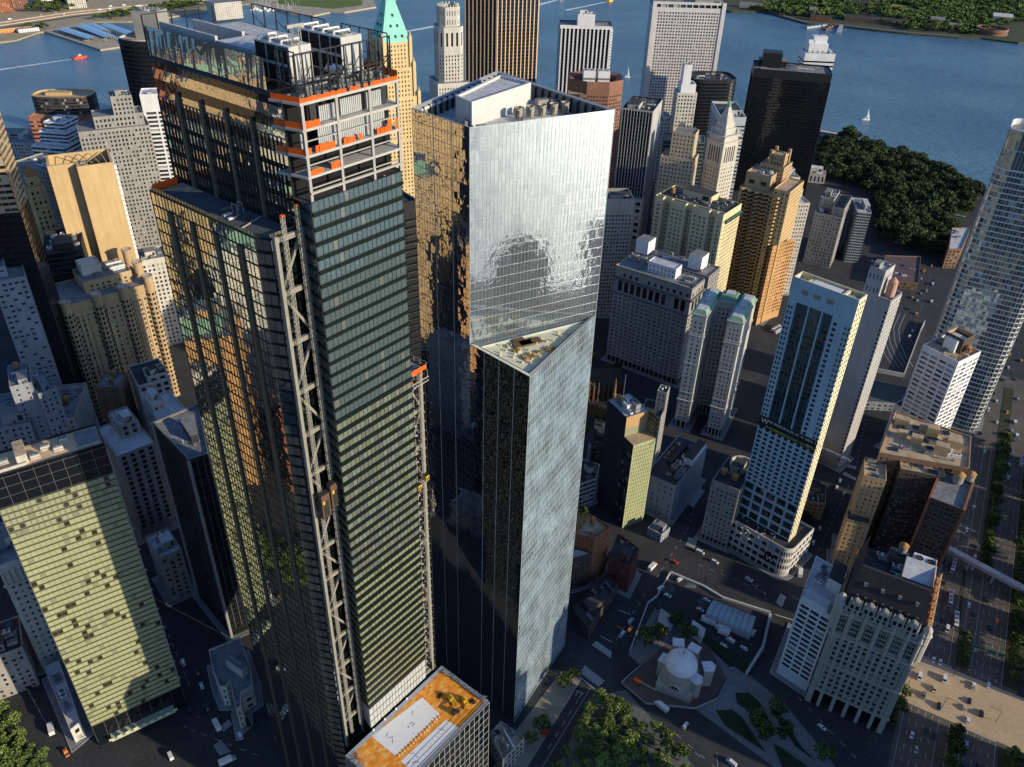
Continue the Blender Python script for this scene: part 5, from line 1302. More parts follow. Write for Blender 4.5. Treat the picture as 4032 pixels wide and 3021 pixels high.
# ================================================================== right foreground
def text(root, body, p, u, size, mat, name='sign_lettering', ext=.05, up=(0,0,1), spc=1.0):
    cu = bpy.data.curves.new(name, 'FONT'); cu.body = body; cu.space_character = spc; cu.size = size; cu.extrude = ext; cu.materials.append(mat)
    t_ = bpy.data.objects.new(name, cu); me = bpy.data.meshes.new_from_object(t_); bpy.data.objects.remove(t_)
    o = bpy.data.objects.new(name, me); COL.objects.link(o); o.parent = root
    X = Vector((u[0],u[1],0)); Z = Vector(up); n = X.cross(Z)
    o.matrix_local = Matrix(((X.x,Z.x,n.x,p[0]),(X.y,Z.y,n.y,p[1]),(X.z,Z.z,n.z,p[2]),(0,0,0,1)))
    return o
def b_wtower():
    A, B, z = (147.7,399.2), (174.3,374.2), 192; D_ = 9.5; u = unit(sub(B,A)); v = (-u[1],u[0]); n = (u[1],-u[0]); Lg = math.dist(A,B)
    P = rect(A, B, D_); c = cen(P); org = (*c,0)
    root = thing('hotel_tower', 'pale blue panelled hotel tower with dark glass strips and a black sign band halfway up', 'hotel', org)
    PB = masonry('pale_blue_panel', (.36,.50,.60), .07, rough=.55); gl = [G_BLACK, G_BLUE, G_DARK, G_DARK]
    TEAL = glassy('teal_glass', (.03,.085,.105), .06, .15, .7, wav=.03); glu = [TEAL, G_BLUE, TEAL, TEAL]
    z0, zs0, zs1 = 24, 94.4, 101.1
    def PT(x, o=0): return (A[0]+u[0]*x+n[0]*o, A[1]+u[1]*x+n[1]*o)
    mb = MB(); win = []
    lo = ST(PB, bay=Lg/9, fl=3.3, ww=.62, wh=.62, rec=.3, top=0, margin=.05, blind=.0, blue=.25)
    zm = z0+28
    facade(mb, A, B, zm, zs0, lo, win); facade(mb, A, B, z0, zm, ST(PB, bay=Lg/5, fl=6.6, ww=.8, wh=.72, rec=.3, top=0, margin=.05, blind=0, blue=.2), win)
    # upper part: narrow punched columns at the ends, three wide dark strips between pale piers
    for a, b_ in ((0,.11),(.89,1)): facade(mb, PT(Lg*a), PT(Lg*b_), zs1, 176, ST(PB, bay=2.4, fl=3.3, ww=.62, wh=.6, rec=.3, top=0, margin=.2, blind=0), win)
    facade(mb, PT(Lg*.72), PT(Lg*.80), zs1, 176, ST(PB, bay=2.4, fl=3.3, ww=.75, wh=.6, rec=.3, top=0, margin=.1, blind=0), win)
    for a, b_ in ((.11,.135),(.32,.345),(.53,.555),(.70,.72),(.80,.89)): facade(mb, PT(Lg*a), PT(Lg*b_), zs1, 176, ST(PB, 'blank'))
    facade(mb, A, B, 176, z, ST(PB, 'blank')); mb.build('wall', mk(dict(wall=PB, glass=gl)), root, org)
    window_parts(root, win, org, 100, gl)
    mb = MB()
    for a, b_ in ((.135,.32),(.345,.53),(.555,.70)):
        facade(mb, PT(Lg*a,-.25), PT(Lg*b_,-.25), zs1, 172, ST(TEAL, 'curtain', bay=1.3, fl=3.3, span=.28, trim=DARK, glass=[TEAL,G_BLACK,TEAL,G_BLACK], blind=.0, blue=.35, mw=.06, hw=.08, top=0))
        q = [PT(Lg*a,.06), PT(Lg*b_,.06)]; mb.quad((*q[0],172),(*q[1],172),(*q[1],178.5),(*q[0],178.5),0)
    mb.build('glass_strip', mk(dict(wall=TEAL, trim=DARK, glass=[TEAL,G_BLACK,TEAL,G_BLACK])), root, org)
    mb = MB()
    for x in range(1,19): q = PT(Lg*x/19,.03); mb.box(q, u, .04, .03, z0, z-.5)
    for k in range(int((z-z0)/3.3)): mb.quad((*PT(0,.02),z0+k*3.3),(*PT(Lg,.02),z0+k*3.3),(*PT(Lg,.02),z0+k*3.3+.07),(*PT(0,.02),z0+k*3.3+.07))
    mb.build('panel_joint', [plain('joint_blue', (.25,.32,.36), .5)], root, org)
    mb = MB(); 
    for x in (.17,.36,.56): q = [PT(Lg*x,.08), PT(Lg*(x+.1),.08)]; mb.quad((*q[0],z-8),(*q[1],z-8),(*q[1],z-5.4),(*q[0],z-5.4))
    mb.build('vent_opening', [plain('vent_cream', (.30,.25,.2), .8)], root, org)
    SIDE = masonry('cream_balcony_wall', (.62,.56,.38), .1); mb = MB(); win = []
    facade(mb, P[1], P[2], 0, z, ST(SIDE, bay=2.6, fl=3.3, ww=.5, wh=.55, rec=.5, blind=.05), win); facade(mb, P[2], P[3], 0, z, lo); facade(mb, P[3], P[0], 0, z, lo)
    for k in range(50):
        q = (P[1][0]+v[0]*1.2, P[1][1]+v[1]*1.2); zz = z0+6+k*3.3
        if zz > 178: break
        mb.box(q, v, 1.1, .5, zz, zz+1.0, 0, None, True)
    mb.build('side_wall', mk(dict(wall=SIDE)), root, org); window_parts(root, win, org, 0)
    parapet_roof(root, P, z-4, org, SIDE, ROOF_G, 4, .6); u2 = u
    mb = MB(); mb.prism(subquad(P,.25,.7,.25,.75), z-4, z-1, 0, 1); mb.prism(subquad(P,.74,.78,.1,.9), z-4, z-.5, 0); mb.prism(subquad(P,.2,.23,.05,.6), z-4, z-.8, 0); mb.prism(subquad(P,.8,.95,.3,.36), z-4, z-.8, 0); mb.build('penthouse', [SIDE, WHITE], root, org)
    clutter(root, subquad(P,.05,.95,.1,.9), z-4, org, 8, 70, 0, False)
    # sign band
    mb = MB(); q = [PT(-.1,.15), PT(Lg,.15)]; zb, zt = zs0-.6, zs1+.3; mb.quad((*q[0],zb),(*q[1],zb),(*q[1],zt),(*q[0],zt)); mb.quad((*q[0],zt),(*q[1],zt),(*PT(Lg),zt),(*PT(-.1),zt)); band = mb.build('sign_band', [W_BLACK], root, org)
    SW, SY = plain('sign_white', (.85,.85,.85), .4), plain('sign_lime', (.62,.72,.10), .4); lc = lambda x, zz: (PT(x,.2)[0]-c[0], PT(x,.2)[1]-c[1], zz)
    H_ = zt-zb
    text(band, 'W', lc(1.0, zb+H_*.40), u, H_*.62, SW)
    text(band, 'THE RESIDENCES AT W NEW YORK\u2013DOWNTOWN', lc(4.6, zb+H_*.66), u, H_*.27, SW, spc=1.12)
    text(band, 'WNYRESIDENCES.COM / 212.285.1100', lc(4.6, zb+H_*.12), u, H_*.26, SY)
    text(band, 'SALES BY', lc(Lg*.84, zb+H_*.28), u, H_*.13, SW)
    mb = MB()
    for a in (.14,.36,.57): q = [PT(Lg*a,.17), PT(Lg*(a+.17),.17)]; mb.quad((*q[0],zb+H_*.42),(*q[1],zb+H_*.42),(*q[1],zb+H_*.6),(*q[0],zb+H_*.6))
    mb.build('sign_panel', [G_BLUE], band, org)
    # podium with rounded corner
    C1 = (A[0]-u[0]*4+n[0]*8, A[1]-u[1]*4+n[1]*8); C2 = (B[0]+u[0]*6+n[0]*8, B[1]+u[1]*6+n[1]*8)
    pts = [C1, (C2[0]-u[0]*6, C2[1]-u[1]*6)]
    cc = (pts[1][0]+v[0]*6, pts[1][1]+v[1]*6)
    pts += [(cc[0]+u[0]*6*math.sin(t)-v[0]*6*math.cos(t), cc[1]+u[1]*6*math.sin(t)-v[1]*6*math.cos(t)) for t in [i*math.pi/12 for i in range(1,7)]]
    pts += [(pts[-1][0]+v[0]*24, pts[-1][1]+v[1]*24), (C1[0]+v[0]*30, C1[1]+v[1]*30)]
    s = ST(masonry('podium_stone', (.46,.45,.45), .1), bay=4.4, fl=5.4, ww=.72, wh=.6, rec=.6, top=2, base=5, shop=1, blind=.02, minlen=1, margin=.1)
    Q = ccw(pts); walls(root, Q, 0, 24, s, org, 0, 'podium_wall'); parapet_roof(root, Q, 22.5, org, s['wall'], ROOF_D, 1.5, .6, 'podium_roof')
    mb = MB()
    for k in range(70): q = (C1[0]+u[0]*rnd.uniform(2,Lg)+v[0]*rnd.uniform(1.5,5), C1[1]+u[1]*rnd.uniform(2,Lg)+v[1]*rnd.uniform(1.5,5)); mb.box(q, u, rnd.uniform(.2,.5), .3, 22.5, 23.2, rnd.randint(0,1))
    mb.build('terrace_furniture', [WHITE, GREYM], root, org)
    q = (C2[0]-u[0]*12+n[0]*.3, C2[1]-u[1]*12+n[1]*.3); mb = MB(); mb.box(q, u, 3.4, .2, 7.2, 14); so = mb.build('sign_box', [W_BLACK], root, org)
    text(so, 'W', (q[0]-u[0]*2.3+n[0]*.25-c[0], q[1]-u[1]*2.3+n[1]*.25-c[1], 8.6), u, 5.6, SW)
    # tall rear slab
    e = (241.5, 475.0); f = (e[0]-u[0]*19, e[1]-u[1]*19)
    R4 = [f, e, (e[0]+v[0]*18, e[1]+v[1]*18), (f[0]+v[0]*18, f[1]+v[1]*18)]; c = cen(R4); org = (*c,0)
    root = thing('residential_slab', 'blank grey residential slab with one column of small windows behind the hotel tower', 'apartment tower', org)
    GB = masonry('blank_grey_brick', (.38,.37,.37), .12)
    walls(root, R4, 0, 139, ST(GB, 'blank'), org, 0, alt={1: ST(masonry('sunlit_side_brick', (.46,.29,.2), .12), bay=3, fl=3.3, ww=.4, wh=.5)}); parapet_roof(root, R4, 139, org, GB, ROOF_G); win = []  # sunlit edge of the grey slab put into the side wall colour
    mb = MB()
    for k in range(38): q = (e[0]-u[0]*1.2+n[0]*.05, e[1]-u[1]*1.2+n[1]*.05); mb.box(q, u, .5, .06, 8+k*3.3, 9.6+k*3.3)
    mb.build('window', [G_DARK], root, org)
    Q = subquad(R4, .0,.55,.0,.8); walls(root, Q, 139, 158, ST(GB, bay=2.6, fl=9, ww=.3, wh=.4), org, 0, 'upper_wall'); parapet_roof(root, Q, 157, org, GB, ROOF_L); clutter(root, Q, 157, org, 4, 71, 1)
    Q = subquad(R4, .6,.95,.1,.7); mb = MB(); mb.lathe(cen(Q), [(3,139),(3,150),(.2,153)], 14); mb.build('water_tank', [masonry('copper_pink', (.45,.25,.2), .2)], root, org)
b_wtower()
def b_50w():
    z = 230; LC = (320.8,551); u = (.86,-.51); v = (.51,.86); w = 52; d = 34
    R4 = [LC, (LC[0]+u[0]*w, LC[1]+u[1]*w), (LC[0]+u[0]*w+v[0]*d, LC[1]+u[1]*w+v[1]*d), (LC[0]+v[0]*d, LC[1]+v[1]*d)]
    pts = []; r = 9
    for i, p in enumerate(R4):
        a = R4[i-1]; b_ = R4[(i+1)%4]; da = unit(sub(a,p)); db = unit(sub(b_,p))
        for t in (0,.25,.5,.75,1): k = 1-t; pts.append((p[0]+da[0]*r*k*k+db[0]*r*t*t, p[1]+da[1]*r*k*k+db[1]*r*t*t))
    P = ccw(pts); c = cen(P); org = (*c,0)
    root = thing('glass_tower', 'tall curved residential glass tower with white floor lines rising at the right picture edge', 'apartment tower', org)
    GR = glassy('rippled_tower_glass', (.36,.43,.44), .04, .85, .5, wav=.06, wscale=.5)
    G2 = glassy('rippled_tower_glass_dark', (.17,.21,.23), .05, .7, .5, wav=.06, wscale=.5)
    s = ST(masonry('white_floor_edge', (.62,.64,.66), .08), 'curtain', bay=2.2, fl=3.9, span=.14, trim=WHITE, glass=[G2,GR,masonry('curtain_white',(.32,.34,.34),.1),GR], blind=.05, blue=.35, mw=.14, hw=.3, mo=.3, top=.5, minlen=.3, margin=0, jit=.05)
    walls(root, P, 0, z-26, s, org); walls(root, inset(P,.4), z-26, z, dict(s, glass=[GR]*4, span=0, fl=13), org, 0, 'glass_crown'); parapet_roof(root, inset(P,.4), z-4, org, WHITE, ROOF_G, 4, .5)
    T = (364.9, 553.2); W2 = [(T[0]-u[0]*60+v[0]*12, T[1]-u[1]*60+v[1]*12)]
    A, B = (283.8,496.4), (299,474.5); u = unit(sub(B,A)); v = (.82,.57); P = [A, B, (B[0]+v[0]*27, B[1]+v[1]*27), (A[0]+v[0]*27, A[1]+v[1]*27)]
    s = ST(W_WHITE, bay=6.4, fl=3.7, ww=.78, wh=.5, rec=.35, top=3.5, blind=.22, margin=.6)
    root, org = tower('office_building', 'white office building with wide window strips and tan cluttered roof below the curved glass tower', 'office building', P, 95, s, near=100, clut=5, seed=72, roof=ROOF_T, pent=False)
    Q = subquad(P,.25,.75,.45,.95); walls(root, Q, 95, 106, ST(W_DKBR,'blank'), org, 0, 'penthouse'); parapet_roof(root, Q, 103, org, W_TAN, ROOF_D, 3, .5); mb = MB(); mb.prism(subquad(Q,.15,.8,-.25,.6), 95, 104.2, 0, 1); mb.build('plant_box', [WHITE, ROOF_L], root, org)
    water_tank(root, lerp2(P,.82,.62), 95, org, 2.4, 3.6, 1.5); mb = MB()
    for k in range(7): mb.beam((*lerp2(P,.9,.05+.13*k),95),(*lerp2(P,.9,.05+.13*k),101),.25); mb.beam((*lerp2(P,.9,.05+.13*k),101),(*lerp2(P,.9,.12+.13*k),96),.2)
    mb.build('steel_frame', [masonry('rust_frame', (.34,.17,.07), .2)], root, org)
    mb = MB(); q = [lerp2(P,-.25,.1), lerp2(P,0,.1), lerp2(P,0,1.2), lerp2(P,-.25,1.2)]; walls(root, ccw(q), 0, 40, s, org, 0, 'side_wing'); parapet_roof(root, ccw(q), 40, org, W_WHITE, ROOF_D)
b_50w()
def b_apts():
    z = 75; P = ccw([(250.8,443.3),(289.4,418.4),(274,386),(224.5,398.6)]); c = cen(P); org = (*c,0)
    root = thing('apartment_block', 'old brown apartment block with sunlit cluttered rooftops and dark light courts', 'apartment block', org)
    s = ST(W_BROWN, bay=3.3, fl=3.5, ww=.34, wh=.5, rec=.35, base=5, top=2, blind=.25)
    walls(root, P, 0, z+1, s, org, 0); parapet_roof(root, P, z, org, W_TAN, ROOF_T, 1.3)
    Pq = [(224.5,398.6),(274,386),(289.4,418.4),(250.8,443.3)]
    u = (.9,-.42); v = (.42,.9)
    for k, (a, b_, dz, dep, st_, lab) in enumerate((((212.5,384.8),(224.5,380.5),68,19,ST(W_TAN, bay=3.2, fl=3.5, ww=.34, wh=.5, rec=.4, base=5, blind=.25),'wing'),
            ((234.5,387.5),(258.5,380.5),72,16,ST(W_DKBR, bay=2.4, fl=3.5, ww=.6, wh=.42, rec=.5, blind=.2),'wing'),((243.5,364.5),(258.7,354.5),70,31,ST(W_DKBR, bay=2.6, fl=3.5, ww=.64, wh=.45, rec=.9, blind=.2, margin=1.6),'wing'))):
        Q = rect(a, b_, dep); walls(root, Q, 0, dz+1, st_, org, 70 if k == 0 else 50, lab); parapet_roof(root, Q, dz, org, [W_GOLD,W_TAN,W_BROWN][k], [ROOF_T,ROOF_T,ROOF_G][k], 1.3)
        if k < 2: clutter(root, Q, dz, org, 3, 74+k, 0, False)
        if k == 2:
            for e in (0, 1): 
                mb = MB(); p = Q[e]; q = Q[3-e]; d = unit(sub(q,p)); mb.box((p[0]+d[0]*15,p[1]+d[1]*15), d, 15.6, .7, 0, dz+1.6); mb.build('end_pier', [masonry('rust_brick', (.30,.13,.08), .2)], root, org)
            water_tank(root, lerp2(Q,.55,.8), dz, org, 3.2, 5.5, 1.2, STEEL); water_tank(root, lerp2(Q,.85,.97), dz, org, 2.8, 4.5, 2, STEEL)
    Q = rect((208,378.5),(221,374.5),10); walls(root, Q, 0, 38, ST(W_TAN, bay=3.2, fl=3.5, ww=.34, wh=.5, rec=.4, blind=.25), org, 40, 'front_wing'); parapet_roof(root, Q, 38, org, W_TAN, ROOF_D)
    mb = MB()
    for a, b_, h in ((.18,.5,4),(.36,.42,5.5),(.52,.74,6),(.66,.3,7),(.8,.6,5),(.42,.8,4),(.12,.78,5)):
        r = rnd.uniform(2.6,4.6); q = lerp2(Pq,a,b_); mb.box(q, u, r, r*.7, z, z+h, 0, 1)
    mb.build('penthouse', [W_GOLD, ROOF_T], root, org)
    clutter(root, Pq, z, org, 16, 77, 0, False, ROOF_T, W_TAN)
b_apts()
def b_gothic():
    A, B = (163.6,278.6), (197.8,259.6); u = unit(sub(B,A)); v = (-u[1],u[0]); n = (u[1],-u[0]); dep = 44; P = rect(A,B,dep); c = cen(P); org = (*c,0); L = math.dist(A,B)
    root = thing('gothic_building', 'ornate gothic stone building with dormered dark mansard roof, its street end glowing orange', 'office building', org)
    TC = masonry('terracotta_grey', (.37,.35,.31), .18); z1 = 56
    def PT(x, o=0): return (A[0]+u[0]*x+n[0]*o, A[1]+u[1]*x+n[1]*o)
    s = ST(TC, bay=L/12, fl=3.75, ww=.56, wh=.6, rec=.45, base=0, top=1, blind=.05, margin=.3)
    OR = masonry('sunlit_terracotta', (.50,.36,.22), .16); s2 = dict(s, wall=OR)  # warm copy of the terracotta, sunlight put into the colour
    mb = MB(); win = []; facade(mb, A, B, 12, z1, s, win)
    mb.build('wall', mk(s), root, org); window_parts(root, win, org, 100)
    mb = MB()
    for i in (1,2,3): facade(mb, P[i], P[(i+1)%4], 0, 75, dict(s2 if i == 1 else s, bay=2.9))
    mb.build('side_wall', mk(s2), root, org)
    mb = MB()
    for k in range(7):
        x = L*k/6; w = .85 if 0 < k < 6 else 1.4; mb.box(PT(min(max(x,1.2),L-1.2),.3), u, w, .55, 0, z1)
        for e in (-.55,0,.55): mb.box(PT(min(max(x,1.2),L-1.2)+e*w,.9), u, .16, .2, 12, z1-1)
    for k in range(6):
        x = L*(k+.5)/6; mb.box(PT(x,.25), u, .35, .4, 12, z1)
    mb.build('pier', [TC], root, org)
    # tall arched top storeys
    mb = MB(); facade(mb, A, B, z1, 71, ST(TC, bay=L/6, fl=15, ww=.6, wh=.86, rec=1.1, top=.6, margin=.2, blind=0, blue=0)); mb.build('arcade', mk(s), root, org)
    for k in range(6):
        mb = MB(); x = L*(k+.5)/6
        for e in (-1.1,0,1.1): mb.box(PT(x+e,-.7), u, .13, .3, z1+1, 69)
        for q in (59.5,62.5,65.8): mb.box(PT(x,-.75), u, 1.75, .2, q, q+.9)
        for t in range(7):
            a = math.pi*t/7; b_ = math.pi*(t+1)/7; mb.beam((*PT(x+1.75*math.cos(a),.1),67.6+1.6*math.sin(a)),(*PT(x+1.75*math.cos(b_),.1),67.6+1.6*math.sin(b_)),.4)
        mb.build('window_tracery', [TC], root, org)
    for k in range(7):
        mb = MB(); x = min(max(L*k/6,1.1),L-1.1); mb.lathe(PT(x,.7), [(.75,z1-2),(.8,70),(1.05,71),(.7,74),(.15,78.5)], 8); mb.build('pinnacle', [TC], root, org)
    mb = MB()
    for q, h in ((z1-1.2,1),(70.6,1.1),(33.5,.7),(12,.9)):
        mb = MB(); mb.box(PT(L/2,.55), u, L/2+.8, .8, q, q+h, 0, None, True); mb.build('cornice', [TC], root, org)
    mb = MB(); facade(mb, A, B, 71.7, 76, ST(TC, bay=L/14, fl=4, ww=.5, wh=.6, rec=.5, top=.2, base=.2, blind=.05)); mb.build('attic', mk(s), root, org)
    for k in range(5):
        x = L*(k+1)/6; mb = MB(); mb.box(PT(x,-.2), u, 2.3, 1.6, 76, 80.2, 0); o = []
        for j in range(7):
            t = j/6; xx = x-2.3+4.6*t; h = 80.2+2.2*(1-abs(2*t-1)**1.4); mb.box(PT(xx,-.1), u, .42, 1.5, 80.2, h, 0)
        for e in (-1.2,1.2): mb.box(PT(x+e*1,1.42), u, .75, .08, 76.8, 79.4, 1)
        for e in (-2.5,2.5): mb.lathe(PT(x+e,.6), [(.5,76),(.55,81),(.1,83.4)], 6, 0)
        mb.build('dormer_gable', [TC, G_DARK], root, org)
    for p in (A, B):
        mb = MB(); mb.lathe((p[0]+v[0]*1.5,p[1]+v[1]*1.5), [(2.3,58),(2.4,75),(2.9,76),(2.2,76.8),(2.1,79.5),(1.5,80.6),(.4,81.6)], 10); mb.build('corner_turret', [TC], root, org)
    SL = masonry('roof_slates', (.045,.04,.045), .3); mb = MB(); I = inset(P,.8); r = inset(P,8.5)
    f1 = [I[0], I[1], (I[1][0]+v[0]*9-u[0]*3, I[1][1]+v[1]*9-u[1]*3), (I[0][0]+v[0]*9+u[0]*3, I[0][1]+v[1]*9+u[1]*3)]
    mb.quad((*f1[0],76),(*f1[1],76),(*f1[2],95),(*f1[3],95),0)
    bk = [(f1[2][0]+v[0]*1.6,f1[2][1]+v[1]*1.6),(f1[3][0]+v[0]*1.6,f1[3][1]+v[1]*1.6)]
    mb.quad((*f1[3],95),(*f1[2],95),(*bk[0],95),(*bk[1],95),0); mb.quad((*bk[1],95),(*bk[0],95),(*bk[0],80),(*bk[1],80),0)
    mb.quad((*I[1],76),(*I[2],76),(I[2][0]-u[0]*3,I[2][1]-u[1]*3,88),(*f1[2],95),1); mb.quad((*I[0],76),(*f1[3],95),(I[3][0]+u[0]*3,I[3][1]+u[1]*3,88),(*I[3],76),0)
    mb.poly([(x,y,80) for x,y in inset(P,2)], 2); mb.build('mansard_roof', [SL, masonry('roof_slates_sunlit', (.50,.24,.08), .15), ROOF_D], root, org)  # sun-facing slope coloured orange, sunlight put into the slate colour
    mb = MB()
    for row, (t, cnt) in enumerate(((.3,8),(.62,4))):
        for k in range(cnt):
            x = 4+(L-8)*(k+.5)/cnt; zz = 76+19*t; q = (A[0]+u[0]*x+v[0]*(9.0*t+.4), A[1]+u[1]*x+v[1]*(9.0*t+.4)); 
            a_, b_ = (q[0]-u[0]*.75,q[1]-u[1]*.75), (q[0]+u[0]*.75,q[1]+u[1]*.75)
            mb.box((q[0]-v[0]*.1,q[1]-v[1]*.1), u, .7, .55, zz-.8, zz+1.0, 0 if row else 1)
            tp = (q[0], q[1], zz+2); qq = (q[0]-v[0]*.7, q[1]-v[1]*.7); mb.poly([(qq[0]-u[0]*.8,qq[1]-u[1]*.8,zz+1),(qq[0]+u[0]*.8,qq[1]+u[1]*.8,zz+1),(qq[0],qq[1],zz+2)],0)
    mb.build('roof_dormer', [TC, SL], root, org)
    # east side gable row, coloured as if catching the sun
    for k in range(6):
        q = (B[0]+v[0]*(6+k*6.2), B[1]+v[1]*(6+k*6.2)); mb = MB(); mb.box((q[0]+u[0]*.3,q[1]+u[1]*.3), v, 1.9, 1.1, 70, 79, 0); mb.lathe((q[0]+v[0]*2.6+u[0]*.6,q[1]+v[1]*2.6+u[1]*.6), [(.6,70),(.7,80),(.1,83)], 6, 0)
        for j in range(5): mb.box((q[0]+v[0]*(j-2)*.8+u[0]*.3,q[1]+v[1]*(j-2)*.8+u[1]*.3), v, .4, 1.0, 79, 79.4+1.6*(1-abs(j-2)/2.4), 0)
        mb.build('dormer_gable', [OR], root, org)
    Q = [lerp2(P,a,b_) for a, b_ in ((.56,.42),(.92,.42),(.92,.78),(.56,.78))]
    mb = MB(); mb.prism(Q, 80, 90, 0, 1); mb.build('penthouse', [W_STONE, ROOF_L], root, org)
    o = fan_unit(root, lerp2(Q,.6,1.25), u, 5.4, 3.4, 80, 8, org, 2, WHITE)
    water_tank(root, lerp2(P,.5,.93), 84, org, 2.3, 4.5, 2, STEEL); mb = MB(); mb.prism(subquad(P,.36,.6,.84,.99), 80, 84.5, 0, 1); mb.build('penthouse', [W_BROWN, ROOF_D], root, org)
    mb = MB(); mb.lathe(lerp2(P,.53,.52), [(1.6,80),(1.6,86),(.3,86.6)], 12); mb.build('green_drum', [COPPER], root, org)
    mb = MB(); mb.prism(subquad(P,.5,.9,.3,.4), 80, 82.5, 0); mb.prism(subquad(P,.1,.4,.45,.8), 80, 81, 1); mb.build('roof_curb', [W_BLUEG, ROOF_D], root, org); clutter(root, subquad(P,.1,.9,.45,.95), 80.1, org, 6, 81, 0, False)
    # white neighbour
    A2, B2 = (152.0,295.0), (165.0,282.8); P2 = ccw([A2, B2, (B2[0]+v[0]*34, B2[1]+v[1]*34), (A2[0]+v[0]*34, A2[1]+v[1]*34)]); c = cen(P2); org = (*c,0)
    P2 = [A2, B2, (B2[0]+v[0]*34, B2[1]+v[1]*34), (A2[0]+v[0]*34, A2[1]+v[1]*34)]
    root = thing('modern_building', 'slim white modern building with wide dark window strips leaning on the gothic building', 'office building', org)
    WB = masonry('white_blue_panel', (.60,.64,.70), .06, rough=.6); s = ST(WB, bay=5.2, fl=3.6, ww=.84, wh=.62, rec=.4, top=3, base=8, blind=.03, margin=.7, blue=.15)
    walls(root, P2, 0, 61, s, org, 60); parapet_roof(root, P2, 60, org, WB, ROOF_L, 1.2)
    Q = subquad(P2,.05,.8,.0,.22); mb = MB(); mb.prism(Q, 60, 63, 0, 1); mb.build('terrace_box', [WB, ROOF_L], root, org); Q = subquad(P2,.55,.95,.45,.9); mb = MB(); mb.prism(Q, 60, 69, 0, 1); mb.prism(inset(Q,.5), 69, 69.05, 1); mb.build('penthouse', [WB, ROOF_D], root, org)
    clutter(root, subquad(P2,.05,.55,.4,.98), 60, org, 7, 83, 0, False)
b_gothic()
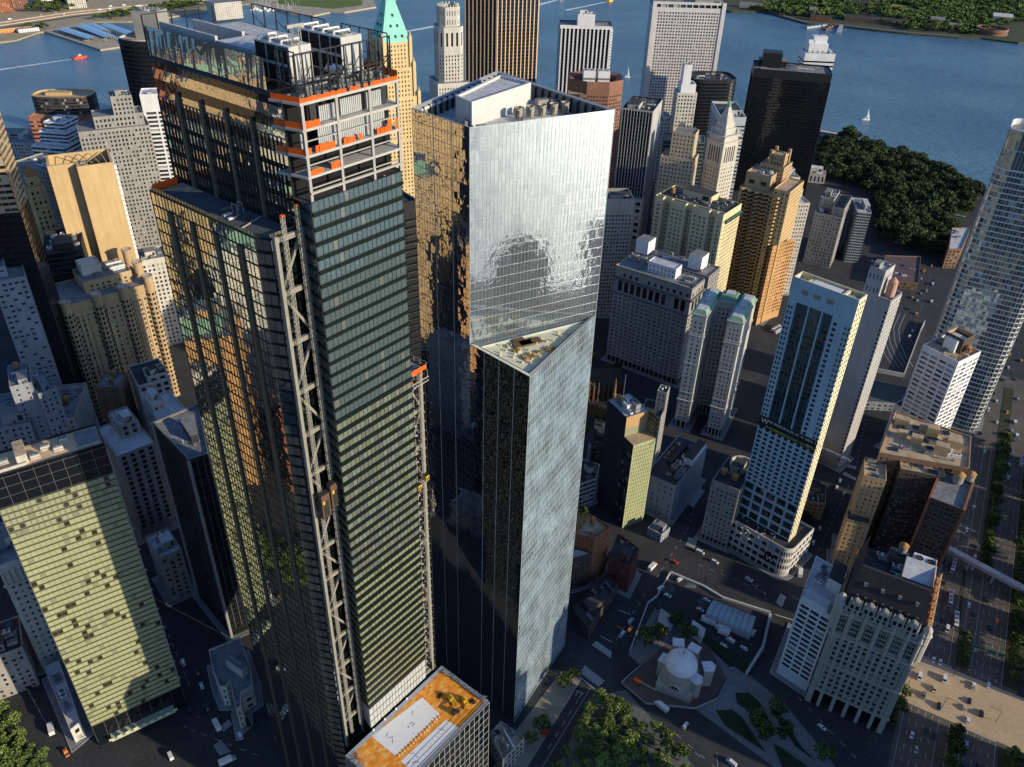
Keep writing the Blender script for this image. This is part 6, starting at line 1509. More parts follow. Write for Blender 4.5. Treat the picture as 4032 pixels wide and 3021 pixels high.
# ================================================================== cluster between the silver tower and the hotel
def b_cluster():
    A, B = (61.3,432.7), (76.5,405.5); Cc = (93.3,412.8); u = unit(sub(B,A)); v = (-u[1],u[0])
    if v[0]*A[0]+v[1]*A[1] < 0: v = (-v[0],-v[1])
    P = ccw([A, B, (B[0]+v[0]*17, B[1]+v[1]*17), (A[0]+v[0]*17, A[1]+v[1]*17)]); c = cen(P); org = (*c,0)
    root = thing('hotel_tower', 'slender near-black tower with a sunlit olive street face and tan screen on top', 'hotel', org)
    i0 = P.index(A); P = P[i0:]+P[:i0]
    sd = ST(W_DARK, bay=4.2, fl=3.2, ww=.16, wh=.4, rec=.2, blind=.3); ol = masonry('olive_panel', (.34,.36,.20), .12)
    if P[1] != B: P = [P[0], P[3], P[2], P[1]]
    mb = MB(); win = []; facade(mb, A, (A[0]+(B[0]-A[0])*.68, A[1]+(B[1]-A[1])*.68), 0, 85, sd, win); facade(mb, (A[0]+(B[0]-A[0])*.68, A[1]+(B[1]-A[1])*.68), B, 0, 70, ST(W_DARK,'curtain',bay=1.5, fl=3.2, span=.2, glass=[G_DARK,G_BLUE,G_DARK,G_MID]), win)
    mb.build('wall', mk(sd), root, org); window_parts(root, win, org, 60)
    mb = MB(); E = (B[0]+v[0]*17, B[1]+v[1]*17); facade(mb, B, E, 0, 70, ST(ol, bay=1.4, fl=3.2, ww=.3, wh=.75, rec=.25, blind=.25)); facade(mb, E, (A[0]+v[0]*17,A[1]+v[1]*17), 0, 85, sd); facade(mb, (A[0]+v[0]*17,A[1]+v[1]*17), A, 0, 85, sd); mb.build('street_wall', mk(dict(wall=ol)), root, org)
    m = (A[0]+(B[0]-A[0])*.68, A[1]+(B[1]-A[1])*.68); me = (m[0]+v[0]*17, m[1]+v[1]*17); mb = MB()
    mb.quad((*m,70),(*me,70),(*me,76),(*m,76),1); mb.quad((*m,76),(*me,76),(*me,85),(*m,85),0); mb.quad((*E,70),(*me,70),(*me,85),(*E,85),2); mb.build('tan_screen', [masonry('tan_screen', (.44,.27,.14), .06), glassy('pale_lit_glass', (.35,.37,.25), .1, .2), W_DARK], root, org)
    mb = MB(); mb.poly([(*p,70) for p in ccw([m,B,E,me])], 0); mb.poly([(*p,84) for p in ccw([A,m,me,(A[0]+v[0]*17,A[1]+v[1]*17)])], 1); mb.build('roof', [ROOF_T, ROOF_L], root, org)
    Q = [A, m, me, (A[0]+v[0]*17,A[1]+v[1]*17)]
    if area(Q) < 0: Q.reverse()
    for k, (a, b_, w, d, h) in enumerate(((.6,.35,2.6,2,5),(.75,.6,3,2,6),(.55,.7,2.4,1.8,4))): fan_unit(root, lerp2(Q,a,b_), u, w, d, 84, h, org, 2, [WHITE,STEEL,DARK][k])
    for a in (.16,.36): water_tank(root, lerp2(Q,a,.35), 84, org, 2.0, 3.6, .8, STEEL)
    mb = MB(); q = lerp2(Q,.36,.35); mb.beam((*q,90),(*q,107),.3); mb.build('antenna', [WHITE], root, org); clutter(root, Q, 84, org, 4, 85, 0, False)
    # brick tower behind
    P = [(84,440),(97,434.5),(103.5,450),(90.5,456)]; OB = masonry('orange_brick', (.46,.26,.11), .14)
    root, org = tower('brick_tower', 'small brick tower with square rooftop turret, its street side lit orange', 'brick building', P, 70, ST(W_STONE, bay=3.2, fl=3.6, ww=.42, wh=.5, rec=.35), near=20, clut=5, seed=86, roof=ROOF_D, alt={1: ST(OB, bay=3, fl=3.6, ww=.42, wh=.5, rec=.35)}, pent=False, tiers=[(.55,1,.5,1,84)])  # orange sunlight on the street side put into its wall colour
    # plant-roof block
    P = rect((107.8,410.5), (137,456), 1); A2, B2 = (109.3,414), (137.5,457); u = unit(sub(B2,A2)); v = (-u[1],u[0]); P = [(A2[0]+v[0]*22,A2[1]+v[1]*22), A2, B2, (B2[0]+v[0]*22,B2[1]+v[1]*22)]
    P = [P[0],P[1],P[2],P[3]]
    if area(P) < 0: P.reverse()
    c = cen(P); org = (*c,0); root = thing('office_block', 'blank grey walled block crowded with fans and ducts on its dark roof', 'office block', org)
    walls(root, P, 0, 31, ST(W_BLUEG, bay=4, fl=5, ww=.2, wh=.5), org, 0); parapet_roof(root, P, 30, org, W_BLUEG, ROOF_D); L = math.dist(A2,B2)
    def q(s, t): return (A2[0]+u[0]*L*s+v[0]*22*t, A2[1]+u[1]*L*s+v[1]*22*t)
    mb = MB(); mb.prism(ccw([q(.5,.02),q(.98,.02),q(.98,.3),q(.5,.3)]), 30, 35.5, 0, 1); mb.build('penthouse', [WHITE, ROOF_D], root, org)
    for k, (s_, t_) in enumerate(((.32,.14),(.2,.14),(.36,.4))): fan_unit(root, q(s_,t_), u, 3.4, 1.7, 30, 2.6, org, 2, [STEEL,GREYM,W_TAN][k])
    mb = MB(); mb.box(q(.62,.62), u, 13, 2.0, 30, 32.6); mb.build('duct', [DARK], root, org)
    for k in range(3): fan_unit(root, q(.55+.14*k,.84), u, 2.2, 1, 30, 1.6, org, 2, masonry('rust_frame',(.34,.17,.07),.2))
    clutter(root, P, 30, org, 8, 87, 0, False)
    # corner stone building with curved green terrace
    A3, B3 = (127.3,399.3), (142.5,389.5); P = rect(A3, B3, 30)
    root, org = tower('stone_building', 'grey stone corner building with a dark roof and a planted curved terrace', 'stone building', P, 49, ST(W_STONE, bay=2.9, fl=3.7, ww=.46, wh=.52, rec=.4, base=5, shop=1, course=5, top=4), near=80, clut=4, seed=88, roof=ROOF_D, tank=2)
    mb = MB(); u = unit(sub(B3,A3)); cc = lerp2(P,.55,.82); pts = [(cc[0]+7.5*math.cos(t), cc[1]+7.5*math.sin(t)) for t in [i*math.pi/8 for i in range(16)]]; I = [(cc[0]+6.5*math.cos(t), cc[1]+6.5*math.sin(t)) for t in [i*math.pi/8 for i in range(16)]]
    for i in range(16): j=(i+1)%16; mb.quad((*pts[i],49),(*pts[j],49),(*pts[j],52),(*pts[i],52),0); mb.quad((*pts[i],52),(*pts[j],52),(*I[j],52),(*I[i],52),0); mb.quad((*I[j],49.2),(*I[i],49.2),(*I[i],52),(*I[j],52),0)
    mb.poly([(*p,49.3) for p in I],1)
    for k in range(26): t = rnd.uniform(0,6.28); r = rnd.uniform(1,6); mb.lathe((cc[0]+r*math.cos(t),cc[1]+r*math.sin(t)), [(.7,49.3),(.8,50.4),(.2,51.2)], 6, 2)
    mb.build('terrace_ring', [W_PALE, ROOF_T, plain('shrub_green', (.09,.15,.035), .9)], root, org)
    # brick pair
    P = [(41,359.8),(52.1,356.6),(61.9,366.1),(50.4,377.7)]
    root, org = tower('brick_building', 'red brick building with one wall lit fiery orange and a small roof tank', 'brick building', P, 37, ST(masonry('fire_brick', (.38,.15,.07), .2), bay=2.6, fl=3.5, ww=.34, wh=.5, rec=.3), near=50, clut=4, seed=89, roof=ROOF_T, tank=1, pent=False)
    mb = MB(); 
    for k in range(13): a = lerp2(P,.98,.05+.07*k); mb.beam((*a,37),(*a,40),.15); mb.beam((*a,39.5),(*lerp2(P,.72,.05+.07*k),39.5),.12)
    mb.build('trellis', [DARK], root, org)
    P = [(36,350),(49.5,347),(56,356),(42,362)]
    tower('brick_building', 'dark brick building with a pale blue roof right of the silver tower foot', 'brick building', ccw([(38,349.5),(50.6,354.5),(50.0,356.5),(40.9,359.5)]), 26, ST(W_DKBR, bay=2.6, fl=3.5, ww=.34, wh=.5, rec=.3), clut=2, seed=90, roof=ROOF_L, pent=False)
    P = [(61.8,356.8),(74,349.1),(80.9,363.9),(69,377.5)]
    tower('brick_building', 'low dark red brick corner building with black roof and a white roof hatch', 'brick building', P, 22, ST(masonry('deep_red_brick', (.16,.06,.045), .2), bay=2.8, fl=3.7, ww=.34, wh=.52, rec=.3, base=4), near=40, clut=5, seed=91, roof=ROOF_D)
    tower('low_building', 'dark low building with round vent and white side wall left of the slender dark tower', 'low building', [(47,424),(59,431),(62.5,446),(50,452)], 20, ST(W_PALE, 'bands', fl=3.6, bay=3), clut=5, seed=92, roof=ROOF_D)
    tower('stone_building', 'old dim stone building with white parapet left of the slender dark tower', 'stone building', [(57.5,463),(68,459),(72,486),(62,491)], 26, ST(W_DKBR, bay=3, fl=3.7, ww=.4, wh=.5), clut=3, seed=93, roof=ROOF_D)
b_cluster()
def b_church_brown():
    A, B = (61.9, 551.0), (89.1, 554.3); P = rect(A, B, 22); c = cen(P); org = (*c,0); u = unit(sub(B,A)); v = (-u[1],u[0])
    root = thing('brown_church', 'brown gothic church with pointed windows and slim pinnacles among trees', 'church', org); BR = masonry('brownstone', (.15,.095,.065), .25)
    walls(root, P, 0, 15, ST(BR, bay=5, fl=14, ww=.4, wh=.6, rec=.6, blind=0, blue=0), org, 10); m0, m1 = lerp2(P,0,.5), lerp2(P,1,.5); mb = MB(); mb.quad((*P[0],15),(*P[1],15),(*m1,25),(*m0,25)); mb.quad((*P[2],15),(*P[3],15),(*m0,25),(*m1,25)); mb.poly([(*P[1],15),(*P[2],15),(*m1,25)]); mb.poly([(*P[3],15),(*P[0],15),(*m0,25)]); mb.build('roof', [masonry('roof_slates_brown', (.07,.055,.05), .25)], root, org)
    for k in range(8):
        p = (A[0]+(B[0]-A[0])*k/7-v[0]*.8, A[1]+(B[1]-A[1])*k/7-v[1]*.8); mb = MB(); mb.lathe(p, [(.9,0),(.8,15),(.5,17),(.1,20)], 6); mb.build('pinnacle', [BR], root, org)
    p = (80.9, 537.9); mb = MB(); mb.lathe(p, [(1.8,0),(1.6,16),(1.9,17),(1,19),(.9,24),(.1,33)], 8); mb.build('spire', [masonry('brownstone_sunlit', (.30,.14,.07), .2)], root, org)  # sunlit copy of the brownstone, orange light put into the colour
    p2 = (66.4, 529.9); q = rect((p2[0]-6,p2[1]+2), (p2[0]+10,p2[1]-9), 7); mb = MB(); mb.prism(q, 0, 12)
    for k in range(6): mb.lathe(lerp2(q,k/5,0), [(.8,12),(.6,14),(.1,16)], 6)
    mb.build('side_chapel', [masonry('brownstone_sunlit', (.30,.14,.07), .2)], root, org)
b_church_brown()
def b_dome_church():
    c = (95.4,285.6); org = (*c,0); root = thing('domed_church', 'unfinished church with smooth white dome and white capped stair towers', 'church', org)
    CS = masonry('church_concrete', (.34,.31,.28), .22); WS = plain('white_sheeting', (.74,.76,.80), .55); ang = -.42; u = (math.cos(ang), math.sin(ang)); v = (-u[1],u[0])
    mb = MB(); mb.lathe(c, [(9.3,0),(9.3,13.5),(8.2,13.6),(8.2,17.5)], 40, 0); mb.build('drum', [CS], root, org)
    mb = MB(); prof = [(8.6*math.cos(t), 17.2+7.6*math.sin(t)) for t in [i*math.pi/2/12 for i in range(12)]]+[(.05,24.8)]; mb.lathe(c, [(8.8,16.6),(8.8,17.2)]+prof, 40, 0); d = mb.build('dome', [WS], root, org, True)
    mb = MB()
    for k in range(40):
        t = 2*math.pi*k/40
        for (r0,z0),(r1,z1) in zip(prof[:-2:2], prof[2::2]): mb.beam((c[0]+r0*math.cos(t)*1.003,c[1]+r0*math.sin(t)*1.003,z0),(c[0]+r1*math.cos(t)*1.003,c[1]+r1*math.sin(t)*1.003,z1),.09)
    mb.build('dome_seam', [plain('seam_grey', (.5,.52,.56), .6)], d, org)
    mb = MB(); mb.beam((*c,24.6),(*c,27.4),.22); mb.beam((c[0]-u[0]*.8,c[1]-u[1]*.8,26.5),(c[0]+u[0]*.8,c[1]+u[1]*.8,26.5),.2); mb.build('cross', [DARK], root, org)
    mb = MB()
    for k in range(4):
        d_ = (u, v, (-u[0],-u[1]), (-v[0],-v[1]))[k]; e = (-d_[1],d_[0]); p = (c[0]+d_[0]*9.25,c[1]+d_[1]*9.25)
        for t in range(8): a, b_ = math.pi*t/8, math.pi*(t+1)/8; mb.beam((p[0]+e[0]*3.4*math.cos(a),p[1]+e[1]*3.4*math.cos(a),6+3.6*math.sin(a)),(p[0]+e[0]*3.4*math.cos(b_),p[1]+e[1]*3.4*math.cos(b_),6+3.6*math.sin(b_)),.5,0)
        mb.box((p[0]+d_[0]*.05,p[1]+d_[1]*.05), e, 3.2, .1, 4, 6, 1); mb.box((p[0]+d_[0]*.05,p[1]+d_[1]*.05), e, 2.4, .1, 6, 8.6, 1)
        for o in (-1.6,0,1.6): mb.box((p[0]+d_[0]*.15+e[0]*o,p[1]+d_[1]*.15+e[1]*o), e, .12, .12, 4, 8.8, 0)
    mb.build('arched_window', [W_PALE, G_DARK], root, org)
    pts = [(87.4, 291.3), (96.9, 302.6), (105.3, 299.1), (110.9, 286.9), (102.7, 279.1)]
    for k, p in enumerate(pts):
        dd = unit(sub(p, c)); e = (-dd[1],dd[0]); w = 2.9
        Q = [(p[0]-e[0]*w-dd[0]*3,p[1]-e[1]*w-dd[1]*3),(p[0]-e[0]*w+dd[0]*2,p[1]-e[1]*w+dd[1]*2)]+([(p[0]+dd[0]*3.6,p[1]+dd[1]*3.6)] if k > 2 else [])+[(p[0]+e[0]*w+dd[0]*2,p[1]+e[1]*w+dd[1]*2),(p[0]+e[0]*w-dd[0]*3,p[1]+e[1]*w-dd[1]*3)]
        Q = ccw(Q); mb = MB(); mb.prism(Q, 0, 13.4, 0); mb.build('stair_tower', [CS], root, org); mb = MB(); mb.prism(inset(Q,-.25), 13.4, 14.2, 0, None, True); mb.build('white_cap', [WS], root, org)
    mb = MB(); P = [(c[0]+u[0]*a*12+v[0]*b_*12, c[1]+u[1]*a*12+v[1]*b_*12) for a, b_ in ((-1,-1),(1,-1),(1,1),(-1,1))]; mb.prism(inset(P,2.2), 0, 6.5, 0); mb.build('nave_wall', [CS], root, org)
    mb = MB()
    for k in range(40): t = 2*math.pi*k/40; p = (c[0]+11.2*math.cos(t), c[1]+11.2*math.sin(t)); mb.beam((*p,0),(*p,rnd.uniform(2,5)),.16)
    mb.build('scaffold_post', [GREYM], root, org)
b_dome_church()
# ================================================================== ground, roads, water
def structure(o): o['kind'] = 'structure'; return o
def flat(name, polys, z, mat, thick=0, dz=.004):
    mb = MB()
    for i, P in enumerate(polys):
        P = ccw(P)
        if thick: mb.prism(P, z-thick, z+i*dz, 0)
        else: mb.poly([(x,y,z+i*dz) for x,y in P], 0)
    return structure(mb.build(name, [mat]))
def water_mat():
    m, nt, b = newmat('water'); L = nt.links.new
    geo = N(nt, 'ShaderNodeNewGeometry'); big = N(nt, 'ShaderNodeTexNoise', Scale=.004, Detail=4.0); L(geo.outputs['Position'], big.inputs['Vector'])
    r = N(nt, 'ShaderNodeValToRGB'); r.color_ramp.elements[0].color = (.060,.145,.235,1); r.color_ramp.elements[1].color = (.110,.225,.315,1); r.color_ramp.elements[0].position = .35; r.color_ramp.elements[1].position = .65
    L(big.outputs['Fac'], r.inputs[0]); L(r.outputs[0], b.inputs['Base Color']); b.inputs['Roughness'].default_value = .27; b.inputs['IOR'].default_value = 1.33
    mp = N(nt, 'ShaderNodeMapping'); mp.inputs['Scale'].default_value = (.055,.14,.1); mp.inputs['Rotation'].default_value = (0,0,.35); L(geo.outputs['Position'], mp.inputs['Vector'])
    n1 = N(nt, 'ShaderNodeTexNoise', Scale=1.0, Detail=5.0, Roughness=.62, Distortion=.4); L(mp.outputs[0], n1.inputs['Vector'])
    bp = N(nt, 'ShaderNodeBump', Strength=1.0, Distance=3.2); L(n1.outputs['Fac'], bp.inputs['Height']); L(bp.outputs[0], b.inputs['Normal']); return m
WATER = water_mat()
S_ = 14000
flat('water', [[(-S_,-S_),(S_,-S_),(S_,S_),(-S_,S_)]], -2.2, WATER)
ASPH = masonry('asphalt', (.046,.049,.056), .5, scale=.05, grime=.3); PAVE = masonry('pavement_concrete', (.20,.205,.21), .3); CONCR = masonry('concrete_road', (.125,.115,.10), .4, scale=.08); EARTH = masonry('park_ground', (.05,.055,.03), .35); LAWN = masonry('lawn_green', (.055,.095,.02), .3)
SAND = masonry('shore_tan', (.33,.28,.19), .3); LINE = plain('road_paint', (.50,.51,.52), .6); PLAZA = masonry('plaza_paving', (.15,.155,.165), .2)
MANH = [(-2500,-4000),(0,-4000),(100,-1500),(178,-508),(300,-150),(400,60),(560,260),(631,464),(682,658),(655,819),(645,1000),(627,1086),(614,1134),(595,1174),(580,1214),(534,1271),(506,1300),(473,1316),(335,1345),(150,1400),(-2,1359),(-91,1270),(-274,1225),(-500,1140),(-743,1039),(-957,890),(-1700,500),(-2500,200)]
g_ = MB(); M_ = ccw(MANH); g_.poly([(x,y,0) for x,y in M_], 0)
for i in range(len(M_)): a, b = M_[i], M_[(i+1)%len(M_)]; g_.quad((*a,-3),(*b,-3),(*b,0),(*a,0),0)
structure(g_.build('ground', [ASPH]))
flat('pavement', [inset(P,-3.2) for P in FOOT if abs(area(P)) > 60], .16, PAVE, .16)
kr = []
for P in FOOT:
    if abs(area(P)) > 60:
        a_, b_ = inset(P,-3.25), inset(P,-2.75); kr += [[a_[i],a_[(i+1)%len(P)],b_[(i+1)%len(P)],b_[i]] for i in range(len(P))]
flat('kerb', kr, .175+.004*len(FOOT), masonry('kerb_stone', (.30,.30,.31), .2), 0, .0002)
dl = []
for a_, b_ in [((64.8, 313.9), (86.7, 351.8)), ((90.4, 255.0), (110.5, 234.4)), ((94.2, 362.4), (120.0, 406.1)), ((157.1, 354.8), (117.9, 377.4)), ((153.0, 359.8), (163.3, 347.1)), ((148.5, 310.2), (159.9, 280.0)), ((159.9, 280.0), (180.7, 243.5)), ((199.3, 384.3), (246.8, 461.1)), ((361.6, 653.1), (447.4, 814.5)), ((-260.9, 279.1), (-225.2, 243.0)), ((-167.3, 274.7), (-203.0, 325.0)), ((120.0, 406.1), (141.5, 461.5)), ((24.4, 244.9), (41.1, 274.0)), ((255.2, 475.7), (284.3, 540.1)), ((404.6, 576.7), (505.8, 747.4)), ((-158.5, 248.9), (-119.5, 235.7))]:
    L_ = math.dist(a_,b_); d_ = unit(sub(b_,a_)); t_ = 0
    while t_ < L_-3:
        q0 = (a_[0]+d_[0]*t_, a_[1]+d_[1]*t_); dl.append([(q0[0]-d_[1]*.1,q0[1]+d_[0]*.1),(q0[0]+d_[0]*3-d_[1]*.1,q0[1]+d_[1]*3+d_[0]*.1),(q0[0]+d_[0]*3+d_[1]*.1,q0[1]+d_[1]*3-d_[0]*.1),(q0[0]+d_[1]*.1,q0[1]-d_[0]*.1)]); t_ += 7.5
flat('lane_dash', dl, .07, LINE, dz=.0002)
BKL = [(-6000,1300),(-1400,1560),(-1110,1660),(-1044,1740),(-1025,1761),(-1019,1837),(-1005,1852),(-965,1960),(-886,1975),(-844,2004),(-720,2170),(-650,2330),(-560,2420),(-470,2450),(-400,2560),(-330,2900),(-200,3600),(1500,5200),(9000,6500),(9000,12000),(-9000,12000)]
flat('brooklyn_shore', [BKL], .5, SAND, 3)
flat('pier_deck', [[(-1012,1848),(-829,1700),(-800,1733),(-965,1975)],[(-690,2215),(-436,2165),(-372,2249),(-394,2345),(-640,2420)],[(-560,2130),(-500,2110),(-470,2160),(-640,2200)]], 1.2, masonry('pier_concrete', (.36,.32,.25), .2), 4)
flat('lawn', [[(-640,2250),(-470,2200),(-410,2260),(-420,2330),(-600,2385)]], 1.5, masonry('bright_lawn', (.13,.19,.04), .25))
road = [(-1500,1440),(-1131,1880),(-1035,2030),(-951,2112),(-831,2205),(-700,2330),(-500,2520),(-200,2900)]
def ribbon(path, w, off=0):
    out = []
    for i, p in enumerate(path):
        a = path[max(0,i-1)]; b = path[min(len(path)-1,i+1)]; d = unit(sub(b,a)); n = (-d[1],d[0]); out.append(((p[0]+n[0]*(off-w/2),p[1]+n[1]*(off-w/2)),(p[0]+n[0]*(off+w/2),p[1]+n[1]*(off+w/2))))
    return [[out[i][0],out[i+1][0],out[i+1][1],out[i][1]] for i in range(len(out)-1)]
HWY = masonry('highway_concrete', (.42,.33,.24), .2)
flat('highway', ribbon(road,15,4)+ribbon(road,15,32), 2.2, HWY, 2); flat('service_road', ribbon(road,10,-26), 1.0, masonry('service_asphalt', (.10,.09,.085), .25))
GI = [(540,2346),(634,2358),(661,2293),(702,2213),(780,2195),(856,2153),(919,2126),(1028,2100),(1083,2101),(1150,2060),(1185,2075),(1230,2200),(1300,2270),(1700,2500),(2600,3200),(1600,3400),(560,2900),(470,2420)]
flat('island_ground', [GI], 1.5, masonry('island_earth', (.075,.085,.05), .3), 4)
flat('island_lawn', [[(976.8, 2446.3),(1036.4, 2544.3),(1069.4, 2491.4),(1056.4, 2396.2),(1013.3, 2406.7)],[(912.3, 2578.2),(990.9, 2535.9),(1065.2, 2653.6),(943.0, 2651.9)]], 2.0, masonry('bright_lawn2', (.28,.27,.05), .25))
flat('island_path', ribbon([(665.1, 2310.7),(705.2, 2221.1),(788.4, 2206.3),(868.1, 2166.7),(929.6, 2134.7),(1035.0, 2112.1)],7), 1.8, PAVE)
# local streets and plazas
px = lambda *L: list(L)
flat('plaza', [px((32.6, 291.6),(43.1, 286.7),(10.5, 229.6),(-5.6, 229.1),(6.4, 252.0))], .17, masonry('plaza_pale', (.22,.20,.17), .2), .17)
flat('memorial_park', [px((46.6, 275.0),(66.7, 280.4),(89.5, 249.3),(103.0, 227.6),(24.6, 225.0))], .18, masonry('memorial_paving', (.11,.115,.12), .25), .18)
flat('park_terrace', [px((70.4, 303.6),(90.0, 337.7),(108.4, 322.9),(126.2, 297.3),(131.6, 298.4),(152.1, 273.5),(169.5, 236.4),(140.4, 235.4),(102.6, 270.2),(91.4, 280.6))], .5, PLAZA, .5)
st = []
P0, P1 = (107.9, 270.0), (162.7, 239.3); Q0 = (122.9, 286.6); Q1 = (149.4, 271.5)
def hatch(A, B, C, D, n, w=.28):
    """n stripes between edges A-B and C-D"""
    out = []
    for k in range(n):
        t = (k+.5)/n; a = (A[0]+(B[0]-A[0])*t, A[1]+(B[1]-A[1])*t); b = (C[0]+(D[0]-C[0])*t, C[1]+(D[1]-C[1])*t); d = unit(sub(b,a)); m = (-d[1]*w/2, d[0]*w/2); out.append([(a[0]+m[0],a[1]+m[1]),(b[0]+m[0],b[1]+m[1]),(b[0]-m[0],b[1]-m[1]),(a[0]-m[0],a[1]-m[1])])
    return out
PALE = plain('paving_strip', (.34,.36,.40), .6)
flat('paving_strip', hatch(Q0, P0, Q1, P1, 15, .35)+hatch((71.2, 305.0),(88.5, 335.7),(74.6, 303.4),(91.3, 333.9),13,.25)+hatch((77.4, 309.6),(84.9, 300.4),(88.2, 327.2),(101.9, 319.5),7,.22), .53, PALE)
flat('planting_bed', [px((126.1, 280.3),(133.4, 280.8),(138.2, 274.9),(141.5, 260.8),(138.4, 262.9),(125.8, 274.1)), px((113.7, 269.1),(122.0, 270.0),(126.5, 266.2),(131.1, 254.0),(134.5, 246.4),(116.8, 260.7)), px((139.6, 250.7),(143.0, 248.8),(153.8, 239.0),(141.1, 238.5)), px((146.3, 264.3),(149.8, 262.6),(153.1, 250.5),(158.6, 242.4),(150.5, 250.4)), px((111.0, 316.7),(123.8, 303.6),(135.4, 291.5),(139.7, 298.3),(116.5, 319.2))], .95, masonry('ivy_green', (.022,.040,.018), .4), .45)
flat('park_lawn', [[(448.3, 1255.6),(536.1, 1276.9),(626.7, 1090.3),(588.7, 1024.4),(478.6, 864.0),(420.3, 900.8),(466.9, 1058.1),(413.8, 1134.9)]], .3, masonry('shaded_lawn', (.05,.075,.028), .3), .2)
flat('park_path', ribbon([(415.3, 1140.2),(477.5, 1146.1),(527.7, 1090.9),(515.7, 976.6),(436.2, 887.9)], 7)+ribbon([(477.5, 1146.1),(534.0, 1270.5)], 6), .36, PAVE)
flat('church_yard', [px((64.3, 284.3),(77.4, 296.7),(95.9, 313.0),(115.9, 315.6),(123.3, 288.6),(115.8, 276.4),(102.5, 269.8),(76.6, 271.9))], .75, masonry('site_earth', (.13,.105,.095), .3), .3)
VW = (.486,.874); UW = (.874,-.486); BW = (197.8,259.6)
def wst(t, s): return (BW[0]+UW[0]*t+VW[0]*s, BW[1]+UW[1]*t+VW[1]*s)
flat('avenue', [[wst(6,-90),wst(60,-90),wst(60,420),wst(6,420)]], .02, CONCR)
flat('crossing', [[wst(6,26.5),wst(66,26.5),wst(66,62.8),wst(6,62.8)]], .03, masonry('sunlit_concrete', (.44,.34,.22), .14, scale=.08))  # bright tan patch, sunlight put into the road colour
flat('median', [[wst(31,-90),wst(36,-90),wst(36,24),wst(31,24)],[wst(28.5,66),wst(35,66),wst(34,92),wst(28.5,92)],[wst(26.2,93),wst(28,93),wst(26.5,150),wst(24.8,150)],[wst(33,155),wst(40,155),wst(40,400),wst(33,400)],[wst(53,66),wst(61,66),wst(61,400),wst(53,400)],[wst(54,-90),wst(68,-90),wst(68,24),wst(54,24)]], .2, EARTH, .2)
ln = []
for t in (11.5,15,18.5,22,39,42.5,46,49.5):
    s = -88
    while s < 300:
        if not (26 < s < 63): ln.append([wst(t-.1,s),wst(t+.1,s),wst(t+.1,s+3.2),wst(t-.1,s+3.2)])
        s += 8.5
for t in (8.2,25.2,30.4,36.6,52.4):
    for a, b in ((-90,25),(64,300)): ln.append([wst(t-.09,a),wst(t+.09,a),wst(t+.09,b),wst(t-.09,b)])
ln += [[wst(8,63.4),wst(27,63.4),wst(27,64),wst(8,64)],[wst(36.6,25.6),wst(52.4,25.6),wst(52.4,26.2),wst(36.6,26.2)]]+[[wst(7,q),wst(54,q),wst(54,q+.25),wst(7,q+.25)] for q in (29.5,33,57.5,61)]
flat('road_marking', ln, .045, LINE, dz=.0002)
def zebra(a, b, c, d, n=14): return hatch(a, b, d, c, n, math.dist(a,b)/n*.46)
zz = zebra((42.6, 290.8),(52.3, 282.1),(56.0, 285.8),(45.5, 295.7),19)+zebra((50.2, 309.6),(60.5, 300.9),(61.4, 305.2),(53.1, 312.6),15)+zebra((70.6, 349.1),(73.0, 346.2),(75.6, 349.4),(72.4, 352.2),7)+zebra((164.1, 345.6),(166.9, 341.8),(171.8, 350.4),(168.9, 352.8),10)+zebra((243.0, 469.4),(251.0, 462.7),(252.4, 465.6),(245.8, 472.4),9)+zebra((245.2, 479.6),(255.2, 475.7),(256.6, 478.7),(247.1, 482.6),9)+zebra((117.0, 391.9),(122.2, 388.7),(125.2, 396.9),(119.8, 399.5),9)+zebra((127.9, 428.7),(138.9, 446.3),(135.7, 448.8),(124.8, 431.1),14)
zz += zebra((-278.1, 300.2),(-271.1, 293.6),(-269.0, 296.2),(-276.6, 302.9),8)+zebra((-275.2, 286.7),(-269.9, 288.6),(-270.3, 291.9),(-275.5, 290.0),9)+zebra((-143.5, 240.3),(-138.7, 235.1),(-133.8, 237.3),(-140.9, 243.9),14)+zebra((-143.7, 250.8),(-140.9, 248.1),(-137.7, 252.5),(-140.5, 255.3),7)
flat('crosswalk', zz, .05, plain('crosswalk_paint', (.62,.64,.66), .6), dz=.0002)
def line(a, b, w=.15): d = unit(sub(b,a)); n = (-d[1]*w/2, d[0]*w/2); return [(a[0]+n[0],a[1]+n[1]),(b[0]+n[0],b[1]+n[1]),(b[0]-n[0],b[1]-n[1]),(a[0]-n[0],a[1]-n[1])]
flat('lane_line', [line((43.0, 286.3),(13.5, 234.4),.2),line((48.0, 281.3),(21.1, 234.7),.2),line((41.9, 288.3),(50.0, 280.6),.5),line((55.9, 316.2),(62.1, 312.0),.4),line((-254.9, 272.6),(-235.0, 252.6),.15),line((-257.1, 265.2),(-257.2, 266.7),.15),line((67.9, 335.8),(74.7, 332.7),.5),line((175.7, 350.6),(179.6, 347.8),.3),line((161.4, 336.3),(172.3, 332.0),.6),line((90.7, 255.0),(92.6, 252.6),.2),line((98.5, 245.4),(100.6, 242.8),.2),line((109.8, 245.8),(108.6, 237.7),.15)]+hatch((95.7, 352.2),(101.7, 359.1),(100.4, 347.4),(104.8, 353.6),5,.15)+hatch((109.8, 355.9),(114.4, 360.2),(116.6, 354.6),(118.1, 356.7),8,.12)+hatch((115.8, 345.1),(120.9, 348.3),(118.9, 336.4),(124.3, 345.4),5,.12), .06, LINE, dz=.0003)
mb = MB()
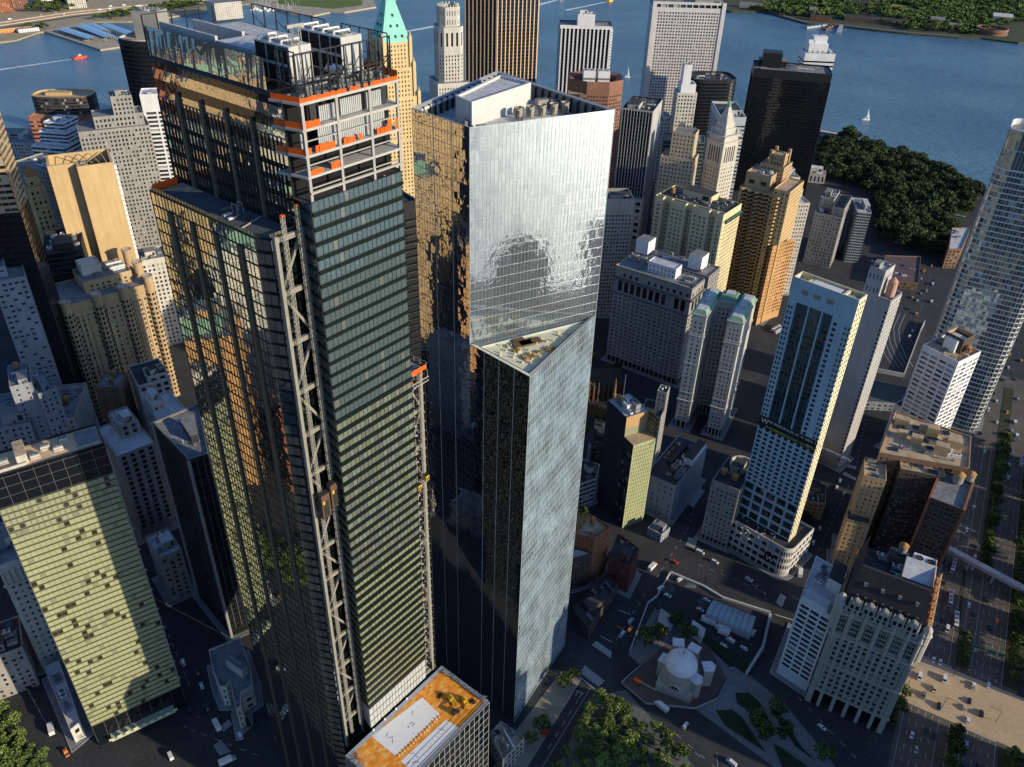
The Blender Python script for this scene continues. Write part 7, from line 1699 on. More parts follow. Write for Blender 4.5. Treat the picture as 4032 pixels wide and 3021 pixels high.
for (cx, cy, r) in [((40.3, 277.4)[0],(40.3, 277.4)[1],1),((42.4, 276.4)[0],(42.4, 276.4)[1],1)]:
    d = unit(sub((43.0, 286.3),(13.5, 234.4))); n = (-d[1],d[0]); mb.box((cx,cy), d, 1.6, .18, .05, .07); 
    for s in (1,-1): mb.poly([(cx+d[0]*1.2+n[0]*.2*s,cy+d[1]*1.2+n[1]*.2*s,.075),(cx+d[0]*1.2+n[0]*1.1*s,cy+d[1]*1.2+n[1]*1.1*s,.075),(cx+d[0]*2.2+n[0]*.6*s,cy+d[1]*2.2+n[1]*.6*s,.075)])
structure(mb.build('road_arrow', [LINE]))
flat('tunnel_ramp', [px((385.6, 749.9),(331.7, 666.9),(321.1, 616.6),(341.3, 609.7),(389.3, 694.1))], .03, masonry('ramp_asphalt', (.05,.055,.065), .25))
flat('ramp_line', [l for o in range(5) for l in ribbon([(375.1, 722.9),(357.1, 692.0),(348.0, 663.4),(344.1, 636.8),(344.6, 620.0)], .35, -9+o*4.5)], .06, LINE, dz=.0003)
def wall_along(name, label, pts, z0, z1, t, mat, cat='wall', group=None):
    mb = MB()
    for a, b in zip(pts, pts[1:]): mb.prism(line(a, b, t)[::-1], z0, z1, 0)
    return tag(mb.build(name, [mat], None, (*pts[0],z0)), label, cat, group)
PW = masonry('wall_pale', (.40,.41,.43), .15)
wall_along('retaining_wall', 'pale retaining wall around the curved tunnel ramp below the curved glass tower', [(317.8, 610.2),(337.8, 603.4),(384.3, 684.4),(393.8, 699.5)], 0, 4, .8, PW, 'wall')
wall_along('site_wall', 'long pale barrier wall between the parking yard and the hotel street', [(103.3, 366.7),(113.5, 360.8),(122.7, 355.6),(132.0, 347.4),(158.6, 336.8)], 0, 1.6, 1.2, PW, 'wall')
wall_along('site_wall', 'grey barrier wall along the left edge of the parking yard', [(102.8, 366.2),(92.1, 346.7),(86.1, 341.5),(71.4, 305.1)], 0, 1.6, .7, PW, 'wall')
wall_along('site_fence', 'low white fence around the unfinished domed church', [(77.3, 296.5),(64.6, 284.2),(76.6, 271.7),(102.4, 269.6),(115.7, 276.2),(122.7, 287.6)], .75, 2.2, .25, masonry('fence_grey', (.30,.31,.33), .2), 'fence')
wall_along('site_wall', 'tall grey wall between the tent yard and the street below the gothic building', [(157.8, 334.5),(147.7, 310.4),(134.3, 292.1)], 0, 3, 1.4, PW, 'wall')
# ------------------------------------------------------------------ yard structures
def b_yard():
    P = [(117.9,329.8),(141.8,317),(147.3,329),(125,340.6)]; c = cen(P); org = (*c,0); r = thing('market_tent', 'long glazed white tent with curved ribbed roof in the parking yard', 'tent', org)
    mb = MB(); mb.prism(P, 0, 5, 0); mb.build('tent_wall', [masonry('tent_wall', (.30,.32,.35), .15)], r, org); mb = MB(); m2 = MB()
    for k in range(8):
        a, b = math.pi*k/8, math.pi*(k+1)/8; f = lambda t: (.5-.5*math.cos(t), 5+4*math.sin(t)); (s0,z0),(s1,z1) = f(a), f(b)
        mb.quad((*lerp2(P,0,s0),z0),(*lerp2(P,1,s0),z0),(*lerp2(P,1,s1),z1),(*lerp2(P,0,s1),z1))
        for j in range(9): m2.beam((*lerp2(P,j/8,s0),z0+.12),(*lerp2(P,j/8,s1),z1+.12),.3)
    mb.build('tent_roof', [glassy('tent_sheet', (.42,.50,.58), .35, 0, .5)], r, org); m2.build('tent_rib', [GREYM], r, org)
    P = [(107.3,319.0),(112.6,312.0),(115.8,317.9),(109.3,324.5)]; P = ccw(P); o = MB(); o.prism(P, 0, 7, 0, 1); 
    for k in range(5): q = lerp2(P,.1+.2*k,0); o.beam((*q,.3),(*q,6.8),.12,0)
    tag(o.build('site_cabin', [WHITE, ROOF_L], None, (*cen(P),0)), 'white boxy site cabin beside the ribbed tent', 'cabin')
    P = ccw([(90.5,326.3),(94.9,318.2),(99.5,327.6),(93.0,333.9)]); c = cen(P); org = (*c,0); r = thing('kiosk', 'small kiosk with pale pyramid roof beside the striped terrace', 'kiosk', org); mb = MB(); mb.prism(P, 0, 3.5); mb.build('kiosk_wall', [W_STONE], r, org); mb = MB(); I = inset(P,-.8)
    for i in range(4): mb.poly([(*I[i],3.4),(*I[(i+1)%4],3.4),(*c,6)])
    mb.build('kiosk_roof', [ROOF_L], r, org)
    for pp, lab in ((((120.7, 328.3),5,1.5),'white box trailer against the near side of the tent, nearer the cabin'),(((127.4, 323.0),4.5,1.4),'pale box trailer against the near side of the tent, nearer the red truck')):
        d = unit((141.8-117.9,317-329.8)); mb = MB(); mb.box(pp[0], d, pp[1], pp[2], .6, 3.3); o = mb.build('trailer', [WHITE], None, (*pp[0],0)); tag(o, lab, 'trailer'); w = MB()
        for k in (-.7,.7): w.box((pp[0][0]+d[0]*pp[1]*k,pp[0][1]+d[1]*pp[1]*k), d, .5, pp[2]+.05, 0, .8)
        w.build('wheel', [DARK], o, (*pp[0],0))
    a, b = (281,392.5), (321,352); d = unit(sub(b,a)); mb = MB(); c = ((a[0]+b[0])/2,(a[1]+b[1])/2); r = thing('footbridge', 'long straight pedestrian bridge crossing the avenue right of the brown apartments', 'footbridge', (*c,0)); mb.box(c, d, 30, 2.3, 6.2, 8.6, 0, 1, True); mb.build('bridge_deck', [PW, ROOF_L], r, (*c,0))
    for t in (-.8,-.3,.2,.7): mb = MB(); mb.box((c[0]+d[0]*30*t,c[1]+d[1]*30*t), d, .6, 1.6, 0, 6.2); mb.build('bridge_pier', [PW], r, (*c,0))
    P = [(303.4, 585.1),(328.8, 576.2),(314.8, 551.2),(285.8, 553.1)]; tower('low_building', 'low building with a smooth green grey roof beside the tunnel ramp', 'low building', ccw(P), 7, ST(W_BLUEG, bay=5, fl=4, ww=.5, wh=.5), clut=0, roof=masonry('green_grey_roof', (.09,.13,.13), .15))
    P = [(402.2, 835.2),(441.4, 835.0),(413.3, 769.7),(378.2, 778.7)]; tower('garage', 'flat purple brown roofed garage at the edge of the wooded park', 'garage', ccw(P), 8, ST(W_BROWN, bay=5, fl=4, ww=.6, wh=.4), clut=3, seed=95, pent=False, roof=masonry('garage_roof', (.12,.09,.10), .15))
    P = [(492.0, 885.4),(514.2, 887.2),(477.4, 826.9),(463.4, 825.8)]; tower('office_block', 'plain block with pale blue roof between the park and the curved glass tower', 'office block', ccw(P), 22, ST(W_BROWN, bay=4, fl=3.6, ww=.5, wh=.5), clut=2, seed=96, pent=False, roof=ROOF_L)
    q = (386.5, 1082.5); tower('low_building', 'low white classical building behind the foot of the black monolith', 'low building', rect((q[0]-22,q[1]+6),(q[0]+22,q[1]-6),26), 12, ST(W_PALE, bay=5, fl=8, ww=.4, wh=.6), clut=6, seed=97, roof=ROOF_L)
    q = (478.5, 1283.9); tower('ferry_hall', 'low white roofed ferry hall at the water behind the black monolith', 'ferry hall', rect((q[0]-26,q[1]+14),(q[0]+30,q[1]-18),14), 6, ST(W_STONE, bay=5, fl=4, ww=.6, wh=.5), clut=2, seed=98, roof=ROOF_L, pent=False)
    q = (506.3, 1253.1); mb = MB(); mb.lathe(q, [(16,0),(16,5),(13,5),(13,2)], 28, 0, False); mb.poly([(q[0]+13*math.cos(t*.2244),q[1]+13*math.sin(t*.2244),2) for t in range(28)], 1); tag(mb.build('round_fort', [W_STONE, masonry('pale_turf', (.16,.22,.16), .2)], None, (*q,0)), 'low round stone fort half hidden by trees near the ferry hall', 'fort')
    for k, (P, h, lab, st_, rf) in enumerate((([(39.5, 327.1),(48.1, 313.0),(67.8, 347.9),(60.6, 355.2)],9,'low black flat roofed building between silver tower and the narrow street',ST(W_DKBR, bay=4, fl=4, ww=.4, wh=.5),ROOF_D),([(-5.7, 243.4),(1.5, 229.9),(11.8, 241.9),(-0.0, 250.9)],12,'low tan roofed station building at the foot of the silver tower',ST(W_STONE, bay=3, fl=4, ww=.7, wh=.7),ROOF_T),([(204.8, 442.8),(201.7, 421.9),(213.0, 419.9),(219.2, 439.5)],14,'low olive building behind the podium of the hotel tower',ST(W_TAN, bay=3.4, fl=3.6, ww=.4, wh=.5),ROOF_D),([(176,452),(196,438),(210,458),(190,472)],27,'dim brick block behind the hotel tower, nearer its left edge',ST(W_RED, bay=3.4, fl=3.6, ww=.4, wh=.5),ROOF_D),([(196,486),(218,472),(232,494),(210,508)],32,'dim grey block behind the hotel tower, farther back',ST(W_STONE, bay=3.4, fl=3.6, ww=.4, wh=.5),ROOF_D),([(160,438),(172,430),(182,446),(170,454)],20,'small dim block close to the copper roofed building',ST(W_BROWN, bay=3.4, fl=3.6, ww=.4, wh=.5),ROOF_G),([(92.1, 399.8),(100.2, 393.2),(107.0, 400.5),(98.9, 408.6)],6,'low yard building behind the slender dark tower',ST(W_BLUEG, bay=3.4, fl=3.6, ww=.4, wh=.5),ROOF_G),([(236,540),(262,524),(276,548),(250,564)],38,'dim infill block before the tunnel ramp',ST(W_BROWN, bay=3.4, fl=3.6, ww=.4, wh=.5),ROOF_D),([(-262,262),(-246,272),(-258,292),(-274,282)],30,'dim infill block beside the narrow white stone building',ST(W_STONE, bay=3.4, fl=3.6, ww=.4, wh=.5),ROOF_D),([(-232,322),(-216,330),(-226,350),(-242,342)],24,'dim low block behind the glass hotel slab',ST(W_BROWN, bay=3.4, fl=3.6, ww=.4, wh=.5),ROOF_G))):
        tower('low_building', lab, 'low building', ccw(P), h, st_, clut=8, seed=210+k, roof=rf, pent=k != 1, tank=1 if k in (3,4) else 0)
    # low infill blocks deep between the towers
    for k, (x, y, w, d_, h, lab) in enumerate(((-20,470,34,30,60,'dim infill block between the two glass skyscrapers'),(38,700,26,30,70,'dim infill block at the back of the silver skyscraper'),(-95,560,50,40,95,'shaded block hidden behind the construction skyscraper'),(70,760,24,18,62,'shaded block at the foot of the ribbed grey tower'),(118,840,30,24,85,'pale infill block under the slim white tower'),(60,1000,40,34,88,'brick infill block behind the ribbed grey tower'),(150,1040,46,30,62,'low infill block before the waffle tower'),(255,830,40,30,66,'low infill block behind the brown sawtooth tower'),(-60,1000,70,40,78,'riverside block behind the cream skyscraper'),(-190,930,80,50,92,'riverside block left of the cream skyscraper'),(-420,1000,90,40,70,'riverside block right of the orange banded block'),(-560,900,80,50,88,'riverside block left of the orange banded block'),(-660,820,60,50,70,'riverside block at the left edge of the water'))):
        tower('infill_block', lab, 'office block', [(x-w/2,y-d_/2),(x+w/2,y-d_/2),(x+w/2,y+d_/2),(x-w/2,y+d_/2)], h, ST([W_STONE,W_BLUEG,W_BROWN,W_PALE][k%4], bay=3.6, fl=3.7, ww=.45, wh=.5, rec=.3), clut=6, seed=100+k, roof=[ROOF_D,ROOF_G,ROOF_G][k%3], tank=k%2)
b_yard()
# unseen riverside blocks, added on the sun side to shade the avenue and show in the mirror glass
for k, (s0, s1, h, m, lab) in enumerate(((-112,-44,50,W_TAN,'unseen tan riverside shade block past the lower right corner'),(-42,1,122,W_PALE,'unseen tall pale riverside shade block past the lower right corner'),(2,26,72,W_BROWN,'unseen brown riverside shade block below the gap that lights the crossing'),(64,87,70,W_RED,'unseen red riverside shade block above the gap that lights the crossing'),(105,128,66,W_TAN,'unseen short tan riverside shade block beyond the buses'),(138,174,70,W_RED,'unseen brick riverside shade block level with the footbridge'),(198,246,74,W_BROWN,'unseen brown riverside shade block level with the brown apartments'),(250,300,66,W_TAN,'unseen tan riverside shade block farthest along the avenue'))):
    tower('riverside_shade_block', lab, 'apartment block', [wst(130,s0),wst(156,s0),wst(156,s1),wst(130,s1)][::1], h, ST(m, bay=3.4, fl=3.3, ww=.45, wh=.5, rec=.3), clut=2, seed=130+k, tank=1)
for k, (x, y, w, d_, h, m, lab) in enumerate(((246,128,30,30,112,masonry('peach_granite', (.46,.30,.2), .12),'peach riverside tower with dark flat top just outside the lower right corner'),(120,-260,46,46,170,W_TAN,'tallest riverside tower behind the observatory'),(-345,268,44,40,118,masonry('orange_brick', (.46,.26,.11), .14),'orange brick tower outside the left picture edge, mirrored in the dark glass'),(-400,330,40,40,150,W_TAN,'tan tower outside the left picture edge, mirrored in the dark glass'),(-330,205,50,40,84,W_RED,'red brick block outside the lower left picture edge'),(-440,240,50,50,135,W_PALE,'pale tower outside the lower left picture edge'),(-520,330,60,50,170,W_GOLD,'buff tower outside the left picture edge'),(-410,150,60,50,70,W_TAN,'tan block outside the lower left corner'),(-720,330,90,70,120,W_GOLD,'broad buff block far outside the left picture edge'),(-900,420,90,80,150,W_ORANGE,'orange granite block far outside the left picture edge'),(-820,230,80,70,95,W_PALE,'pale block far outside the left picture edge'),(-1050,330,120,90,110,W_TAN,'broad tan block farthest outside the left picture edge'),(-640,230,60,60,88,W_RED,'brick block between the far blocks outside the left edge'))):
    tower('neighbour_tower', lab, 'tower', [(x-w/2,y-d_/2),(x+w/2,y-d_/2),(x+w/2,y+d_/2),(x-w/2,y+d_/2)], h, ST(m, bay=3.4, fl=3.6, ww=.45, wh=.5, rec=.3), clut=2, seed=150+k, tiers=[(.2,.8,.2,.8,h+10,ST(W_DARK,'blank') if k < 2 else ST(COPPER,'blank'))])
# ------------------------------------------------------------------ far shores
def shed(x0, y0, x1, y1, w, h, lab, mat, grp=None):
    d = unit((x1-x0,y1-y0)); n = (-d[1],d[0]); P = [(x0-n[0]*w/2,y0-n[1]*w/2),(x1-n[0]*w/2,y1-n[1]*w/2),(x1+n[0]*w/2,y1+n[1]*w/2),(x0+n[0]*w/2,y0+n[1]*w/2)]; P = ccw(P); c = cen(P); org = (*c,1); r = thing('pier_shed', lab, 'pier shed', org, grp)
    mb = MB(); L = math.dist(P[0],P[1]); k = max(2,int(L/9))
    for i in range(k+1):
        for s in (0,1): mb.box(lerp2(P,i/k,s), d, .5, .5, 1.2, h)
    mb.build('post', [STEEL], r, org); mb = MB(); a, b = lerp2(P,-.01,.5), lerp2(P,1.01,.5); mb.quad((*P[0],h),(*P[1],h),(*b,h+3),(*a,h+3)); mb.quad((*a,h+3),(*b,h+3),(*P[2],h),(*P[3],h)); mb.build('roof', [mat], r, org)
BLR = plain('pale_blue_roof', (.30,.55,.80), .5)
A_, B_ = (-965.8, 1841.1), (-867.6, 1762.1); C_, D_ = (-945.3, 1877.9), (-838.9, 1778.8); E_, F_ = (-930.8, 1893.9), (-876.1, 1835.9); G_, H_ = (-902.8, 1898.5), (-814.5, 1817.5)
shed(*A_, *B_, 22, 8, 'blue roofed open pier shed nearest the red speedboat', BLR, 'blue roofed pier sheds'); shed(*C_, *D_, 22, 8, 'long blue roofed pier shed in the middle of the row', BLR, 'blue roofed pier sheds'); shed(*E_, *F_, 20, 8, 'short blue roofed pier shed behind the long one', BLR, 'blue roofed pier sheds'); shed(*G_, *H_, 20, 8, 'blue roofed pier shed farthest along the pier', BLR, 'blue roofed pier sheds')
def far(name, label, x, y, w, d_, h, ang, mat, fl=4, tiers=(), roof=None, cat='building', z0=1.5, group=None):
    u = (math.cos(ang), math.sin(ang)); P = sq((x,y), u, w/2, d_/2); org = (x,y,z0); r = thing(name, label, cat, org, group); walls(r, P, z0, z0+h, ST(mat, bay=5, fl=fl, ww=.45, wh=.5, rec=.4, top=1), org)
    mb = MB(); m0, m1 = lerp2(P,0,.5), lerp2(P,1,.5)
    if roof:
        mb.quad((*P[0],z0+h),(*P[1],z0+h),(*m1,z0+h+d_*.25),(*m0,z0+h+d_*.25)); mb.quad((*P[2],z0+h),(*P[3],z0+h),(*m0,z0+h+d_*.25),(*m1,z0+h+d_*.25)); mb.poly([(*P[1],z0+h),(*P[2],z0+h),(*m1,z0+h+d_*.25)]); mb.poly([(*P[3],z0+h),(*P[0],z0+h),(*m0,z0+h+d_*.25)])
    else: mb.poly([(*p,z0+h) for p in P])
    mb.build('roof', [roof or ROOF_G], r, org)
q = lambda t: (t[0], t[1])
for k, (p, w, d_, h, m, lab) in enumerate((((-1198.3, 2035.1),40,30,42,W_RED,'reddish far-shore block at the upper left corner'),((-1204.5, 2083.0),34,30,46,W_RED,'second reddish far-shore block from the upper left corner'),((-1184.2, 2086.7),34,30,40,W_COPBR,'brown far-shore block beside the reddish pair'),((-1124.4, 2097.7),26,22,26,W_WHITE,'small white far-shore building behind the trees'),((-1061.2, 2109.3),40,26,52,W_PALE,'pale far-shore slab tower at the top edge'),((-688.9, 2048.6),64,50,36,W_PALE,'cream far-shore warehouse behind the steel crown frame'))):
    far('shore_building', lab, p[0], p[1], w, d_, h, .7, m)
far('warehouse', 'low far-shore shop with orange and pink panels near the beach', *(-1066.3, 1833.0), 66, 14, 8, .75, plain('orange_panel', (.75,.33,.12), .6)); far('warehouse', 'white roofed far-shore shed next to the beach shop', *(-1039.4, 1837.3), 40, 16, 7, .75, W_WHITE)
for k, (p, w, d_, h, m, lab, rf) in enumerate((((882.3, 2244.5),150,16,11,W_BROWN,'long brown brick island barracks beside the ferry landing',ROOF_D),((745.8, 2254.2),50,16,9,W_RED,'small red brick island house left of the ferry dock',ROOF_D),((926.6, 2482.5),90,18,11,W_COPBR,'island brick row under the bright lawn',ROOF_D),((1041.8, 2262.9),34,22,11,W_STONE,'grey gabled island house among trees',ROOF_G),((1231.1, 2319.3),46,26,14,W_STONE,'large gabled island house behind the round fort',ROOF_L),((1060.8, 2202.6),30,18,9,W_BROWN,'low island shed near the sea wall',ROOF_G),((753.7, 2349.6),20,14,12,W_PALE,'pale island house with pointed roof',ROOF_G),((604.3, 2405.0),60,18,9,W_PALE,'pale island hall on the left island tip',ROOF_G))):
    far('island_building', lab, p[0], p[1], w, d_, h, -.35, m, roof=rf)
c_ = (1131.5, 2136.5); mb = MB(); mb.lathe((c_[0],c_[1]+22), [(36,1),(36,15),(33,15),(33,10),(20,10),(20,2)], 36, 0, False); 
for t in range(36): a = t*.1745; mb.box((c_[0]+36.1*math.cos(a),c_[1]+22+36.1*math.sin(a)), (-math.sin(a),math.cos(a)), .9, .2, 7, 9.5, 1)
tag(mb.build('round_fort', [W_COPBR, DARK], None, (c_[0],c_[1]+22,1)), 'round red sandstone fort on the island tip at the upper right', 'fort')
for p0, p1, lab in (((685.3, 2165.3),(744.9, 2206.1),'narrow white ferry pier left of the red dock'),((724.0, 2145.8),(786.6, 2245.0),'red brown ferry dock with ramp'),((744.9, 2104.9),(780.9, 2196.3),'short dark ferry slip right of the red dock')):
    o = MB(); d = unit(sub(p1,p0)); o.prism(line(p0,p1,9)[::-1], -3, 1.6, 0); 
    for k in range(6): o.box((p0[0]+(p1[0]-p0[0])*k/5,p0[1]+(p1[1]-p0[1])*k/5), d, .6, 4.9, -3, 3.2, 0)
    tag(o.build('ferry_pier', [masonry('pier_red', (.22,.12,.10), .2) if 'red' in lab[:3] else PW], None, (*p0,0)), lab, 'pier')
# ================================================================== trees
def leafmat(name, a, b):
    m, nt, bs = newmat(name); L = nt.links.new; geo = N(nt, 'ShaderNodeNewGeometry'); n = N(nt, 'ShaderNodeTexNoise', Scale=.25, Detail=3.0); L(geo.outputs['Position'], n.inputs['Vector'])
    r = N(nt, 'ShaderNodeValToRGB'); r.color_ramp.elements[0].color = (*a,1); r.color_ramp.elements[1].color = (*b,1); r.color_ramp.elements[0].position = .35; r.color_ramp.elements[1].position = .65; L(n.outputs['Fac'], r.inputs[0]); oi = N(nt, 'ShaderNodeObjectInfo'); mr = N(nt, 'ShaderNodeMapRange'); mr.inputs[3].default_value = .55; mr.inputs[4].default_value = 1.45; L(oi.outputs['Random'], mr.inputs[0]); mu = N(nt, 'ShaderNodeMix', data_type='RGBA', blend_type='MULTIPLY'); mu.inputs[0].default_value = 1; L(r.outputs[0], mu.inputs[6]); L(mr.outputs[0], mu.inputs[7]); L(mu.outputs[2], bs.inputs['Base Color'])
    bs.inputs['Roughness'].default_value = .7; bs.inputs['Specular IOR Level'].default_value = .2; return m
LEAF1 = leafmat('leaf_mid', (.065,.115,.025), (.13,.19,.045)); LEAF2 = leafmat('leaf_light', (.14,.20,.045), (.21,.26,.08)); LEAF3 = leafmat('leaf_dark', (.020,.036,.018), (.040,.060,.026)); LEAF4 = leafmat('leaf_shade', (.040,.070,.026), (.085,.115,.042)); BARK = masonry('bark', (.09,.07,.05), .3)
def leafy(mb, c, rx, rz, n, size, r, m=(0,1)):
    for _ in range(n):
        t = r.uniform(0,6.283); s = r.uniform(-1,1); k = r.random()**.4
        x = c[0]+rx*k*math.sqrt(1-s*s)*math.cos(t); y = c[1]+rx*k*math.sqrt(1-s*s)*math.sin(t); z = c[2]+rz*k*s
        a = Vector((r.gauss(0,1),r.gauss(0,1),r.gauss(0,.6))).normalized(); b = a.cross(Vector((r.gauss(0,1),r.gauss(0,1),r.gauss(0,1)))).normalized(); h = size*r.uniform(.6,1.3); p = Vector((x,y,z))
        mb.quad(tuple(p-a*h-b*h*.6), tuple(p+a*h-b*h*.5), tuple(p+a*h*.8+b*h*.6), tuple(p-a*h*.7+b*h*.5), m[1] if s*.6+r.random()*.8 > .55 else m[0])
def tree_proto(name, seed, H, R, nclump, nleaf, size, mats):
    r = random.Random(seed); root = thing(name, 'proto', 'tree'); mb = MB()
    mb.lathe((0,0), [(H*.035,0),(H*.026,H*.35),(H*.012,H*.7)], 7, 0)
    cl = []
    for k in range(nclump):
        t = k*2.4+r.uniform(-.4,.4); q = R*math.sqrt((k+.5)/nclump)*r.uniform(.75,1.0); z = H*(.58+.3*(1-(q/R)**2)*r.uniform(.6,1.15)); cl.append((q*math.cos(t), q*math.sin(t), z)); 
        if k % 2 == 0: mb.beam((0,0,H*.35), (q*math.cos(t)*.8,q*math.sin(t)*.8,z), H*.016, 0)
    mb.build('trunk', [BARK], root); mb = MB()
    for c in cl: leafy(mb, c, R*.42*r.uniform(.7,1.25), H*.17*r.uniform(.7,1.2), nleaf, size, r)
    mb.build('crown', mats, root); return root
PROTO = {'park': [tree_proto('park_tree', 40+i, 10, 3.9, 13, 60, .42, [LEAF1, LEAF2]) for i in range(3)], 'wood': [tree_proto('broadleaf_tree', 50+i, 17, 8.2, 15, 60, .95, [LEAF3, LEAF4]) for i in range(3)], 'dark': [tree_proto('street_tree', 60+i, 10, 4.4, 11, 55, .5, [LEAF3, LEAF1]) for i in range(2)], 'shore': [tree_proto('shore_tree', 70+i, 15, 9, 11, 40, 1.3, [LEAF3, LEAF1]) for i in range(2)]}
USED = set()
def plant(kind, x, y, label, group, r, s=1.0, z=0):
    k = r.randrange(len(PROTO[kind])); o = PROTO[kind][k]; f = s*r.uniform(.66,1.25)
    if (kind,k) in USED: o = copy_tree(o, (x,y,z), r.uniform(0,6.28), label)
    else: USED.add((kind,k)); o.location = (x,y,z); o['label'] = label
    o.scale = (f,f,f*r.uniform(.85,1.15)); 
    if group: o['group'] = group
def inpoly(p, P):
    c = False; n = len(P)
    for i in range(n):
        a, b = P[i], P[(i+1)%n]
        if (a[1] > p[1]) != (b[1] > p[1]) and p[0] < (b[0]-a[0])*(p[1]-a[1])/(b[1]-a[1])+a[0]: c = not c
    return c
def scatter(P, d, r, cap, jit=.33):
    x0, x1 = min(p[0] for p in P), max(p[0] for p in P); y0, y1 = min(p[1] for p in P), max(p[1] for p in P); out = []; y = y0; row = 0
    while y < y1:
        x = x0+(row%2)*d/2
        while x < x1:
            p = (x+r.uniform(-jit,jit)*d, y+r.uniform(-jit,jit)*d)
            if inpoly(p, P): out.append(p)
            x += d
        y += d*.87; row += 1
    return out[:cap]
rt = random.Random(3)
for p in scatter([(49.6, 273.8),(63.2, 275.9),(74.2, 260.4),(86.9, 248.0),(95.4, 230.2),(26.3, 227.8)], 6.2, rt, 90): plant('park', p[0], p[1], 'leafy plaza tree in the grove left of the unfinished domed church', 'grove of plaza trees', rt, .85)
for p in scatter([(-269.5, 255.2),(-255.6, 257.2),(-243.8, 246.8),(-229.6, 237.5),(-216.0, 223.4),(-216.4, 213.3),(-245.6, 212.3)], 6.4, rt, 40): plant('park', p[0], p[1], 'sunlit yellow green tree in the clump at the lower left corner', 'sunlit corner trees', rt, 1.0)
for p in scatter([(442.9, 1231.2),(490.6, 1272.6),(526.1, 1251.7),(566.8, 1183.7),(600.9, 1106.3),(614.7, 1064.7),(580.0, 1009.3),(520.2, 939.9),(471.5, 851.2),(451.0, 859.6),(414.1, 887.5),(460.0, 1042.5),(445.8, 1054.0),(407.7, 1118.1)], 14.5, rt, 280, .42): plant('wood', p[0], p[1], 'dark green tree in the dense waterfront park', 'trees of the waterfront park', rt)
for t, s0, s1, lab in ((36.5,158,310,'tree in the long planted strip down the middle of the avenue'),(56.5,72,310,'tree in the green strip on the far side of the avenue'),(31.5,68,90,'dark tree on the short island beside the green overhead sign'),(33.5,-80,20,'tree on the median below the sunlit crossing'),(60,-80,18,'tree in the corner bed right of the sunlit crossing')):
    s = s0
    while s < s1: p = wst(t+rt.uniform(-1,1), s+rt.uniform(-1.5,1.5)); plant('dark', p[0], p[1], lab, 'avenue trees: '+lab[:28], rt, .9); s += 6.5
for c_, lab in ((((33.3, 280.6)),'small street tree on the pale plaza nearest the crossing'),(((38.3, 286.4)),'tiny street tree at the crosswalk corner of the silver tower'),(((21.1, 254.9)),'street tree on the plaza beside the orange vehicles'),(((15.9, 246.9)),'street tree on the plaza at the silver tower foot, below the orange vehicles'),(((89.0, 313.4)),'small tree on the striped terrace near the kiosk'),(((80.3, 310.4)),'small tree on the striped terrace near its long wall'),(((100.9, 325.7)),'dark tree right beside the pyramid roofed kiosk'),(((106.0, 315.9)),'dark tree between kiosk and white site cabin'),(((131.8, 260.3)),'tree by the tip of the upper planting bed'),(((134.3, 253.9)),'tree between the two planting beds'),(((144.5, 266.7)),'tree on the terrace edge below the gothic building street'),(((144.5, 268.2)),'tree on the striped terrace next to the kerb'),(((146.0, 255.8)),'tree over the narrow planting bed'),(((132.9, 261.1)),'tree left of the narrow planting bed'),(((163.0, 243.1)),'tree at the lower end of the striped terrace'),(((204.9, 265.2)),'dark street tree at the corner of the gothic building'),(((210.1, 272.9)),'street tree by the gothic building near the crossing'),(((216.7, 281.6)),'sunlit shrub tree at the crossing kerb'),(((71.4, 610.0)),'bright tree peeping out right of the silver tower'),(((91.4, 601.0)),'tree before the grey classical block, right of the bright one'),(((81.3, 596.4)),'tree between brown church and classical block'),(((64.1, 554.1)),'sunlit tree left of the jagged brown chapel'),(((67.6, 521.4)),'green tree in the gap left of the slender dark tower'),(((58.4, 507.9)),'dark tree in the gap beside the silver tower'),(((51.1, 417.0)),'tree behind the red brick building'),(((200.6, 416.7)),'dark tree behind the podium of the hotel tower'),(((407.8, 606.0)),'dark tree beside the avenue below the curved glass tower')):
    plant('dark', c_[0], c_[1], lab, None, rt, .95)
for p in scatter([(-1146.5, 2040.3),(-1057.8, 2024.5),(-1058.8, 2156.5),(-1140.2, 2212.9),(-1146.8, 1963.2)], 24, rt, 40): plant('shore', p[0], p[1], 'dark tree among the blocks on the far shore', 'far shore trees', rt, 1.2, 1)
for p in scatter([(-964.0, 1967.2),(-901.6, 2007.6),(-802.2, 2136.3),(-777.4, 2209.8),(-862.2, 2176.6),(-946.3, 2046.0)], 15, rt, 90): plant('shore', p[0], p[1], 'low green tree between highway and far shore beach', 'highway trees', rt, .75, 1)
for p in scatter([(-1055.6, 1830.9),(-1017.3, 1850.0),(-1014.8, 1883.7),(-1068.1, 1881.8)], 12, rt, 20): plant('shore', p[0], p[1], 'dark shrub tree behind the far shore beach', 'beach trees', rt, .6, 1)
mb = MB(); rg = random.Random(8); GIW = [(602.9, 2382.9),(665.6, 2313.7),(736.8, 2266.6),(845.1, 2284.9),(934.6, 2164.6),(1091.1, 2137.4),(1237.6, 2284.5),(1310.3, 2346.6),(1482.4, 2640.9),(1325.1, 2787.1),(875.3, 2698.7)]; LW = [[(973.1, 2445.7),(1040.4, 2555.1),(1073.4, 2501.8),(1052.7, 2386.6),(1009.7, 2397.0)],[(912.3, 2578.2),(990.9, 2535.9),(1065.2, 2653.6),(943.0, 2651.9)],[(867.6, 2363.3),(921.7, 2337.7),(945.1, 2241.6),(836.9, 2239.8)],[(713.3, 2284.9),(791.4, 2298.2),(772.9, 2237.2),(700.0, 2225.1)]]
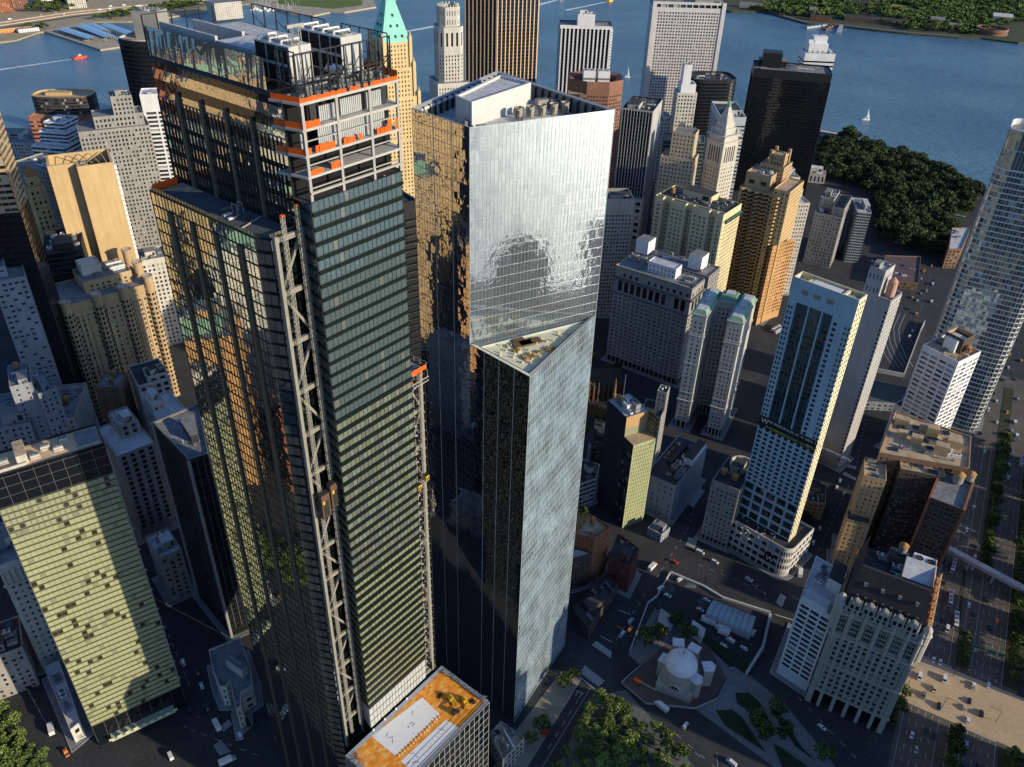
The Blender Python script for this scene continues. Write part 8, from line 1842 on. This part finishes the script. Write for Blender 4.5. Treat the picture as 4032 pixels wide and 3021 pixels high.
for p in scatter(GIW, 21, rg, 1500, .45):
    if any(inpoly(p, l) for l in LW): continue
    h = rg.uniform(8,15); s = rg.uniform(.75,1.4); mb.lathe(p, [(.5,1),(.4,h*.5)], 5, 2)
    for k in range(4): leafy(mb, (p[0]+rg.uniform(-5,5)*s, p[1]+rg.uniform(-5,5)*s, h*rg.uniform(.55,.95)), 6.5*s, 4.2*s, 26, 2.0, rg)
tag(mb.build('woodland', [LEAF3, LEAF1, BARK]), 'dense woodland covering the island at the upper right', 'woodland', None, 'stuff')
# ================================================================== vehicles
PAINT = {}
def paint(c):
    if c not in PAINT:
        m, nt, b = newmat('car_paint_'+c); b.inputs['Base Color'].default_value = (*{'white':(.75,.76,.77),'black':(.02,.02,.024),'grey':(.16,.17,.19),'beige':(.52,.47,.38),'orange':(.80,.26,.03),'red':(.62,.05,.02),'yellow':(.8,.45,.03),'silver':(.42,.44,.46)}[c],1); b.inputs['Roughness'].default_value = .3; b.inputs['Coat Weight'].default_value = .4; PAINT[c] = m
    return PAINT[c]
TYRE = plain('tyre_rubber', (.02,.02,.02), .8); HEAD = plain('headlamp', (.8,.8,.75), .2); TAIL = plain('tail_lamp', (.5,.02,.02), .3)
def section(mb, prof, hw, m, top_in=.0):
    """extrude a side profile [(x,z,inset)] across the width"""
    n = len(prof); a = [(x,-hw+i,z) for x,z,i in prof]; b = [(x,hw-i,z) for x,z,i in prof]
    for k in range(n): j = (k+1)%n; mb.quad(a[k], b[k], b[j], a[j], m)
    mb.poly(a, m); mb.poly(list(reversed(b)), m)
VP = {}
def vehicle(kind, col):
    k = (kind, col)
    if k in VP: return VP[k], True
    P = paint(col); r = thing({'car':'car','suv':'suv','van':'van','truck':'box_truck','bus':'bus','pickup':'pickup_truck'}[kind], 'proto', {'car':'car','suv':'car','van':'van','truck':'truck','bus':'bus','pickup':'pickup truck'}[kind])
    Lh, hw, H = {'car':(2.3,.92,1.45),'suv':(2.45,1.0,1.8),'van':(2.7,1.02,2.3),'truck':(4.2,1.25,3.4),'bus':(6.2,1.3,3.2),'pickup':(2.8,1.0,1.85)}[kind]
    mb = MB(); g = MB(); wz = .34 if kind in ('car','suv','pickup','van') else .5
    if kind in ('car','suv'):
        b = .82 if kind == 'car' else .98
        section(mb, [(-Lh,.35,.08),(-Lh,b-.12,.1),(-Lh+.15,b,.08),(Lh-.9,b,.05),(Lh-.1,b-.18,.12),(Lh,.5,.1),(Lh-.05,.32,.1)], hw, 0)
        c0, c1 = (-1.75,.55) if kind == 'car' else (-2.3,.75); section(mb, [(c0+.45 if kind=='car' else c0+.2,H,.24),(c0,b,.1),(c1+.55,b,.1),(c1-.15,H,.24)][::-1], hw, 0)
        g.quad((c1-.12,-hw+.28,H-.03),(c1-.12,hw-.28,H-.03),(c1+.56,hw-.14,b+.03),(c1+.56,-hw+.14,b+.03)[:3])
        x0 = c0+.45 if kind=='car' else c0+.2; g.quad((c0-.01,-hw+.16,b+.05),(c0-.01,hw-.16,b+.05),(x0-.02,hw-.28,H-.05),(x0-.02,-hw+.28,H-.05))
        for s in (-1,1): g.quad((c0+.25,s*(hw-.11),b+.05),(c1+.35,s*(hw-.11),b+.05),(c1-.2,s*(hw-.22),H-.1),(x0+.1,s*(hw-.22),H-.1))
    elif kind == 'van':
        section(mb, [(-Lh,.35,.03),(-Lh+.05,H,.12),(Lh-1.35,H,.12),(Lh-.55,1.25,.06),(Lh-.05,1.05,.1),(Lh,.4,.06)], hw, 0); g.quad((Lh-1.3,-hw+.18,H-.06),(Lh-1.3,hw-.18,H-.06),(Lh-.56,hw-.1,1.3),(Lh-.56,-hw+.1,1.3))
        for s in (-1,1): g.quad((-Lh+.4,s*(hw-.05),1.25),(Lh-1.2,s*(hw-.05),1.25),(Lh-1.5,s*(hw-.1),1.9),(-Lh+.4,s*(hw-.1),1.9))
    elif kind == 'truck':
        section(mb, [(-Lh,.9,0),(-Lh,H,0),(Lh-2.1,H,0),(Lh-2.1,.9,0)], hw, 1); section(mb, [(Lh-1.95,.5,.1),(Lh-1.95,2.5,.16),(Lh-1.0,2.45,.2),(Lh-.55,1.4,.12),(Lh,1.2,.14),(Lh,.5,.14)], hw, 0); g.quad((Lh-.98,-hw+.25,2.35),(Lh-.98,hw-.25,2.35),(Lh-.54,hw-.2,1.45),(Lh-.54,-hw+.2,1.45))
    elif kind == 'bus':
        section(mb, [(-Lh,.4,0),(-Lh,H-.1,.08),(-Lh+.2,H,.2),(Lh-.3,H,.2),(Lh,H-.3,.08),(Lh,.4,0)], hw, 0); g.quad((Lh+.02,-hw+.15,2.7),(Lh+.02,hw-.15,2.7),(Lh+.02,hw-.12,1.2),(Lh+.02,-hw+.12,1.2))
        for s in (-1,1): g.quad((-Lh+.5,s*(hw+.01),1.3),(Lh-.4,s*(hw+.01),1.3),(Lh-.4,s*(hw-.03),2.5),(-Lh+.5,s*(hw-.03),2.5))
        for x in (-3.5,.5,3.6): mb.box((x,0), (1,0), 1.0, .8, H, H+.3, 1)
    else:
        section(mb, [(-Lh,.4,.04),(-Lh,1.05,.04),(Lh-.3,1.05,.06),(Lh,.8,.1),(Lh,.4,.1)], hw, 0); section(mb, [(-.5,1.05,.1),(-.35,H,.2),(.9,H,.2),(1.5,1.05,.1)], hw, 0); mb.box((-1.7,0), (1,0), .95, hw-.15, 1.06, 1.07, 1); g.quad((.93,-hw+.24,H-.04),(.93,hw-.24,H-.04),(1.5,hw-.14,1.1),(1.5,-hw+.14,1.1))
        for s in (-1,1): g.quad((-.4,s*(hw-.09),1.1),(1.3,s*(hw-.09),1.1),(.85,s*(hw-.19),H-.1),(-.3,s*(hw-.19),H-.1))
    mb.build('body', [P, GREYM if kind in ('bus','pickup') else WHITE], r); g.build('windows_glass', [G_DARK], r)
    wm = MB(); wr = wz
    for i in range(10): 
        a, b = 2*math.pi*i/10, 2*math.pi*(i+1)/10; wm.quad((wr*math.cos(a),-.12,wr*math.sin(a)),(wr*math.cos(b),-.12,wr*math.sin(b)),(wr*math.cos(b),.12,wr*math.sin(b)),(wr*math.cos(a),.12,wr*math.sin(a)))
    wm.poly([(wr*math.cos(.628*i),.12,wr*math.sin(.628*i)) for i in range(10)]); wm.poly([(wr*math.cos(-.628*i),-.12,wr*math.sin(-.628*i)) for i in range(10)]); w0 = None
    for sx in (-.62,.64):
        for s in (-1,1):
            if w0 is None: o = w0 = wm.build('wheel', [TYRE], r)
            else: o = w0.copy(); COL.objects.link(o)
            o.location = (Lh*sx, s*(hw-.1), wr)
    for s in (-1,1):
        h = MB(); h.box((Lh-.04,s*(hw-.3)), (1,0), .06, .16, .62, .78); h.build('headlight', [HEAD], r); t = MB(); t.box((-Lh+.02,s*(hw-.22)), (1,0), .05, .12, .65, .82); t.build('tail_light', [TAIL], r)
    VP[k] = r; return r, False
AG = math.atan2((43.0, 286.3)[1]-(13.5, 234.4)[1], (43.0, 286.3)[0]-(13.5, 234.4)[0]); AW = math.atan2(.874,.486); AL = math.atan2((78.0, 277.7)[1]-(101.4, 254.6)[1], (78.0, 277.7)[0]-(101.4, 254.6)[0]); AC = AL+math.pi
ANG = {'w':AW,'W':AW+math.pi,'g':AG,'G':AG+math.pi,'l':AL,'L':AC,'c':AW-1.57}
def put(p, kind, col, a, label, group=None, z=.03):
    o, used = vehicle(kind, col); ang = (ANG[a] if isinstance(a, str) else a)+rnd.uniform(-.06,.06)
    if used: o = copy_tree(o, (*p,z), ang, label)
    else: o.location = (*p,z); o.rotation_euler = (0,0,ang); o['label'] = label
    if group: o['group'] = group
for p, k, c, a, l in (
 ((260.9, 328.7),'van','white','W','white van beside the last white bus on the avenue'),((272.6, 352.4),'bus','white','W','middle white bus of the three on the avenue'),((268.7, 335.2),'bus','white','W','white bus nearest the sunlit road, last of three'),((285.9, 379.6),'bus','white','W','white bus next to the footbridge, first of three'),((261.2, 335.7),'car','black','W','black car in shade left of the last white bus'),((274.1, 365.1),'car','black','W','black car left of the middle white bus'),((283.7, 383.8),'suv','grey','W','grey car beside the first white bus near the footbridge'),((297.4, 377.8),'car','white','w','white car right under the footbridge line'),((282.3, 348.2),'car','white','w','white car alone on the right lanes beside the middle bus'),((294.9, 352.7),'suv','black','w','black car on the far right lanes, upper one'),((282.0, 341.4),'car','black','w','black car close to the traffic island with the orange pole'),((293.7, 336.1),'car','orange','w','orange car on the far right lane'),((287.3, 331.2),'suv','black','w','black car just below the orange car'),((271.9, 315.6),'car','white','w','white car half under the green overhead sign'),((251.4, 326.5),'suv','grey','W','grey car hugging the gothic building corner'),((272.7, 326.4),'car','black','w','black car with long shadow above the dark tree island'),
 ((243.9, 306.6),'car','white','W','left of two white cars waiting at the stop line'),((247.1, 305.1),'car','white','W','right of two white cars waiting at the stop line'),((231.4, 294.8),'van','white','W','tall white van at the left edge of the sunlit crossing'),((244.7, 293.7),'van','white','W','white van in the middle of the sunlit crossing'),((236.3, 286.9),'suv','beige','W','beige car in the sunlit crossing'),((228.9, 282.8),'suv','grey','W','dark grey car lower left in the sunlit crossing'),((234.5, 276.2),'suv','black','W','black car at the lower rim of the sunlit crossing'),((248.1, 276.0),'car','beige','w','beige car beside the red traffic signal'),((252.8, 280.4),'car','black','w','black car just right of the red traffic signal'),((255.8, 272.7),'suv','black','w','black car at the right end of the sunlit crossing'),((246.7, 268.4),'car','white','w','white car entering the sunlit crossing from below'),((259.2, 289.8),'pickup','white','w','white pickup with long shadow at the top right of the crossing'),((268.0, 290.9),'car','white','w','white car half in shade at the right of the crossing'),
 ((213.3, 258.7),'car','white','W','white car in shade below the crossing, upper one'),((212.4, 250.5),'car','silver','W','silver white car in shade below the crossing, lower one'),((221.8, 261.2),'car','black','W','black car in shade below the crossing, left lane'),((224.9, 258.4),'car','black','W','black car next to the lower median trees'),((238.1, 258.5),'suv','black','w','black car right of the lower median trees'),((239.8, 254.3),'car','silver','w','silver car right of the lower median trees'),((233.1, 243.4),'suv','black','w','black car at the bottom picture edge, left one'),((240.6, 242.3),'car','black','w','black car at the bottom picture edge, right one'),((167.4, 261.6),'car','white',AW-1.9,'white car on the curved street under the gothic building'),
 ((151.4, 362.9),'suv','white',-.6,'white car in the street before the hotel podium sign'),((157.1, 352.9),'car','grey',-.6,'grey car near the crosswalk below the hotel podium'),((185.3, 369.7),'truck','white',AW+.2,'small white box truck right of the rounded hotel podium'),
 ((384.0, 490.2),'bus','white','w','white bus on the right edge of the avenue'),((373.3, 486.4),'car','white','w','white car beside the bus at the right edge'),((365.5, 471.5),'car','white','w','white car below the bus at the right edge'),((383.5, 502.7),'car','white','w','white car above the bus at the right edge'),((396.2, 529.4),'car','silver','w','silver car higher up the avenue at the right'),((396.7, 522.9),'van','white','w','white van higher up the avenue at the right'),((403.2, 570.6),'car','white','w','white car near the dark tree cone on the avenue'),((423.2, 574.8),'car','silver','w','silver car at the upper right of the avenue'),((406.6, 582.8),'car','black','w','black car left of the dark tree cone'),((367.1, 515.2),'suv','grey','W','grey car on the avenue right of the brown apartments'),((369.1, 524.7),'car','black','W','black car on the avenue above the grey one'),
 ((234.4, 453.9),'car','white','w','white car below the sunlit crosswalk'),((237.2, 447.2),'car','silver','w','silver car in the lane next to the sunlit crosswalk'),((238.7, 460.7),'van','white','w','white van closest to the sunlit crosswalk'),((201.6, 397.6),'car','white',AW+.1,'white car on the street behind the hotel podium'),((209.8, 411.0),'car','silver',AW+.1,'silver car up the street behind the hotel podium'),((304.2, 389.1),'car','white','w','white car just below the footbridge'),((310.3, 398.2),'car','grey','w','grey car just above the footbridge'),((297.3, 377.6),'car','silver','w','silver car beside the white first bus'),
 ((108.1, 361.1),'suv','white',AW-.4,'white car in the parking yard near the barrier wall'),((92.4, 370.6),'truck','orange',AW-.2,'orange truck at the street end above the parking yard'),((98.8, 347.9),'car','white',-.55,'white car in the parking yard stalls, upper left'),((95.3, 353.1),'van','white',AW-.4,'white van along the yard edge wall'),((122.1, 345.3),'car','white',-.55,'white car parked next to the tent, upper one'),((117.0, 337.7),'car','white',-.55,'white car parked next to the tent, lower one'),((151.5, 363.0),'suv','white',-.6,'white car on the dark plaza before the hotel'),((157.3, 352.7),'car','grey',-.6,'grey car behind the tent near the crosswalk'),((68.3, 317.5),'pickup','white',AW-.15,'white pickup in the narrow street left of the striped terrace'),((73.3, 321.6),'car','orange',AW-.15,'orange car ahead of the white pickup'),((74.4, 327.0),'van','silver',AW-.15,'silver van ahead of the orange car'),
 ((22.4, 254.6),'suv','red','g','red orange car left of the pair on the road by the grove'),((24.2, 254.1),'suv','red','g','red orange car right of the pair on the road by the grove'),((95.9, 259.9),'suv','white',AW-.1,'white car on the road below the domed church'),((115.8, 239.8),'van','white','l','white van at the bottom road below the terrace'),((84.6, 270.2),'truck','white','l','white box truck at the church site fence'),((130.3, 315.5),'van','white','l','white van in the lane below the tent'),((126.0, 311.8),'car','white','l','white car below the tent, in front of the van'),((137.3, 310.5),'car','white','l','white car at the lower end of the tent lane'),((145.1, 321.3),'van','white',AW-.2,'white van parked at the end wall of the tent'),((124.9, 385.0),'van','white',-.55,'white van in front of the hotel podium, left one'),((133.0, 377.1),'suv','white',-.55,'white car in front of the hotel podium, middle one'),((106.6, 376.0),'pickup','red',-.55,'red pickup in the street left of the hotel podium'),((128.1, 319.8),'truck','red',-.5,'red truck parked along the near side of the tent'),
 ((482.5, 724.0),'bus','white','w','white bus on the avenue right of the curved glass tower, top one'),((467.1, 699.3),'bus','white','w','white bus on the avenue right of the curved glass tower, second one'),((441.3, 651.5),'bus','white','w','white bus on the avenue right of the curved glass tower, lowest one'),((501.0, 750.1),'van','white','w','white van above the three distant buses'),((453.2, 674.1),'car','white','w','white car between the distant buses'),((456.1, 662.9),'car','silver','w','silver car right of the lowest distant bus'),((438.7, 624.1),'car','white','w','white car below the distant buses'),((246.1, 679.4),'bus','white',.75,'left white bus parked in the alley by the teal hotel wall'),((247.8, 675.5),'bus','white',.75,'right white bus parked in the alley by the teal hotel wall'),
 ((369.5, 672.9),'van','white','w','white van in the dark street beside the tunnel ramp, lower one'),((376.8, 684.4),'car','white','w','white car in the dark street beside the tunnel ramp, upper one'),((436.3, 784.5),'van','white','w','white van in the dark street by the garage, upper one'),((419.1, 745.0),'van','white','w','white van in the dark street by the garage, lower one'),((415.8, 762.4),'car','silver','w','silver car in the dark street below the garage'),((405.8, 746.8),'car','white','w','white car in the dark street below the garage, left lane'),((544.8, 972.9),'bus','white',-.5,'white bus at the park corner beside the curved glass tower'),
 ((-227.4, 246.1),'truck','white',2.15,'white box truck on the dim street by the lower left trees'),((-211.0, 242.0),'pickup','white',.5,'white pickup in front of the glass hotel slab'),((-160.6, 274.3),'car','white',2.2,'white car in the dark street by the curved low building'),((-145.3, 251.3),'truck','white',2.2,'white box truck beside the zebra crossing at the bottom left'),((-266.2, 285.5),'truck','white',2.2,'white box truck at the left edge crossing'),((-133.7, 232.0),'truck','silver',.6,'silver truck on the zebra crossing at the bottom'),((-214.3, 233.8),'pickup','orange',2.4,'orange work truck on the sunlit path by the lower left trees')): put(p, k, c, a, l, None)
for k in range(26):
    i = rnd.randrange(1,6); a, b = road[i], road[i+1]; t = rnd.random(); d = unit(sub(b,a)); off = rnd.choice([1,7,29,35]); p = (a[0]+(b[0]-a[0])*t-d[1]*off, a[1]+(b[1]-a[1])*t+d[0]*off); put(p, rnd.choice(['truck','truck','van']), rnd.choice(['white','white','silver']), math.atan2(d[1],d[0]), 'pale vehicle on the far shore highway', 'highway traffic', 2.25)
for grp, lab, pts in (('distant cars by the tunnel ramp','tiny pale car in the dark street between tunnel ramp and park',[(380.7, 765.1), (391.8, 774.3), (392.2, 757.6), (407.7, 778.3), (403.2, 752.9), (409.0, 795.8), (429.6, 797.3), (423.4, 768.1), (390.0, 728.2), (393.6, 718.2), (403.2, 798.3), (453.2, 829.4), (439.7, 816.0), (422.5, 799.7), (392.2, 797.5), (391.2, 837.4), (388.5, 850.1), (346.3, 710.0)]),('distant cars up the avenue','tiny car far up the avenue right of the curved glass tower',[(450.9, 646.8), (465.0, 686.2), (470.3, 674.9), (494.7, 714.8), (487.0, 719.3), (517.6, 774.7), (509.1, 746.7), (424.8, 603.9), (413.2, 595.4), (436.0, 604.6), (456.1, 636.4), (438.3, 639.6)]),('cars along the shaded avenue','car in the shaded lanes right of the brown apartments',[(361.7, 501.5), (341.3, 470.9), (325.1, 437.6), (342.2, 428.2), (389.4, 540.1), (404.5, 554.7), (390.3, 557.4), (404.0, 540.9), (364.7, 452.7), (340.3, 413.3), (310.1, 414.3), (387.5, 523.4)]),('cars in the dim left streets','car in the dim streets around the glass hotel slab',[(-279.9, 306.8), (-277.1, 294.7), (-258.6, 278.8), (-260.9, 267.7), (-162.0, 259.3), (-165.7, 282.4), (-175.4, 288.6), (-153.4, 261.1), (-131.8, 246.0), (-130.0, 253.2), (-162.7, 233.9), (-251.3, 271.2)])):
    for p in pts: put(p, rnd.choice(['car','car','suv','van']), rnd.choice(['white','silver','black','grey','yellow','white']), rnd.choice(['w','W']) if 'left' not in grp else 2.2, lab, grp)
# ================================================================== boats
WAKE = plain('wake_foam', (.72,.76,.80), .7)
def boat(label, p, ang, Lh, col, wake, wl, ww):
    u = (math.cos(ang), math.sin(ang)); v = (-u[1],u[0]); r = thing('motor_boat', label, 'boat', (*p,-2)); q = lambda a, b: (p[0]+u[0]*a+v[0]*b, p[1]+u[1]*a+v[1]*b); mb = MB(); w = Lh*.18
    P = [q(-Lh/2,-w),q(Lh*.2,-w),q(Lh/2,0),q(Lh*.2,w),q(-Lh/2,w)]; mb.prism(P, -2.2, .6, 0); mb.build('hull', [col], r, (*p,-2)); mb = MB(); mb.prism([q(-Lh*.3,-w*.7),q(Lh*.12,-w*.7),q(Lh*.12,w*.7),q(-Lh*.3,w*.7)], .6, 3, 0); mb.prism([q(-Lh*.1,-w*.6),q(Lh*.08,-w*.6),q(Lh*.08,w*.6),q(-Lh*.1,w*.6)], 3, 4.6, 1); mb.build('cabin', [col, WHITE], r, (*p,-2))
    mb = MB(); n = 40; pts = [(-Lh*.4-wl*(i/n)**1.1, ww*(.25+.75*(i/n)**.5)*rnd.uniform(.75,1.2)) for i in range(n+1)]
    for (x0,w0),(x1,w1) in zip(pts, pts[1:]): mb.quad((*q(x1,-w1),-2.05),(*q(x0,-w0),-2.05),(*q(x0,w0),-2.05),(*q(x1,w1),-2.05))
    structure(mb.build('wake', [WAKE]))
ORG = plain('boat_red', (.80,.10,.04), .4)
a0, b0 = (-939.4, 1535.2), (-841.9, 1639.3); boat('small red speedboat trailing a long white wake at the upper left', b0, math.atan2(b0[1]-a0[1],b0[0]-a0[0]), 26, ORG, 1, 190, 5)
a0, b0 = (135.1, 2338.0), (233.7, 2460.0); boat('yellow water taxi with white wake at the top edge', b0, math.atan2(b0[1]-a0[1],b0[0]-a0[0]), 28, YEL, 1, 190, 6)
a0, b0 = (-213.5, 2035.3), (-283.9, 1953.9); boat('ferry half hidden by the green spire with a broad white wake', b0, math.atan2(b0[1]-a0[1],b0[0]-a0[0]), 34, WHITE, 1, 170, 9)
a0, b0 = (33.2, 2361.8), (99.7, 2470.7); boat('white ferry leaving the top edge beside the black ribbed tower', b0, math.atan2(b0[1]-a0[1],b0[0]-a0[0]), 34, WHITE, 1, 150, 9)
for p, L_, lab in (((572.5, 1394.8),13,'white sailboat with bare mast on open water right of the black monolith'),((199.3, 1628.8),10,'tiny white sailboat right of the octagonal brown tower')):
    r = thing('sailboat', lab, 'sailboat', (*p,-2)); mb = MB(); P = [(p[0]-L_/2,p[1]-1.6),(p[0]+L_*.2,p[1]-1.8),(p[0]+L_/2,p[1]),(p[0]+L_*.2,p[1]+1.8),(p[0]-L_/2,p[1]+1.6)]; mb.prism(P, -2.2, -.6, 0); mb.box((p[0]-1,p[1]), (1,0), 2, 1, -.6, .3, 0); mb.build('hull', [WHITE], r, (*p,-2)); mb = MB(); mb.beam((p[0]+.5,p[1],-.6),(p[0]+.5,p[1],17),.35); mb.beam((p[0]+.5,p[1],1.2),(p[0]-4.5,p[1],1.2),.4); mb.build('mast', [WHITE], r, (*p,-2)); mb = MB(); mb.poly([(p[0]+.8,p[1]+.1,1),(p[0]+L_/2-.5,p[1]+.1,-.2),(p[0]+.7,p[1]+.1,15)]); mb.build('sail', [WHITE], r, (*p,-2))
MAR = [(-666.1, 2157.0),(-572.3, 2148.7),(-551.8, 2246.5),(-663.8, 2261.8)]
for p in scatter(MAR, 17, rt, 70):
    mb = MB(); d = unit((rt.uniform(.6,1),.5)); L_ = rt.uniform(3.5,6); mb.box(p, d, L_, 1.7, -2.2, -.3); mb.box((p[0]-d[0],p[1]-d[1]), d, L_*.35, 1.2, -.3, 1.2); mb.beam((*p,0),(*p,rt.uniform(6,14)),.35); tag(mb.build('moored_boat', [WHITE], None, (*p,-2)), 'white moored boat in the far marina', 'boat', 'boats moored in the far marina')
# street furniture
def lamp(p, a, label, h=9, red=False):
    r = thing('street_lamp', label, 'street lamp', (*p,0)); d = (math.cos(a), math.sin(a)); mb = MB(); mb.lathe(p, [(.16,0),(.10,h)], 6); mb.build('pole', [DARK], r, (*p,0)); mb = MB(); mb.beam((*p,h),(p[0]+d[0]*5,p[1]+d[1]*5,h+.3),.16); mb.build('arm', [DARK], r, (*p,0)); mb = MB(); mb.box((p[0]+d[0]*5,p[1]+d[1]*5), d, .5, .22, h, h+.25); mb.build('lamp_head', [TAIL if red else STEEL], r, (*p,0))
for p, a, lab in (((236.0, 275.8),AW-1.57,'traffic signal pole with long arm over the sunlit crossing'),((261.7, 268.5),AW+1.57,'dark signal pole at the lower right of the sunlit crossing'),((222.9, 289.5),AW,'lamp pole on the kerb at the left of the sunlit crossing'),((250.8, 296.3),AW-1.57,'signal pole near the top of the sunlit crossing'),((24.3, 258.4),AG+1.57,'lamp pole on the pale plaza beside the road'),((41.5, 281.9),AG,'lamp pole near the zebra crossing of the silver tower'),((130.3, 357.3),1.0,'white lamp pole on the dark plaza before the hotel'),((150.3, 345.5),1.2,'white lamp pole beside the tent end'),((169.2, 250.0),2.2,'lamp pole on the lower terrace'),((-162.0, 242.4),.4,'flagpole like lamp on the hotel forecourt, left one'),((-157.6, 248.2),.4,'flagpole like lamp on the hotel forecourt, right one'),((301.0, 599.3),.4,'lamp pole behind the blank grey slab'),((494.4, 1225.6),.4,'tall white flagpole in the waterfront park, left one')): lamp(p, a, lab)
p, q_ = (266.6, 312.7), (281.4, 306.0); r = thing('overhead_sign', 'green overhead road sign gantry crossing the avenue', 'road sign', (*p,0)); d = unit(sub(q_,p)); L_ = math.dist(p,q_); mb = MB()
for t in (0,1): s = (p[0]+d[0]*L_*t,p[1]+d[1]*L_*t); mb.beam((*s,0),(*s,7.4),.3)
mb.beam((*p,7.2),(*q_,7.2),.3); mb.build('gantry', [GREYM], r, (*p,0)); mb = MB()
for a, b in ((.05,.4),(.48,.76),(.82,1)): mb.prism(line((p[0]+d[0]*L_*a,p[1]+d[1]*L_*a),(p[0]+d[0]*L_*b,p[1]+d[1]*L_*b),.5)[::-1], 5.4, 7.8, 0)
mb.build('sign_panel', [plain('sign_green', (.02,.20,.15), .5)], r, (*p,0)); mb = MB(); mb.prism(line((p[0]+d[0]*L_*.06,p[1]+d[1]*L_*.06),(p[0]+d[0]*L_*.39,p[1]+d[1]*L_*.39),.56)[::-1], 5.2, 5.9, 0); mb.build('sign_stripe', [YEL], r, (*p,0))
for k, (pp, lab) in enumerate((((73.6, 285.1),'orange telescopic lift with long boom inside the church fence'),((100.5, 275.9),'orange barrier machine at the church fence corner'))):
    t = thing('site_machine', lab, 'site machine', (*pp,.75)); org = (*pp,.75); mb = MB(); u = (.8,-.6); mb.box(pp, u, 2.2, 1.1, 1.2, 2.6); mb.build('chassis', [ORANGE], t, org); mb = MB()
    for a in (-1.5,1.5): mb.box((pp[0]+u[0]*a,pp[1]+u[1]*a), u, .5, 1.3, .75, 1.7)
    mb.build('wheel', [DARK], t, org)
    if k == 0: mb = MB(); mb.beam((*pp,2.6),(pp[0]+9,pp[1]-7,4),.5); mb.build('boom', [W_GOLD], t, org)
# ================================================================== light, sky, camera
w = bpy.data.worlds.new('World'); SC.world = w; w.use_nodes = True; nt = w.node_tree
AZ, EL = R_(117), R_(16.8)
sky = nt.nodes.new('ShaderNodeTexSky'); sky.sky_type = 'NISHITA'; sky.sun_disc = False; sky.sun_elevation = EL; sky.sun_rotation = AZ; sky.altitude = 300; sky.air_density = 1.0; sky.dust_density = 1.2; sky.ozone_density = 2.5
bg = nt.nodes['Background']; tint = nt.nodes.new('ShaderNodeMix'); tint.data_type = 'RGBA'; tint.blend_type = 'MULTIPLY'; tint.inputs[0].default_value = 1; tint.inputs[7].default_value = (.74,.95,1.22,1); nt.links.new(sky.outputs[0], tint.inputs[6]); nt.links.new(tint.outputs[2], bg.inputs['Color']); bg.inputs['Strength'].default_value = .13
sd = bpy.data.lights.new('sun', 'SUN'); sd.energy = 5.0; sd.angle = R_(.5); sd.color = (1.0,.84,.60); so = bpy.data.objects.new('sun', sd); COL.objects.link(so)
dv = Vector((math.sin(AZ)*math.cos(EL), math.cos(AZ)*math.cos(EL), math.sin(EL))); so.rotation_euler = dv.to_track_quat('Z','Y').to_euler(); so.location = dv*2000
cd = bpy.data.cameras.new('camera'); cam = bpy.data.objects.new('camera', cd); COL.objects.link(cam); cd.sensor_width = 36; cd.lens = 3261/4032*36; cd.clip_start = 1; cd.clip_end = 40000
RM = [[0.999469, 0.032577, 0.0], [0.018177, -0.557671, 0.829863], [0.027034, -0.829422, -0.557967]]
cam.matrix_world = Matrix(((RM[0][0],-RM[0][1],-RM[0][2],0),(RM[1][0],-RM[1][1],-RM[1][2],0),(RM[2][0],-RM[2][1],-RM[2][2],386),(0,0,0,1)))
SC.camera = cam
SC.view_settings.view_transform = 'Standard'; SC.view_settings.look = 'None'; SC.view_settings.exposure = 0; SC.view_settings.gamma = 1
SC.cycles.max_bounces = 8; SC.cycles.diffuse_bounces = 2; SC.cycles.glossy_bounces = 5; SC.cycles.caustics_reflective = False; SC.cycles.sample_clamp_indirect = 6; SC.cycles.use_denoising = True
